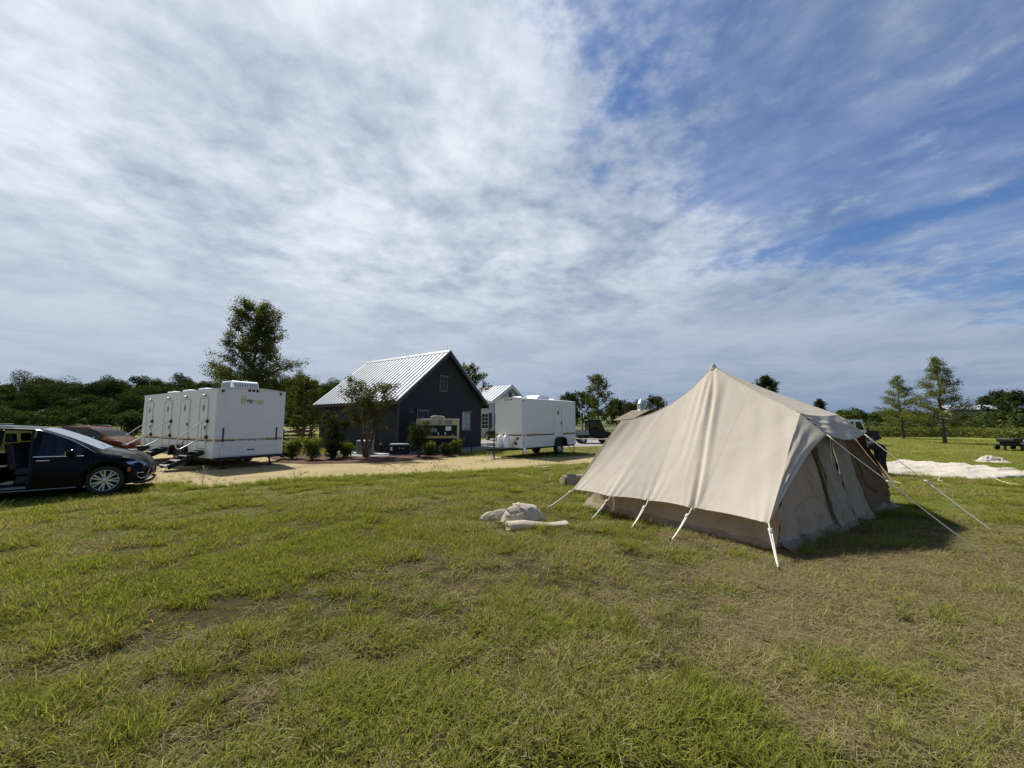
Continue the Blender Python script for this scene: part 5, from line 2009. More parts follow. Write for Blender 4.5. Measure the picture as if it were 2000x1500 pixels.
def make_house():
    o = Vector((-2.35, 45, 0))
    rz = math.atan2(0.568, -0.823)
    root = thing('white_house', 'white gabled house with pale metal roof behind the short trailer', 'house', o, rz)
    L, wd, ze, zr = 9.0, 7.4, 4.35, 6.35
    h = wd / 2
    MB().prism([(0, 0), (-wd, 0), (-wd, ze), (-h, zr - 0.02), (0, ze)], 0, L, 'x').build('wall', M['house_boards'], root)
    slope = (zr - ze) / h
    oh, ohx, n = 0.35, 0.35, 18
    pw = (L + 2 * ohx) / n
    ln = math.hypot(h + oh, (h + oh) * slope)
    an = math.atan(slope)
    p_ = MB(); p_.box(0.004, pw - 0.004, -ln, 0, 0, 0.03); p_.box(0, 0.04, -ln, 0, 0.031, 0.075)
    p2 = MB(); p2.box(0.004, pw - 0.004, 0, ln, 0, 0.03); p2.box(0, 0.04, 0, ln, 0.031, 0.075)
    me, me2 = p_.mesh('roof_panel', M['roof_metal']), p2.mesh('roof_panel', M['roof_metal'])
    zb = ze - oh * slope + 0.08
    for k in range(n):
        inst('roof_panel', me, root, (-ohx + k * pw, oh, zb), (-an, 0, 0))
        inst('roof_panel', me2, root, (-ohx + k * pw, -wd - oh, zb), (an, 0, 0))
    rk = MB()
    rk.prism([(oh, zb - 0.01), (-h, zr + 0.07), (-wd - oh, zb - 0.01), (-wd - oh, zb - 0.30), (-h, zr - 0.24), (oh, zb - 0.30)], -ohx, -ohx + 0.06, 'x')
    rk.build('rake_board', M['white_trim'], root)
    ev = MB()
    ev.box(-ohx + 0.061, L + ohx, oh - 0.05, oh, zb - 0.25, zb - 0.012)
    ev.build('eave_board', M['white_trim'], root)
    window(root, (-0.002, -h, 5.15), 0.5, 0.7, 2, 2, R(-90), M['ac_grey'])
    for x in (1.0, 3.2, 5.4):
        for z in (1.95,):
            wn = window(root, (x, 0.002, z), 0.9, 1.7, 2, 4, R(180), M['white_trim'])
            sh = MB()
            for s_ in (-1, 1):
                xa = s_ * 0.80
                sh.box(xa - 0.24, xa + 0.24, -0.07, -0.0525, -0.95, 0.95)
            sh.build('shutter', M['fascia'], wn)
    for y in (-1.6, -5.6):
        wn = window(root, (-0.002, y, 1.95), 0.9, 1.7, 2, 4, R(-90), M['white_trim'])
        sh = MB()
        for s_ in (-1, 1):
            xa = s_ * 0.80
            sh.box(xa - 0.24, xa + 0.24, -0.07, -0.0525, -0.95, 0.95)
        sh.build('shutter', M['fascia'], wn)
    return root


make_house()


def make_pavilion():
    a = at(1253, 826, 62)
    root = thing('cupola_pavilion', 'tan roofed timber pavilion topped by a small cupola behind the tent', 'pavilion', (a.x, a.y, 0), R(12))
    for x in (-2.9, 2.9):
        for y in (-2.2, 2.2):
            MB().box(x - .1, x + .1, y - .1, y + .1, 0, 2.3).build('post', M['wood_tan'], root)
    MB().prism([(-2.8, 0.05), (2.8, 0.05), (2.8, 2.25), (0, 3.5), (-2.8, 2.25)], 2.05, 2.15, 'y').build('back_boards', M['wood_tan'], root)
    rf = MB()
    rf.prism([(-3.5, 2.03), (0, 3.62), (3.5, 2.03), (3.5, 2.15), (0, 3.78), (-3.5, 2.15)], -2.8, 2.8, 'y')
    rf.build('roof', pm('brown_shingle_roof', (0.10, 0.078, 0.046), 0.8, var=0.3, scale=12, bump=0.4), root)
    MB().box(-3.45, 3.45, -2.86, -2.801, 1.98, 2.2).build('eave_beam', M['white_trim'], root)
    MB().box(-0.42, 0.42, -0.42, 0.42, 3.5, 4.75).build('cupola', M['white_trim'], root, bevel=0.03)
    lv = MB()
    for z in (4.0, 4.2, 4.4, 4.6):
        lv.box(-0.30, 0.30, -0.46, -0.425, z, z + 0.12)
        lv.box(-0.46, -0.425, -0.30, 0.30, z, z + 0.12)
    lv.build('louvre', M['ac_grey'], root)
    MB().lathe([(0.56, 4.75), (0.52, 4.82), (0.44, 5.05), (0.28, 5.25), (0.08, 5.36), (0.02, 5.6), (0.0, 5.62)], 20).build('cupola_roof', M['alu'], root, smooth=60)


make_pavilion()


def make_shed_far():
    a = at(1912, 800, 78)
    root = thing('far_shed', 'low grey roofed shed half buried in trees on the far bank', 'shed', (a.x, a.y, 0), R(-28))
    MB().box(-4, 4, 0, 5, 0, 4.3).build('wall', M['ac_grey'], root)
    MB().prism([(-0.6, 4.25), (2.5, 5.15), (5.6, 4.25), (5.6, 4.4), (2.5, 5.32), (-0.6, 4.4)], -4.6, 4.6, 'x').build('roof', M['roof_metal'], root)
    MB().box(-0.6, 0.6, -0.05, -0.002, 2.6, 3.6).build('window', M['pane'], root)


make_shed_far()


# ------------------------------------------------------------------ generator, utility boxes
def make_generator():
    o = Vector((-5.50, 22.2, 0))
    root = thing('generator', 'beige and black towable generator parked against the barn gable', 'generator', o, R(5))
    w, d = 2.42, 1.05
    z0, z1 = 0.75, 2.0
    ft = 0.1
    en = MB()
    en.box(0, w, 0.05, d, z0, z1)
    en.build('enclosure', M['black_metal'], root)
    fr = MB()
    fr.box(-0.01, w + 0.01, 0.0, 0.049, z1 - 0.34, z1)
    fr.box(w - 0.10, w + 0.01, 0.0, 0.049, z0, z1 - 0.341)
    fr.box(-0.01, 0.06, 0.0, 0.049, z0, z1 - 0.341)
    fr.box(-0.01, w + 0.01, 0.05, d + 0.01, z1 + 0.001, z1 + 0.03)
    fr.build('beige_frame', M['beige_metal'], root, bevel=0.01)
    for x0, x1, mt in ((0.12, 0.58, 'gold'), (0.66, 1.20, 'beige_metal'), (1.26, 1.42, 'ac_grey'), (1.62, 2.05, 'ac_grey')):
        lv = MB()
        for k in range(5):
            z = z1 - 0.27 + k * 0.045
            lv.box(x0, x1, -0.014, -0.001, z, z + 0.03)
        lv.build('louvre', M[mt], root)
    hd = MB().prism([(0.75, z1 + 0.031), (0.80, z1 + 0.16), (1.0, z1 + 0.22), (1.4, z1 + 0.21), (1.55, z1 + 0.14), (1.57, z1 + 0.031)], 0.1, d - 0.1, 'y')
    hd.build('exhaust_hood', M['beige_metal'], root, bevel=0.02)
    st = MB(); st.box(0.06, w - 0.10, 0.02, 0.049, z0 + 0.16, z0 + 0.30); st.build('yellow_band', M['gold'], root)
    st = MB(); st.box(0.061, w - 0.101, 0.02, 0.048, z0 + 0.02, z0 + 0.155); st.build('lower_door', M['black_plastic'], root)
    for x, z, sx, sz, mt in ((1.66, z0 + 0.60, 0.32, 0.24, 'white_plastic'), (1.22, z0 + 0.36, 0.06, 0.14, 'white_trim'), (1.62, z0 + 0.36, 0.06, 0.14, 'white_trim'), (2.05, z0 + 0.34, 0.05, 0.05, 'white_trim'), (0.82, z0 + 0.50, 0.36, 0.22, 'ac_grey'), (0.3, z0 + 0.55, 0.10, 0.16, 'ac_grey')):
        MB().box(x, x + sx, 0.03, 0.0495, z, z + sz).build('control_panel', M[mt], root, bevel=0.004)
    ch = MB()
    ch.box(-0.05, w + 0.35, 0.1, 0.2, 0.56, 0.745); ch.box(-0.05, w + 0.35, d - 0.2, d - 0.1, 0.56, 0.745)
    ch.box(w + 0.351, w + 0.9, d / 2 - 0.06, d / 2 + 0.06, 0.58, 0.70)
    ch.box(w + 0.1, w + 0.34, 0.21, d - 0.21, 0.62, 0.95)
    ch.cyl((w + 0.75, d / 2, 0), (w + 0.75, d / 2, 0.95), 0.04, 0.04, 10)
    ch.build('chassis', M['black_metal'], root)
    for x in (0.95, 1.70):
        wheel_part(root, (x, 0.02, 0.34), 0.34, 0.2, -1, 0.19, steel=True)
        wheel_part(root, (x, d - 0.02, 0.34), 0.34, 0.2, 1, 0.19, steel=True)
    MB().prism([(0.50, 0.48), (0.60, 0.70), (2.05, 0.70), (2.15, 0.48), (2.10, 0.48), (2.02, 0.65), (0.63, 0.65), (0.55, 0.48)], -0.10, 0.09, 'y').build('fender', M['black_metal'], root)


make_generator()


def make_utility():
    c = Vector((-6.62, 20.95, 0))
    root = thing('utility_box', 'low black utility cabinet with grey lid beside the multi stemmed tree', 'utility box', c, R(10))
    MB().box(-0.05, 1.10, -0.05, 0.72, 0.0, 0.09).build('plinth', M['concrete'], root, bevel=0.01)
    MB().box(0.0, 1.0, 0.0, 0.65, 0.091, 0.58).build('cabinet', M['black_plastic'], root, bevel=0.015)
    MB().prism([(-0.03, 0.581), (1.03, 0.581), (0.98, 0.66), (0.02, 0.66)], -0.03, 0.68, 'y').build('lid', M['ac_grey'], root, bevel=0.01)
    MB().box(0.06, 0.16, -0.012, -0.001, 0.30, 0.50).build('label_plate', M['white_plastic'], root)
    for x in (0.52, 0.70):
        MB().box(x, x + 0.06, -0.025, -0.001, 0.40, 0.46).build('latch', M['alu'], root, bevel=0.005)
    c = Vector((-9.0, 22.4, 0))
    root = thing('air_conditioning_unit', 'dark grey air conditioning unit on the stone bed by the barn wall', 'air conditioner', c, R(-34))
    MB().box(0, 1.0, 0, 0.5, 0.05, 0.78).build('casing', M['ac_grey'], root, bevel=0.02)
    MB().box(0.04, 0.96, 0.04, 0.46, 0.781, 0.80).build('top_plate', M['white_trim'], root)
    gr = MB()
    for k in range(9):
        gr.box(0.06, 0.94, -0.015, -0.001, 0.14 + k * 0.065, 0.17 + k * 0.065)
    gr.build('grille', M['black_metal'], root)
    gr = MB(); gr.box(0.0, 0.06, 0.05, 0.11, 0, 0.049); gr.box(0.94, 1.0, 0.05, 0.11, 0, 0.049); gr.box(0.0, 0.06, 0.39, 0.45, 0, 0.049); gr.box(0.94, 1.0, 0.39, 0.45, 0, 0.049)
    gr.build('foot', M['black_metal'], root)
    c = G(678, 888)
    for k, (dx, hh) in enumerate(((-0.35, 0.66), (-0.20, 0.62))):
        root = thing('utility_pedestal', ('taller' if k == 0 else 'shorter') + ' grey service pedestal standing among the shrubs left of the small tree', 'pedestal', c + Vector((dx, 0, 0)))
        MB().box(-0.055, 0.055, -0.045, 0.045, 0, hh).build('post', M['ac_grey'], root, bevel=0.01)
        MB().box(-0.065, 0.065, -0.055, 0.055, hh + 0.001, hh + 0.03).build('cap', M['alu'], root, bevel=0.008)
    c = G(744, 884)
    o = thing('drain_pipe', 'short black vent pipe with grey cap by the barn wall', 'vent pipe', c)
    MB().cyl((0, 0, 0), (0, 0, 0.50), 0.075, 0.07, 14).build('pipe', M['black_plastic'], o, smooth=50)
    MB().lathe([(0.10, 0.45), (0.11, 0.55), (0.05, 0.60), (0.0, 0.61)], 14).build('cap', M['ac_grey'], o, smooth=50)
    a, b = G(690, 886), G(755, 889)
    d = b - a
    o = MB().box(0, d.length, -0.25, 0.25, 0.016, 0.07).build('stepping_slab', M['concrete'], loc=(a.x, a.y, 0), rot=(0, 0, math.atan2(d.y, d.x)), bevel=0.01)
    tag(o, 'long pale concrete slab set in the grey stone chips', 'slab')
    c = G(720, 897)
    o = MB().cyl((0, 0, 0), (0.01, 0, 0.55), 0.018, 0.014, 6).build('stake', M['wood_tan'], loc=(c.x, c.y, 0))
    tag(o, 'thin pale wooden stake at the foot of the small tree', 'stake')


make_utility()


# ------------------------------------------------------------------ fences and the rope line
def rail_fence(name, label, pts, h, nrail, mt, post_w=0.12, rail_w=0.12, group=None):
    root = thing(name, label, 'fence', (pts[0].x, pts[0].y, 0))
    rng = random.Random(len(label))
    for i, p in enumerate(pts):
        q = p - pts[0]
        MB().box(q.x - post_w / 2, q.x + post_w / 2, q.y - post_w / 2, q.y + post_w / 2, 0, h + 0.1).build('post', M[mt], root)
        if i < len(pts) - 1:
            r_ = pts[i + 1] - pts[0]
            for k in range(nrail):
                z = h * (k + 1) / nrail - 0.08
                MB().beam(Vector((q.x, q.y, z + rng.uniform(-.02, .02))), Vector((r_.x, r_.y, z + rng.uniform(-.02, .02))), 0.045, rail_w).build('rail', M[mt], root)
    return root


rail_fence('rail_fence', 'reddish timber rail fence between the long trailer and the barn', [at(552, 866, 27), at(582, 866, 27.3), at(606, 866, 27.6)], 1.25, 5, 'wood_red', rail_w=0.16)
rail_fence('paddock_fence', 'pale timber paddock fence behind the black utility vehicle', [at(x, 860, 40 + k * 0.3) for k, x in enumerate((1088, 1112, 1136, 1160, 1184, 1208, 1232))], 1.5, 3, 'wood_tan', rail_w=0.18)


def rope_line():
    ps = [at(x, 860, 31.0 - k * 0.3) for k, x in enumerate((1122, 1156, 1192, 1224))]
    root = thing('rope_barrier', 'white rope strung between thin stakes in front of the utility vehicle', 'rope barrier', (ps[0].x, ps[0].y, 0))
    for p in ps:
        q = p - ps[0]
        MB().cyl((q.x, q.y, 0), (q.x, q.y, 0.62), 0.02, 0.016, 6).build('stake', M['alu'], root)
    for a, b in zip(ps[:-1], ps[1:]):
        a, b = a - ps[0], b - ps[0]
        MB().tube([Vector((lerp(a.x, b.x, t), lerp(a.y, b.y, t), 0.56 - 0.06 * math.sin(math.pi * t))) for t in np.linspace(0, 1, 8)], 0.022, 6).build('rope', M['rope'], root, smooth=60)


rope_line()


# ================================================================== VEHICLES
def car_shell(root, keys, axles, r_arch, paint, side_glass, wind, rear_glass=None, glass=None, opening=None, screen=None, glass_name='window', near=-1, n=96):
    """body lofted through stations along x. keys: (x, z bottom, z belt, z top, half width low, half width belt, half width roof)"""
    glass = glass or M['glass']
    K = np.array(keys, float)
    xs = np.unique(np.concatenate([np.linspace(K[0, 0], K[-1, 0], n), K[:, 0], [v for r_ in side_glass for v in r_], wind] + [np.linspace(a - r_arch, a + r_arch, 15) for a in axles] + ([opening] if opening else [])))
    # smooth the station curves
    dense = np.linspace(K[0, 0], K[-1, 0], 600)

    def curve(c, win):
        y = np.interp(dense, K[:, 0], K[:, c])
        k = np.hanning(win); k /= k.sum()
        yp = np.pad(y, win // 2, mode='edge')
        y2 = np.convolve(yp, k, 'same')[win // 2:-(win // 2)][:600]
        w_ = np.minimum(1, np.minimum(np.arange(600), np.arange(600)[::-1]) / (win / 2))
        return np.interp(xs, dense, y * (1 - w_) + y2 * w_)
    zb, zbe, zt = curve(1, 31), curve(2, 41), curve(3, 45)
    hb, hbe, ht = curve(4, 41), curve(5, 41), curve(6, 41)
    zarch = zb.copy()
    for a in axles:
        d = np.abs(xs - a)
        k = d < r_arch
        zarch[k] = np.maximum(zarch[k], 0.34 + np.sqrt(r_arch ** 2 - d[k] ** 2))
    rings = []
    for i in range(len(xs)):
        b, be, t = zarch[i], zbe[i], zt[i]
        be = max(be, b + 0.10)
        hm = max(hb[i], hbe[i]) + 0.015
        zm = max(b + (be - b) * 0.5, zb[i] + (be - zb[i]) * 0.58)
        drop = min(0.06, (t - be) * 0.35)
        half = [(hb[i] * 0.55, b), (hb[i] - 0.05, b), (hb[i], b + min(0.05, (be - b) * .2)), (hm, max(zm, b + 0.06)), (hbe[i], be), (ht[i], t - drop), (ht[i] * 0.86, t - drop * 0.22), (0.0, t + 0.012)]
        rings.append([(xs[i], -y, z) for y, z in half] + [(xs[i], y, z) for y, z in half[-2::-1]])
    m_ = len(rings[0])
    V = [p for r_ in rings for p in r_]
    body, gl, ws, rg = [], {}, [], []
    for i in range(len(xs) - 1):
        xm = (xs[i] + xs[i + 1]) / 2
        for j in range(m_ - 1):
            f = (i * m_ + j, (i + 1) * m_ + j, (i + 1) * m_ + j + 1, i * m_ + j + 1)
            seg = j if j < 7 else 13 - j
            sidey = -1 if j < 7 else 1
            if seg == 4:
                hit = [k for k, (a, b) in enumerate(side_glass) if a < xm < b]
                if opening and sidey == near and opening[0] < xm < opening[1]:
                    continue
                if hit:
                    gl.setdefault((hit[0], sidey), []).append(f)
                    continue
            if opening and sidey == near and opening[0] < xm < opening[1] and seg in (2, 3):
                continue
            if seg == 6 and wind[0] < xm < wind[1]:
                ws.append(f); continue
            if seg == 6 and rear_glass and rear_glass[0] < xm < rear_glass[1]:
                rg.append(f); continue
            body.append(f)
        body.append((i * m_, i * m_ + m_ - 1, (i + 1) * m_ + m_ - 1, (i + 1) * m_))
    body.append(tuple(range(m_)))
    body.append(tuple((len(xs) - 1) * m_ + k for k in reversed(range(m_))))

    def part(name, faces, mt):
        used = sorted({v for f in faces for v in f})
        mp = {v: k for k, v in enumerate(used)}
        mb = MB().add([V[v] for v in used], [tuple(mp[v] for v in f) for f in faces])
        return mb.build(name, mt, root, smooth=38)
    bo = part('body', body, paint)
    for (k, s_), fs in gl.items():
        part(glass_name, fs, glass)
    if ws: part('windscreen', ws, screen or M['screen_glass'])
    if rg: part('rear_window', rg, glass)
    return bo, xs, rings


VAN = [(0.00, .45, .95, 1.05, .78, .84, .66), (0.08, .35, 1.02, 1.45, .90, .93, .68), (0.35, .28, 1.06, 1.70, .95, .96, .68), (1.0, .25, 1.05, 1.765, .99, .98, .71),
       (2.2, .22, 1.03, 1.77, 1.0, .985, .73), (2.95, .22, 1.01, 1.71, 1.0, .98, .73), (3.5, .22, 1.00, 1.46, 1.0, .97, .76), (4.05, .22, .99, 1.14, 1.0, .95, .80),
       (4.3, .22, .96, 1.07, .99, .93, .76), (4.7, .24, .87, .98, .97, .91, .70), (4.98, .26, .75, .87, .90, .84, .62), (5.12, .30, .64, .74, .76, .70, .50), (5.19, .36, .56, .62, .60, .54, .40)]


def seat(root, x, y, z=0.35, name='seat', s=1.0):
    mb = MB()
    mb.prism([(x - 0.05, z + 0.22), (x + 0.48, z + 0.26), (x + 0.50, z + 0.38), (x + 0.02, z + 0.40)], y - 0.25, y + 0.25, 'y')
    mb.prism([(x - 0.10, z + 0.32), (x + 0.06, z + 0.36), (x - 0.08, z + 0.98), (x - 0.22, z + 0.98)], y - 0.24, y + 0.24, 'y')
    mb.prism([(x - 0.24, z + 1.01), (x - 0.10, z + 1.01), (x - 0.13, z + 1.22), (x - 0.25, z + 1.22)], y - 0.13, y + 0.13, 'y')
    mb.prism([(x - 0.02, z), (x + 0.44, z), (x + 0.42, z + 0.22), (x, z + 0.22)], y - 0.2, y + 0.2, 'y')
    return mb.build(name, M['seat'], root, bevel=0.035)


def make_minivan():
    hx, hy = 0.8, 0.6
    root = thing('minivan', 'black minivan with its sliding side door pulled open at the left edge', 'minivan', (-14.38, 8.30, 0.0), math.atan2(hy, hx))
    paint = M['car_black']
    car_shell(root, VAN, (1.11, 4.2), 0.405, paint, [(0.35, 1.35), (1.45, 2.55), (3.02, 3.74)], (2.98, 4.06), (0.02, 0.36), M['dark_glass'], opening=(1.62, 2.92))
    for x in (1.11, 4.2):
        wheel_part(root, (x, -0.885, 0.36), 0.36, 0.23, -1, 0.262, 7)
        wheel_part(root, (x, 0.885, 0.36), 0.36, 0.23, 1, 0.262, 7)
    # inside
    MB().box(0.4, 4.0, -0.90, 0.90, 0.26, 0.34).build('floor', M['interior'], root)
    MB().prism([(3.45, 0.45), (3.95, 0.5), (3.95, 1.0), (3.55, 1.02), (3.40, 0.85)], -0.88, 0.88, 'y').build('dashboard', M['interior'], root, bevel=0.03)
    for y in (-0.45, 0.45):
        seat(root, 2.62, y)
        seat(root, 1.72, y)
    seat(root, 0.8, 0.0)
    MB().lathe([(0.17, -0.012), (0.185, 0.0), (0.17, 0.012), (0.155, 0.0)], 22, 'x', (3.30, 0.45, 0.98), close=True).build('steering_wheel', M['interior'], root, smooth=60)
    # door aperture edges
    ap = MB()
    ap.tube([(2.92, -1.0, 0.30), (2.93, -1.008, 0.60), (2.92, -0.985, 1.02), (2.86, -0.76, 1.64)], 0.028, 8)
    ap.tube([(1.62, -0.99, 0.30), (1.62, -0.985, 1.05), (1.66, -0.76, 1.68)], 0.028, 8)
    ap.tube([(1.64, -0.76, 1.68), (2.3, -0.765, 1.69), (2.88, -0.75, 1.65)], 0.026, 8)
    ap.build('door_seal', M['black_plastic'], root, smooth=60)
    sl = MB(); sl.box(1.66, 2.90, -1.012, -0.90, 0.285, 0.325); sl.build('sill_plate', M['ac_grey'], root)
    # the sliding door, drawn back along the side and standing proud
    dr = MB()
    X0, X1 = 1.10, 2.45
    for (za, zb_, ya, yb) in ((0.30, 1.03, -1.10, -1.06), ):
        dr.box(X0, X1, ya, yb, za, zb_)
    dr.prism([(-1.10, 1.03), (-1.055, 1.03), (-0.82, 1.66), (-0.865, 1.66)], X1 - 0.13, X1, 'x')
    dr.prism([(-1.10, 1.03), (-1.055, 1.03), (-0.82, 1.66), (-0.865, 1.66)], X0, X0 + 0.10, 'x')
    dr.prism([(-0.895, 1.58), (-0.85, 1.58), (-0.815, 1.67), (-0.86, 1.67)], X0 + 0.101, X1 - 0.131, 'x')
    d = dr.build('sliding_door', paint, root, bevel=0.015)
    MB().prism([(-1.085, 1.035), (-1.078, 1.035), (-0.873, 1.575), (-0.880, 1.575)], X0 + 0.101, X1 - 0.131, 'x').build('window', M['glass'], d)
    MB().box(X1 - 0.32, X1 - 0.12, -1.125, -1.101, 0.93, 0.97).build('handle', M['chrome'], d, bevel=0.008)
    MB().tube([(X1 - 0.012, -1.055, 0.50), (X1 - 0.04, -1.03, 0.42), (X1 + 0.02, -1.03, 0.36)], 0.012, 6).build('latch', M['alu'], d, smooth=60)
    # trim
    bt = MB(); bt.tube([(2.96, -0.995, 1.015), (3.3, -0.99, 1.01), (3.78, -0.977, 1.0)], 0.012, 6)
    bt.tube([(2.98, -0.765, 1.665), (3.25, -0.77, 1.54), (3.55, -0.795, 1.37), (3.80, -0.87, 1.20), (3.98, -0.945, 1.06)], 0.012, 6)
    bt.build('chrome_trim', M['chrome'], root, smooth=60)
    hd = MB().box(3.02, 3.24, -1.045, -1.012, 0.90, 0.935); hd.build('door_handle', M['chrome'], root, bevel=0.01)
    sm = MB()
    for pts in ([(2.96, -1.017, 0.30), (2.97, -1.021, 0.62), (2.95, -0.995, 1.0)], [(3.86, -1.017, 0.42), (3.92, -1.019, 0.66), (3.90, -0.972, 0.99)]):
        sm.tube(pts, 0.006, 5)
    sm.build('door_seam', M['interior'], root, smooth=60)
    rk = MB().tube([(1.6, -1.006, 0.24), (2.9, -1.008, 0.235), (3.72, -1.008, 0.24)], 0.016, 6); rk.build('rocker_trim', M['ac_grey'], root, smooth=60)
    mr = MB().lathe([(0.0, -0.10), (0.06, -0.09), (0.095, -0.04), (0.10, 0.02), (0.07, 0.05), (0.0, 0.055)], 16, 'x', (3.60, -1.10, 1.08))
    m_ = mr.build('wing_mirror', paint, root, smooth=70)
    MB().tube([(3.62, -1.02, 1.05), (3.64, -0.96, 1.03)], 0.03, 8).build('mirror_arm', M['black_plastic'], m_, smooth=60)
    MB().box(3.50, 3.513, -1.17, -1.03, 1.03, 1.13).build('mirror_glass', M['chrome'], m_)

    # head lamps, fog lamps, grille and bumper
    def lampface(s_):
        pts = [(4.55, 0.955, 0.80), (4.80, 0.895, 0.82), (5.02, 0.80, 0.775), (5.10, 0.70, 0.70), (5.02, 0.80, 0.66), (4.80, 0.915, 0.695), (4.60, 0.975, 0.75)]
        mb = MB()
        V0 = [(x, s_ * (y + 0.012), z) for x, y, z in pts]
        V1 = [(x - 0.06, s_ * (y - 0.08), z) for x, y, z in pts]
        n_ = len(pts)
        mb.add(V0 + V1, [tuple(range(n_)), tuple(reversed(range(n_, 2 * n_)))] + [(i, (i + 1) % n_, (i + 1) % n_ + n_, i + n_) for i in range(n_)])
        h = mb.build('headlight', M['lamp_glass'], root, smooth=30)
        q = MB().lathe([(0.0, 0.0), (0.05, 0.006), (0.058, 0.02)], 14, 'x', (4.93, s_ * 0.88, 0.745))
        q.build('lens', M['chrome'], h, smooth=50)
        fg = MB().tube([(4.86, s_ * 0.945, 0.50), (5.00, s_ * 0.87, 0.50), (5.14, s_ * 0.72, 0.48), (5.12, s_ * 0.74, 0.36), (4.98, s_ * 0.90, 0.35), (4.88, s_ * 0.945, 0.40), (4.86, s_ * 0.945, 0.50)], 0.013, 6)
        fg.tube([(5.14, s_ * 0.72, 0.48), (5.17, s_ * 0.66, 0.56)], 0.010, 6)
        fg.build('fog_lamp_trim', M['chrome'], root, smooth=60)
        am = MB().box(4.60, 4.67, *sorted((s_ * 0.990, s_ * 1.000)), 0.56, 0.66)
        am.build('side_marker', M['amber'], root, bevel=0.006)
    lampface(-1); lampface(1)
    gr = MB()
    for z in (0.50, 0.55, 0.60):
        gr.tube([(5.10, -0.60, z), (5.205, 0, z), (5.10, 0.60, z)], 0.012, 6)
    gr.build('grille', M['chrome'], root, smooth=60)
    bp = MB().tube([(4.80, -0.985, 0.27), (5.02, -0.90, 0.25), (5.19, -0.55, 0.25), (5.22, 0, 0.25), (5.19, 0.55, 0.25), (5.02, 0.90, 0.25), (4.80, 0.985, 0.27)], 0.04, 8)
    bp.build('bumper', M['black_plastic'], root, smooth=60)
    MB().box(0.7, 2.5, -0.62, -0.59, 1.78, 1.81).build('roof_rail', M['black_plastic'], root, bevel=0.01)
    for o in [c for c in root.children] + [g_ for c in root.children for g_ in c.children]:       # a shorter nose
        if o.type == 'MESH' and o.location.length < 1e-6 and (o.parent == root or o.parent.location.length < 1e-6):
            for v in o.data.vertices:
                if v.co.x > 4.62: v.co.x = 4.62 + (v.co.x - 4.62) * 0.68
    return root


make_minivan()

SUV = [(0.0, .50, .85, .95, .70, .76, .55), (0.10, .38, .98, 1.20, .84, .86, .60), (0.55, .28, 1.0, 1.56, .90, .90, .62), (1.4, .24, .98, 1.62, .92, .91, .64),
       (2.5, .24, .96, 1.60, .92, .91, .64), (3.05, .24, .95, 1.40, .92, .90, .66), (3.55, .24, .93, 1.07, .92, .88, .70), (4.1, .26, .86, .97, .90, .86, .64), (4.5, .30, .74, .84, .80, .76, .52), (4.68, .38, .60, .66, .62, .58, .40)]


def simple_car(name, label, cat, loc, rz, paint, glass=None, keys=SUV, rails=True):
    root = thing(name, label, cat, loc, rz)
    car_shell(root, keys, (0.95, 3.72), 0.39, paint, [(0.50, 1.25), (1.35, 2.35), (2.45, 3.25)], (2.72, 3.55), (0.08, 0.52), glass or M['dark_glass'], n=60, screen=M['dark_glass'])
    for x in (0.95, 3.72):
        wheel_part(root, (x, -0.80, 0.35), 0.35, 0.22, -1, 0.235, 5)
        wheel_part(root, (x, 0.80, 0.35), 0.35, 0.22, 1, 0.235, 5)
    MB().box(0.5, 3.4, -0.84, 0.84, 0.28, 0.36).build('floor', M['interior'], root)
    for y in (-0.38, 0.38): seat(root, 2.35, y, 0.28)
    seat(root, 1.35, 0, 0.28)
    for s_ in (-1, 1):
        MB().lathe([(0, -.07), (.06, -.06), (.08, 0), (.05, .04), (0, .045)], 12, 'x', (3.12, s_ * 1.0, 1.0)).build('wing_mirror', M['black_plastic'], root, smooth=60)
        MB().prism([(4.25, 0.72), (4.55, 0.70), (4.58, 0.63), (4.28, 0.64)], *sorted((s_ * 0.60, s_ * 0.83)), axis='y').build('headlight', M['lamp_glass'], root, bevel=0.01)
        MB().box(-0.02, 0.10, *sorted((s_ * 0.62, s_ * 0.82)), 0.80, 0.98).build('tail_light', M['darklens'], root, bevel=0.01)
        if rails: MB().tube([(0.8, s_ * 0.56, 1.60), (0.9, s_ * 0.56, 1.67), (2.4, s_ * 0.56, 1.66), (2.5, s_ * 0.56, 1.60)], 0.015, 6).build('roof_rail', M['black_plastic'], root, smooth=60)
    gr = MB()
    for z in (0.48, 0.54, 0.60):
        gr.tube([(4.60, -0.5, z), (4.69, 0, z), (4.60, 0.5, z)], 0.012, 6)
    gr.build('grille', M['chrome'], root, smooth=60)
    MB().tube([(4.4, -0.86, 0.34), (4.66, -0.5, 0.33), (4.71, 0, 0.33), (4.66, 0.5, 0.33), (4.4, 0.86, 0.34)], 0.05, 8).build('bumper', M['black_plastic'], root, smooth=60)
    return root


p = at(283, 872, 21.0)
simple_car('red_car', 'copper red car parked behind the black minivan', 'car', (p.x - 4.75 * 0.995, 20.6, -0.0), R(4), M['car_rust'], M['dark_glass'])
p = at(950, 850, 39)
simple_car('black_car', 'black car parked in front of the white house', 'car', (p.x + 2.6, 36.2, 0), R(118), M['car_black'])


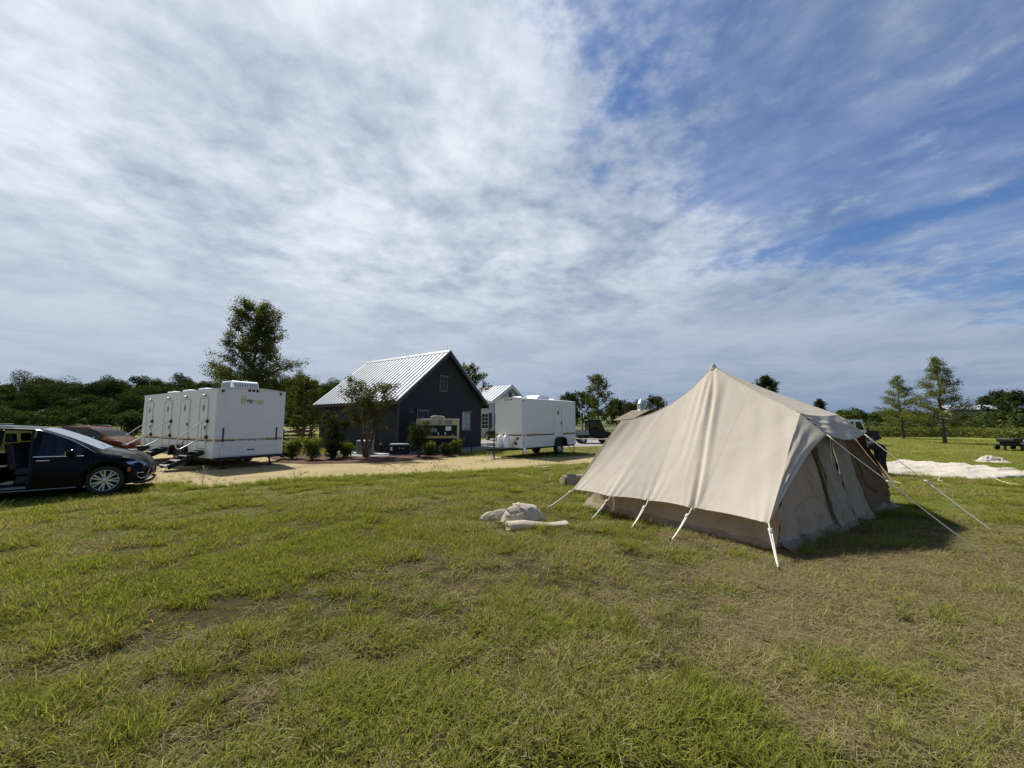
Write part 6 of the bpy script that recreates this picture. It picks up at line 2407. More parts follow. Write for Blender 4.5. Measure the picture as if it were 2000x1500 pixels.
def make_utv():
    p = at(1124, 866, 33.6)
    root = thing('utility_vehicle', 'black side by side utility vehicle with roof and small cargo bed', 'utility vehicle', (p.x, p.y, 0), R(2))
    bd = MB()
    bd.prism([(0.0, 0.50), (1.0, 0.50), (1.05, 0.42), (2.15, 0.42), (2.25, 0.62), (2.95, 0.62), (3.0, 0.88), (2.75, 1.02), (2.2, 1.08), (2.15, 0.55), (1.10, 0.55), (1.05, 1.0), (0.0, 1.0)], -0.74, 0.74, 'y')
    bd.build('body', M['black_plastic'], root, bevel=0.04)
    bed = MB()
    bed.box(0.02, 1.0, -0.78, -0.745, 0.74, 1.12); bed.box(0.02, 1.0, 0.745, 0.78, 0.74, 1.12)
    bed.build('bed_side', M['ac_grey'], root, bevel=0.01)
    fr = MB()
    for y in (-0.70, 0.70):
        fr.tube([(1.02, y, 0.9), (1.05, y, 1.86), (1.15, y, 1.94), (1.95, y, 1.94), (2.08, y, 1.86), (2.42, y, 1.05)], 0.035, 8)
        fr.tube([(1.62, y, 0.56), (1.62, y, 1.93)], 0.03, 8)
    for x, z in ((1.05, 1.86), (2.05, 1.87), (1.05, 1.25)):
        fr.tube([(x, -0.70, z), (x, 0.70, z)], 0.03, 8)
    fr.build('roll_cage', M['black_metal'], root, smooth=60)
    MB().prism([(0.90, 1.95), (2.20, 1.95), (2.15, 2.03), (1.0, 2.04)], -0.76, 0.76, 'y').build('roof', M['black_plastic'], root, bevel=0.02)
    MB().add([(2.10, -0.66, 1.86), (2.10, 0.66, 1.86), (2.42, 0.66, 1.08), (2.42, -0.66, 1.08)], [(0, 1, 2, 3)]).build('windscreen', M['glass'], root)
    for y in (-0.40, 0.40):
        sb = MB()
        sb.box(1.18, 1.66, y - 0.30, y + 0.30, 0.70, 0.88)
        sb.prism([(1.10, 0.88), (1.26, 0.88), (1.18, 1.55), (1.08, 1.55)], y - 0.30, y + 0.30, 'y')
        sb.build('seat', M['seat'], root, bevel=0.03)
    for s_ in (-1, 1):
        for xa, xb, xt in ((1.66, 2.34, 2.08), (1.10, 1.60, 1.60)):
            MB().box(xa, xb, *sorted((s_ * 0.742, s_ * 0.765)), 0.60, 1.22).build('side_door', M['black_plastic'], root, bevel=0.01)
            MB().prism([(xa, 1.225), (xb - (0.04 if xt != xb else 0), 1.225), (xt, 1.90), (xa, 1.90)], *sorted((s_ * 0.735, s_ * 0.745)), axis='y').build('side_window', M['dark_glass'], root)
    MB().box(1.0, 1.04, -0.70, 0.70, 0.9, 1.35).build('rear_bulkhead', M['black_plastic'], root)
    MB().box(1.0, 1.012, -0.66, 0.66, 1.36, 1.84).build('rear_window', M['dark_glass'], root)
    MB().lathe([(0.15, -0.012), (0.165, 0), (0.15, 0.012), (0.135, 0)], 18, 'x', (2.0, 0.4, 1.2), close=True).build('steering_wheel', M['interior'], root, smooth=60)
    for x in (0.52, 2.50):
        wheel_part(root, (x, -0.68, 0.33), 0.33, 0.26, -1, 0.17, 5)
        wheel_part(root, (x, 0.68, 0.33), 0.33, 0.26, 1, 0.17, 5)
    for y in (-0.5, 0.5):
        MB().box(2.98, 3.03, y - 0.14, y + 0.14, 0.78, 0.88).build('headlight', M['lamp_glass'], root, bevel=0.01)


make_utv()


def make_offroad():
    # boxy white four wheel drive half hidden behind the tent door; its nose points right
    p = at(1701, 868, 31.5)
    L_ = 3.9
    root = thing('white_offroader', 'boxy white off road vehicle mostly hidden behind the tent', 'off road vehicle', (p.x - L_, 31.5, 0), 0)
    bd = MB()
    bd.prism([(0.0, 0.45), (0.12, 0.40), (L_ - 0.1, 0.40), (L_, 0.60), (L_, 1.12), (2.85, 1.20), (0.0, 1.22)], -0.84, 0.84, 'y')
    bd.build('body', M['black_plastic'], root, bevel=0.03)
    cab = MB()
    # cab pillars and roof, open window holes
    for x0, x1, xt0, xt1 in ((0.0, 0.12, 0.05, 0.17), (0.98, 1.12, 0.98, 1.12), (1.95, 2.09, 1.93, 2.07), (2.72, 2.86, 2.50, 2.62)):
        for y0, y1 in ((-0.82, -0.77), (0.77, 0.82)):
            cab.prism([(x0, 1.225), (x1, 1.225), (xt1, 1.86), (xt0, 1.86)], y0, y1, 'y')
    cab.box(0.03, 2.66, -0.82, 0.82, 1.861, 2.02)
    cab.build('cab', M['car_white'], root, bevel=0.02)
    lo = MB(); lo.box(0.0, 2.86, -0.845, -0.8405, 1.0, 1.215)
    lo.build('door_panel', M['car_white'], root)
    MB().box(0.13, 0.97, -0.80, -0.79, 1.23, 1.855).build('window', M['dark_glass'], root)
    MB().box(1.13, 1.94, -0.80, -0.79, 1.23, 1.855).build('window', M['dark_glass'], root)
    MB().prism([(2.10, 1.23), (2.70, 1.23), (2.49, 1.855), (2.08, 1.855)], -0.80, -0.79, 'y').build('window', M['dark_glass'], root)
    MB().add([(2.84, -0.76, 1.23), (2.84, 0.76, 1.23), (2.58, 0.76, 1.855), (2.58, -0.76, 1.855)], [(0, 1, 2, 3)]).build('windscreen', M['dark_glass'], root)
    for x in (0.75, 3.15):
        wheel_part(root, (x, -0.74, 0.40), 0.40, 0.25, -1, 0.21, 5)
        wheel_part(root, (x, 0.74, 0.40), 0.40, 0.25, 1, 0.21, 5)
    MB().box(L_ + 0.002, L_ + 0.12, -0.85, 0.85, 0.50, 0.66).build('bumper', M['black_metal'], root, bevel=0.02)
    MB().tube([(2.75, -0.83, 1.30), (2.85, -1.02, 1.34)], 0.015, 6).build('mirror_arm', M['black_metal'], root)
    MB().box(2.80, 2.85, -1.14, -0.98, 1.25, 1.45).build('wing_mirror', M['black_plastic'], root, bevel=0.01)


make_offroad()


def make_cart():
    p = at(1985, 880, 24.5)
    root = thing('flat_cart', 'low black utility cart with a pale folded cover cut off by the right edge', 'cart', (p.x, p.y, 0), R(8))
    MB().box(0.15, 2.2, 0.0, 1.1, 0.30, 0.38).build('deck', M['black_metal'], root, bevel=0.01)
    MB().box(0.0, 0.7, 0.02, 0.9, 0.55, 0.80).build('tool_box', M['black_plastic'], root, bevel=0.06)
    MB().box(0.12, 0.5, 0.1, 0.8, 0.381, 0.549).build('box_base', M['black_metal'], root)

    def f(u, v):
        x = 0.55 + 1.7 * u
        an = math.pi * v
        h = 0.34 * (0.5 + 0.5 * math.sin(math.pi * min(1, u * 1.4 + .15))) * (1 + 0.2 * (fbm(u * 7, v * 5, 3, 3) - .5))
        return (x, 0.5 - 0.52 * math.cos(an), 0.385 + h * math.sin(an) ** 0.7)
    MB().grid(f, 30, 20).build('folded_cover', M['ac_grey'], root, smooth=180)
    MB().box(0.05, 0.15, 0.5, 0.6, 0.02, 0.35).build('stand', M['black_metal'], root)
    for x in (0.5, 1.8):
        wheel_part(root, (x, -0.06, 0.20), 0.20, 0.10, -1, 0.10, 5)
        wheel_part(root, (x, 1.16, 0.20), 0.20, 0.10, 1, 0.10, 5)


make_cart()


# ------------------------------------------------------------------ the person bending over behind the tent
def skin_body(name, pts, edges, radii, mt, parent, root_i=0, sub=2):
    me = bpy.data.meshes.new(name)
    me.from_pydata([tuple(p) for p in pts], edges, [])
    o = bpy.data.objects.new(name, me)
    COL.objects.link(o)
    o.parent = parent
    sk = o.modifiers.new('skin', 'SKIN')
    sk.use_smooth_shade = True
    for i, r_ in enumerate(radii):
        d = me.skin_vertices[0].data[i]
        d.radius = r_ if isinstance(r_, tuple) else (r_, r_)
        d.use_root = (i == root_i)
    sb = o.modifiers.new('round', 'SUBSURF')
    sb.levels = sb.render_levels = sub
    me.materials.append(mt)
    return o


def make_person():
    # local x points the way the person faces (towards picture left, behind the tent); hips high, trunk bent down
    f0 = G(1722, 928)
    root = thing('person', 'person in black clothes bending over behind the tent door end', 'person', f0, R(172))
    P = [(0.02, 0.0, 0.98),                                        # 0 pelvis
         (0.22, 0.0, 1.06), (0.46, 0.0, 0.98), (0.62, 0.0, 0.84),     # 1-3 trunk to neck base
         (0.70, 0.0, 0.76), (0.78, 0.0, 0.68),                       # 4 neck 5 head
         (-0.02, 0.11, 0.90), (0.04, 0.15, 0.50), (-0.04, 0.16, 0.09),  # 6-8 leg
         (-0.02, -0.11, 0.90), (0.02, -0.14, 0.50), (-0.06, -0.15, 0.09),  # 9-11 leg
         (0.56, 0.19, 0.86), (0.64, 0.24, 0.58), (0.80, 0.16, 0.36),      # 12-14 arm
         (0.56, -0.19, 0.86), (0.66, -0.24, 0.58), (0.82, -0.16, 0.36)]   # 15-17
    E_ = [(0, 1), (1, 2), (2, 3), (3, 4), (4, 5), (0, 6), (6, 7), (7, 8), (0, 9), (9, 10), (10, 11), (3, 12), (12, 13), (13, 14), (3, 15), (15, 16), (16, 17)]
    Rr = [(.21, .18), (.20, .17), (.21, .16), (.16, .12), .06, .085, .14, .09, .06, .14, .09, .06, .065, .048, .036, .065, .048, .036]
    skin_body('body', P, E_, Rr, M['cloth_black'], root)
    for k in (8, 11):
        x, y, z = P[k]
        MB().prism([(x - 0.09, 0.0), (x + 0.20, 0.0), (x + 0.20, 0.05), (x + 0.06, 0.11), (x - 0.08, 0.11)], y - 0.05, y + 0.05, 'y').build('shoe', M['black_plastic'], root, bevel=0.02)
    hx, hy, hz = 0.80, 0.0, 0.655
    hd = MB().grid(lambda u, v: (hx + 0.105 * math.sin(math.pi * v) * math.cos(2 * math.pi * u), hy + 0.08 * math.sin(math.pi * v) * math.sin(2 * math.pi * u), hz - 0.125 * math.cos(math.pi * v)), 20, 14)
    hd.grid(lambda u, v: (hx + 0.10 + 0.022 * math.sin(math.pi * v) * math.cos(2 * math.pi * u), 0.018 * math.sin(math.pi * v) * math.sin(2 * math.pi * u), hz - 0.02 - 0.03 * math.cos(math.pi * v)), 8, 6)
    for s_ in (-1, 1):
        hd.grid(lambda u, v: (hx - 0.01 + 0.022 * math.sin(math.pi * v) * math.cos(2 * math.pi * u), s_ * 0.08 + 0.012 * math.sin(math.pi * v) * math.sin(2 * math.pi * u), hz - 0.033 * math.cos(math.pi * v)), 8, 6)
    hd.build('head', M['skin'], root, smooth=180)
    hr = MB().grid(lambda u, v: (hx - 0.02 + 0.112 * math.sin(math.pi * v * .6) * math.cos(2 * math.pi * u), 0.092 * math.sin(math.pi * v * .6) * math.sin(2 * math.pi * u), hz + 0.02 + 0.125 * math.cos(math.pi * v * .6)), 20, 10)
    hr.build('hair', M['hair'], root, smooth=180)
    for k, s_ in ((14, 1), (17, -1)):
        w_ = Vector(P[k])
        pts, ed, rd = [w_ + Vector((-0.02, 0, 0.03)), w_ + Vector((0.035, 0, -0.05))], [(0, 1)], [.03, (.04, .022)]
        for j, (off, ln) in enumerate(((-0.03, .07), (-0.01, .08), (0.01, .078), (0.03, .06))):
            b = len(pts)
            pts += [w_ + Vector((0.05, off, -0.075)), w_ + Vector((0.05 + ln * .5, off * 1.1, -0.075 - ln * .6)), w_ + Vector((0.05 + ln * .5, off * 1.1, -0.075 - ln * 1.05))]
            ed += [(1, b), (b, b + 1), (b + 1, b + 2)]
            rd += [.010, .009, .007]
        b = len(pts)
        pts += [w_ + Vector((0.03, -s_ * 0.05, -0.06)), w_ + Vector((0.06, -s_ * 0.065, -0.10))]
        ed += [(1, b), (b, b + 1)]
        rd += [.012, .009]
        skin_body('hand', pts, ed, rd, M['skin'], root, 1, 1)


make_person()


# ================================================================== TREES AND SHRUBS
def leaves_np(C, size, rng, up=0.35, aspect=0.55, face=None):
    """one folded diamond leaf per centre. C (N,3)"""
    n = len(C)
    d = rng.normal(size=(n, 3)); d[:, 2] = d[:, 2] * 0.6 - 0.15
    d /= np.linalg.norm(d, axis=1)[:, None]
    nv = rng.normal(size=(n, 3)); nv[:, 2] = np.abs(nv[:, 2]) + up
    if face is not None: nv = nv * np.where(rng.random(n) < 0.34, 1.4, 0.34)[:, None] + face * 1.1
    s_ = np.cross(d, nv); s_ /= (np.linalg.norm(s_, axis=1)[:, None] + 1e-9)
    if face is not None:
        d = np.cross(nv, s_); d /= (np.linalg.norm(d, axis=1)[:, None] + 1e-9)
    L_ = size * (0.6 + 0.8 * rng.random(n))[:, None]
    W_ = L_ * aspect
    nn = np.cross(s_, d)
    V = np.stack([C - d * L_ * .5, C + s_ * W_ * .5 + nn * W_ * .12, C + d * L_ * .5, C - s_ * W_ * .5 + nn * W_ * .12], 1).reshape(-1, 3)
    F = np.arange(4 * n).reshape(n, 4)
    return V, F


def build_tree(name, label, cat, loc, h, rad, profile, trunk_r, n_limb, n_leaf, leaf, mat_, bark, seed, clear=0.14, rise=0.45, droop=0.0, cl=0.34, group=None, stems=1, lean=0.0, twigs=6, aspect=0.55, tag_it=True, jit=0.0):
    rng = np.random.default_rng(seed)
    rr = random.Random(seed)
    tb = MB()
    C = []
    root = thing(name, label, cat, loc, 0.0, group) if tag_it else None
    segs = []                                        # (p0, p1) twig segments that carry leaves
    for st in range(stems):
        if stems == 1:
            base, top = Vector((0, 0, 0)), Vector((rr.uniform(-.02, .02) * h + lean, rr.uniform(-.02, .02) * h, h * 0.97))
        else:
            a = 2 * math.pi * st / stems + rr.uniform(-.3, .3)
            base = Vector((math.cos(a) * trunk_r * 1.5, math.sin(a) * trunk_r * 1.5, 0))
            sp = rr.uniform(0.35, 0.75)
            top = Vector((math.cos(a) * rad * sp, math.sin(a) * rad * sp, h * rr.uniform(0.75, 0.98)))
        npt = 10
        path = []
        for k in range(npt + 1):
            t = k / npt
            p = base.lerp(top, t)
            if stems > 1: p = Vector((lerp(base.x, top.x, t ** 1.25), lerp(base.y, top.y, t ** 1.25), lerp(0, top.z, t)))
            w = 0.012 * h * math.sin(math.pi * t)
            p += Vector((rr.uniform(-w, w), rr.uniform(-w, w), 0))
            path.append(p)
        rs = [max(0.008, trunk_r * ((1 - k / npt) ** 0.85) * (1.25 if k == 0 else 1)) for k in range(npt + 1)]
        tb.tube(path, rs, 9)
        for k in range(n_limb):
            t = clear + (1 - clear) * ((k + rr.random()) / n_limb) ** 0.92
            t = min(t, 0.985)
            i = min(npt - 1, int(t * npt))
            p0 = path[i].lerp(path[i + 1], t * npt - i)
            az = k * 2.39996 + rr.uniform(-.5, .5) + st
            ln = profile((t - clear) / (1 - clear)) * rad * rr.uniform(0.70, 1.12) * (1 if stems == 1 else 0.62)
            el = lerp(rise * 0.55, rise * 1.7, t) + rr.uniform(-.12, .12)
            d = Vector((math.cos(az) * math.cos(el), math.sin(az) * math.cos(el), math.sin(el)))
            pts = [p0]
            for j in range(4):
                d = (d + Vector((rr.uniform(-.16, .16), rr.uniform(-.16, .16), rr.uniform(-.06, .12) - droop * j))).normalized()
                pts.append(pts[-1] + d * ln / 4)
            r0 = max(0.010, rs[i] * 0.42)
            tb.tube(pts, [r0, r0 * .75, r0 * .5, r0 * .32, 0.004], 5)
            for j in range(twigs):
                u = rr.uniform(0.22, 1.0)
                ii = min(3, int(u * 4))
                q = pts[ii].lerp(pts[ii + 1], u * 4 - ii)
                td = (d + Vector((rr.uniform(-1, 1), rr.uniform(-1, 1), rr.uniform(-.35, .6)))).normalized()
                tl = ln * cl * rr.uniform(0.55, 1.15) * (1.15 - 0.4 * u) + 0.12
                e = q + td * tl
                tb.tube([q, q.lerp(e, .5) + Vector((0, 0, 0.02)), e], [r0 * .28 + .003, r0 * .16 + .002, .002], 4, caps=False)
                segs.append((q, e))
            segs.append((pts[2], pts[4]))
    A = np.array([s_[0] for s_ in segs]); B = np.array([s_[1] for s_ in segs])
    w = np.linalg.norm(B - A, axis=1) + 0.1
    pick = rng.choice(len(segs), n_leaf, p=w / w.sum())
    t = rng.random(n_leaf)[:, None] ** 0.75
    C = A[pick] * (1 - t) + B[pick] * t + rng.normal(size=(n_leaf, 3)) * max(leaf * 0.75, jit)
    C[:, 2] = np.maximum(C[:, 2], 0.05)
    V, F = leaves_np(C, leaf, rng, aspect=aspect)
    clump = rng.random(len(segs))[pick]
    tint = np.clip(0.55 * clump + 0.45 * rng.random(n_leaf), 0, 1)
    me = fast_mesh('crown', V, F, mat_, {'tint': np.repeat(tint, 4)}, smooth=False)
    tme = tb.mesh('trunk', bark, smooth=60)
    o1 = link_mesh('trunk', tme, root)
    o2 = link_mesh('crown', me, root)
    return root


conic = lambda t: max(0.05, (1 - t) ** 0.8) * (0.75 + 0.25 * min(1, t * 6))
oval = lambda t: max(0.12, math.sin(math.pi * (0.16 + 0.80 * t)) ** 0.8)
pear = lambda t: max(0.08, (0.75 + 0.25 * math.sin(t * 9)) * math.sin(math.pi * (0.22 + 0.74 * t)) ** 0.7)
bigp = lambda t: max(0.10, [1.18, 1.15, 0.95, 1.0, 0.88, 0.72, 0.70, 0.66, 0.62, 0.52, 0.34][min(10, int(t * 10.9))])

b = at(490, 870, 30)
build_tree('big_tree', 'tall open crowned tree rising behind the long trailer', 'tree', (b.x, b.y, 0), 11.05, 2.85, bigp, 0.21, 64, 46000, 0.125, M['leaf_big'], M['bark'], 7, clear=0.27, rise=0.34, cl=0.46, twigs=9, jit=0.16)
b = G(1846, 866)
build_tree('cypress_tree', 'taller of two young conical trees on the mown field', 'tree', b, 7.7, 2.35, conic, 0.13, 60, 17000, 0.12, M['leaf_cyp'], M['bark'], 11, clear=0.17, rise=0.12, cl=0.40, group='young conical trees on the field', aspect=0.4, jit=0.13)
b = G(1765, 856.5)
build_tree('cypress_tree', 'smaller young conical tree beside the taller one', 'tree', b, 7.2, 2.75, conic, 0.12, 54, 15000, 0.12, M['leaf_cyp'], M['bark'], 12, clear=0.18, rise=0.12, cl=0.40, group='young conical trees on the field', aspect=0.4, jit=0.13)
b = G(715, 894.5)
build_tree('crape_myrtle', 'small multi stemmed tree with reddish bark in front of the barn', 'tree', b, 3.95, 2.0, oval, 0.065, 11, 8500, 0.09, M['leaf_myrtle'], M['bark_red'], 21, clear=0.34, rise=0.62, cl=0.5, stems=6, twigs=6)
b = at(913, 870, 34)
build_tree('round_tree', 'leafy tree behind the right roof edge of the barn', 'tree', (b.x, b.y, 0), 6.7, 1.9, oval, 0.13, 28, 7500, 0.16, M['leaf_big'], M['bark'], 23, clear=0.2, rise=0.5, cl=0.45)
b = at(1170, 860, 52)
build_tree('open_tree', 'tall loose tree standing behind the black utility vehicle', 'tree', (b.x, b.y, 0), 7.9, 2.5, oval, 0.14, 34, 5200, 0.22, M['leaf_big'], M['bark'], 25, clear=0.22, rise=0.5, cl=0.45)
b = at(592, 870, 40)
build_tree('willow_tree', 'broad yellow green tree between the long trailer and the barn', 'tree', (b.x, b.y, 0), 6.3, 2.1, oval, 0.14, 36, 7500, 0.20, M['leaf_willow'], M['bark'], 27, clear=0.06, rise=0.5, droop=0.10, cl=0.45)
b = at(655, 870, 60)
build_tree('dark_tree', 'dark tree just behind the left end of the barn', 'tree', (b.x - 1.5, b.y, 0), 7.0, 3.0, oval, 0.16, 32, 5200, 0.30, M['leaf_dark'], M['bark'], 28, clear=0.08, rise=0.45, cl=0.45)
b = at(1503, 860, 66)
build_tree('dense_round_tree', 'dense dark round topped tree above the tent roof', 'tree', (b.x, b.y, 0), 9.3, 2.4, oval, 0.16, 40, 9000, 0.26, M['leaf_dark'], M['bark'], 31, clear=0.30, rise=0.55, cl=0.42)
b = at(1606, 860, 95)
build_tree('small_far_tree', 'small dark tree showing above the tent awning', 'tree', (b.x, b.y, 0), 7.2, 1.5, oval, 0.14, 22, 2600, 0.34, M['leaf_dark'], M['bark'], 33, clear=0.3, rise=0.5, cl=0.45)
for k, (px, Y, h, rad, lab) in enumerate([
        (1112, 66, 6.4, 2.3, 'dark tree showing over the right end of the short trailer'), (1138, 72, 7.0, 3.0, 'dark tree just left of the loose tree'),
        (1205, 74, 5.6, 2.6, 'low dark tree right of the loose tree'), (1232, 80, 5.2, 2.8, 'low dark tree left of the cupola'),
        (1282, 78, 6.2, 3.6, 'broad dark tree right of the cupola at the tent slope')]):
    b = at(px, 860, Y)
    build_tree('background_tree', lab, 'tree', (b.x, b.y, 0), h, rad, oval, 0.15, 24, 3600, 0.34, M['leaf_dark'], M['bark'], 40 + k, clear=0.10, rise=0.5, cl=0.45, group='dark trees behind the paddock fence')
b = at(1222, 860, 70)
build_tree('bare_topped_tree', 'thin spiky tree top left of the cupola', 'tree', (b.x, b.y, 0), 5.9, 1.0, conic, 0.06, 16, 160, 0.2, M['leaf_dark'], M['bark'], 47, clear=0.4, rise=0.5, cl=0.4)
b = at(258, 868, 46)
build_tree('waterside_bush', 'light green bush at the foot of the wooded hill left of the trailer', 'bush', (b.x, b.y, 0), 2.7, 2.4, oval, 0.06, 10, 4200, 0.22, M['leaf_hedge'], M['bark'], 49, clear=0.05, rise=0.6, cl=0.5, stems=4)


# ------------------------------------------------------------------ shrubs by the barn
def shrub(label, px, py, h, rad, seed, mt='leaf_shrub', leaf=0.085, n=1900, name='shrub', group='shrubs in the mulch bed', stems=7):
    b = G(px, py)
    return build_tree(name, label, 'shrub', b, h, rad, lambda t: max(0.35, math.sin(math.pi * (0.25 + 0.6 * t))), 0.018, 7, n, leaf, M[mt], M['bark'], seed, clear=0.12, rise=0.7, cl=0.6, stems=stems, twigs=4, group=group)


shrub('leafy green shrub nearest the long trailer', 571, 899, 0.85, 0.55, 61)
shrub('full rounded green shrub second from the long trailer', 610, 901, 0.90, 0.60, 62, n=2300)
shrub('dark small leaved shrub under the little dark tree', 648, 899, 0.75, 0.48, 63, 'leaf_dark')
shrub('low bright green shrub left of the multi stemmed tree', 675, 895, 0.62, 0.42, 64)
shrub('olive green shrub right of the black utility cabinet', 838, 891, 0.62, 0.36, 65)
shrub('low dark rounded shrub in front of the generator wheels', 870, 891.5, 0.55, 0.36, 66, 'leaf_hedge')
shrub('bright upright shrub at the hitch end of the generator', 890, 889, 0.66, 0.38, 67)
b = G(652, 896)
build_tree('young_tree', 'little dark leaved tree at the left corner of the barn', 'tree', b, 2.35, 0.85, oval, 0.03, 9, 2600, 0.10, M['leaf_dark'], M['bark'], 71, clear=0.35, rise=0.6, cl=0.55, stems=3)
b = G(818, 894)
build_tree('young_tree', 'little dark leaved tree in front of the generator', 'tree', b, 1.75, 0.72, oval, 0.025, 9, 2300, 0.10, M['leaf_dark'], M['bark'], 72, clear=0.22, rise=0.6, cl=0.55, stems=5)


# ------------------------------------------------------------------ hills and woods
def hill(name, x0, x1, y0, y1, hf, mat_):
    nx, ny = 40, 16
    X, Y = np.meshgrid(np.linspace(x0, x1, nx), np.linspace(y0, y1, ny), indexing='ij')
    Z = hf(X, Y)
    V = np.stack([X.ravel(), Y.ravel(), Z.ravel()], 1)
    i, j = np.meshgrid(np.arange(nx - 1), np.arange(ny - 1), indexing='ij')
    a = (i * ny + j).ravel()
    me = fast_mesh(name, V, np.stack([a, a + ny, a + ny + 1, a + 1], 1), mat_, smooth=True)
    tag(link_mesh(name, me), kind='structure')


M['hill'] = sheet_mat('rough_hillside', (0.045, 0.055, 0.018), (0.07, 0.08, 0.025), (0.035, 0.04, 0.015), 0.2, 2.0)


def wood(name, label, pts, mat_, seed, nq=420, q=0.75):
    """a far wood: each crown is built of leaf masses round several lobes"""
    rng = np.random.default_rng(seed)
    VV, FF, TT, k0 = [], [], [], 0
    for (x, y, z, r, h) in pts:
        nl = rng.integers(4, 7)
        lc = rng.normal(size=(nl, 3)) * np.array([r * .40, r * .40, h * .12])
        lc[0] = 0
        lc[:, 2] += h * 0.60
        lr = r * (0.36 + 0.22 * rng.random(nl))
        lr[0] = r * 0.74
        n = int(nq * 1.15 * (r / 4.5) ** 1.9)
        w = rng.integers(0, nl, n)
        d = rng.normal(size=(n, 3)); d /= np.linalg.norm(d, axis=1)[:, None]
        rad = lr[w][:, None] * np.where(rng.random(n) < 0.75, 0.86 + 0.28 * rng.random(n), 0.85 * rng.random(n) ** 0.4)[:, None]
        c = lc[w] + d * rad * np.array([1, 1, 0.85])
        # a skirt of low leaves down to the ground
        m = n // 8
        c[:m, 2] = rng.random(m) * h * 0.5
        c[:m, :2] = rng.normal(size=(m, 2)) * r * 0.5
        c += np.array([x, y, z])
        V, F = leaves_np(c, q, rng, aspect=0.8, face=d)
        VV.append(V); FF.append(F + k0); k0 += len(V)
        TT.append(np.repeat(np.clip(rng.random() * 0.75 + 0.25 * rng.random(n), 0, 1), 4))
    me = fast_mesh(name, np.concatenate(VV), np.concatenate(FF), mat_, {'tint': np.concatenate(TT)})
    tag(link_mesh(name, me), label, kind='stuff')


def left_h(X, Y):
    return 20 * sstep(Y, 150, 245) * (0.74 + 0.45 * (vnoise(X / 40 + 3, Y / 60, 5))) * sstep(-X, 55, 135) - 0.6


hill('wooded_hill', -520, -40, 140, 300, left_h, sheet_mat('shaded_wood_floor', (0.018, 0.024, 0.009), (0.028, 0.036, 0.013), (0.015, 0.018, 0.008), 0.2, 2.0))


def left_wood():
    rng = np.random.default_rng(5)
    pts = []
    y = 152
    while y < 262:
        x = -1.62 * y
        while x < -0.40 * y:
            xx, yy = x + rng.uniform(-2.5, 2.5), y + rng.uniform(-2.5, 2.5)
            r = rng.uniform(2.6, 6.2) if rng.random() < 0.86 else rng.uniform(6.0, 7.6)
            fr = 1.0 if y > 160 else 0.75
            pts.append((xx, yy, float(left_h(xx, yy)) - 0.5, r * fr, r * rng.uniform(1.7, 2.5) * fr))
            x += 8.6
        y += 12.5
    # ragged front edge
    for k in range(60):
        x = rng.uniform(-240, -70)
        pts.append((x, 146 + rng.uniform(-3, 4), -0.2, rng.uniform(1.8, 3.0), rng.uniform(3.5, 5.5)))
    wood('hillside_wood', 'dark broadleaf wood covering the hill on the left', pts, M['leaf_wood'], 3, 1050, 0.58)


left_wood()


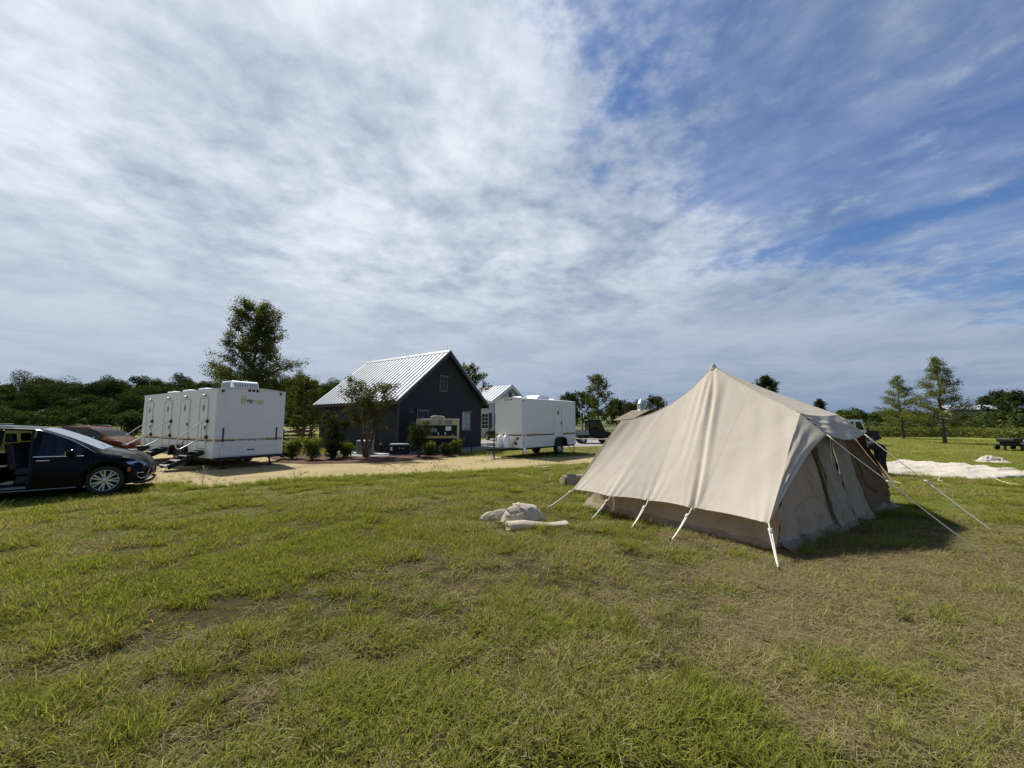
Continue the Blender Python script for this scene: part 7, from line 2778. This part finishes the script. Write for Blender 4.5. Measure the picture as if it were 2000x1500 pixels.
def right_woods():
    rng = np.random.default_rng(9)
    pts = []
    # bank of scrub and trees behind the mown field, rising to the right
    for k in range(105):
        px = rng.uniform(1655, 2150)
        Y = rng.uniform(54, 84)
        b = at(px, 850, Y)
        top = np.interp(px, [1655, 1720, 1800, 1890, 1930, 2000, 2150], [1.5, 2.3, 3.0, 3.6, 4.6, 6.0, 6.8]) * (0.75 + 0.25 * (Y - 54) / 30) * rng.uniform(0.8, 1.05)
        r = rng.uniform(1.5, 2.7)
        pts.append((b.x, b.y, -0.2, r, top))
    wood('field_edge_scrub', 'bank of dense scrub and trees along the far field edge', pts, M['leaf_hedge'], 8, 520, 0.42)
    for k, (px, Y, h, r_, lab) in enumerate([(1962, 70, 7.2, 2.6, 'dark round headed tree rising above the scrub at the right'), (1990, 64, 6.6, 2.2, 'flat topped tree above the scrub at the right edge'), (1935, 80, 6.8, 2.4, 'dark tree beside the far grey shed roof')]):
        b = at(px, 850, Y)
        build_tree('scrub_tree', lab, 'tree', (b.x, b.y, 0), h, r_, oval, 0.15, 26, 4200, 0.32, M['leaf_dark'], M['bark'], 90 + k, clear=0.1, rise=0.5, cl=0.45)
    # far low wooded ridge
    pts = []
    for k in range(150):
        px = rng.uniform(1250, 2300)
        Y = rng.uniform(240, 290)
        b = at(px, 820, Y)
        hh = np.interp(px, [1250, 1560, 1640, 1720, 1800, 2300], [8, 8.5, 10.5, 9, 8, 9]) * rng.uniform(0.85, 1.05)
        pts.append((b.x, b.y, -0.5, rng.uniform(4.5, 7.5), hh * 1.12))
    wood('far_ridge_wood', 'low dark wooded ridge on the horizon beyond the tent', pts, M['leaf_wood'], 12, 330, 1.0)
    pts = []
    for k in range(80):
        px = rng.uniform(640, 1330)
        Y = rng.uniform(120, 170)
        b = at(px, 830, Y)
        pts.append((b.x, b.y, -0.3, rng.uniform(3, 5), rng.uniform(4.8, 8.0)))
    wood('middle_wood', 'dark trees massed far behind the house and paddock', pts, M['leaf_wood'], 13, 420, 0.6)


right_woods()


def tall_weeds():
    rng = np.random.default_rng(17)
    n = 5200
    px = rng.uniform(1640, 2150, n)
    Y = rng.uniform(46.5, 52, n) - 6.5 * sstep(px, 1860, 2000)
    x = (px - 1000) / 750 * Y
    h = 0.7 + 0.9 * fbm(x * 0.4, Y * 0.4, 6, 3)
    C, T = [], []
    for j in range(4):
        z = h * (0.15 + 0.25 * j) + rng.normal(size=n) * 0.05
        C.append(np.stack([x + rng.normal(size=n) * .15, Y + rng.normal(size=n) * .15, z], 1))
        T.append(np.clip(fbm(x * .6, Y * .6, 8, 2) + rng.normal(size=n) * .2, 0, 1))
    C = np.concatenate(C)
    V, F = leaves_np(C, 0.34, rng, aspect=0.3)
    me = fast_mesh('tall_weeds', V, F, M['weed_stem'], {'tint': np.repeat(np.concatenate(T), 4)})
    tag(link_mesh('tall_weeds', me), 'belt of tall unmown weeds along the far field edge', kind='stuff')


tall_weeds()


def paddock_slope(X, Y):
    return 4.2 * sstep(Y, 70, 125) * sstep(X, -20, 10) * sstep(-X, -75, -40) - 0.5


hill('grass_slope', -30, 90, 65, 150, paddock_slope, sheet_mat('green_slope', (0.07, 0.095, 0.022), (0.09, 0.11, 0.03), (0.06, 0.08, 0.02), 0.3, 3.0))
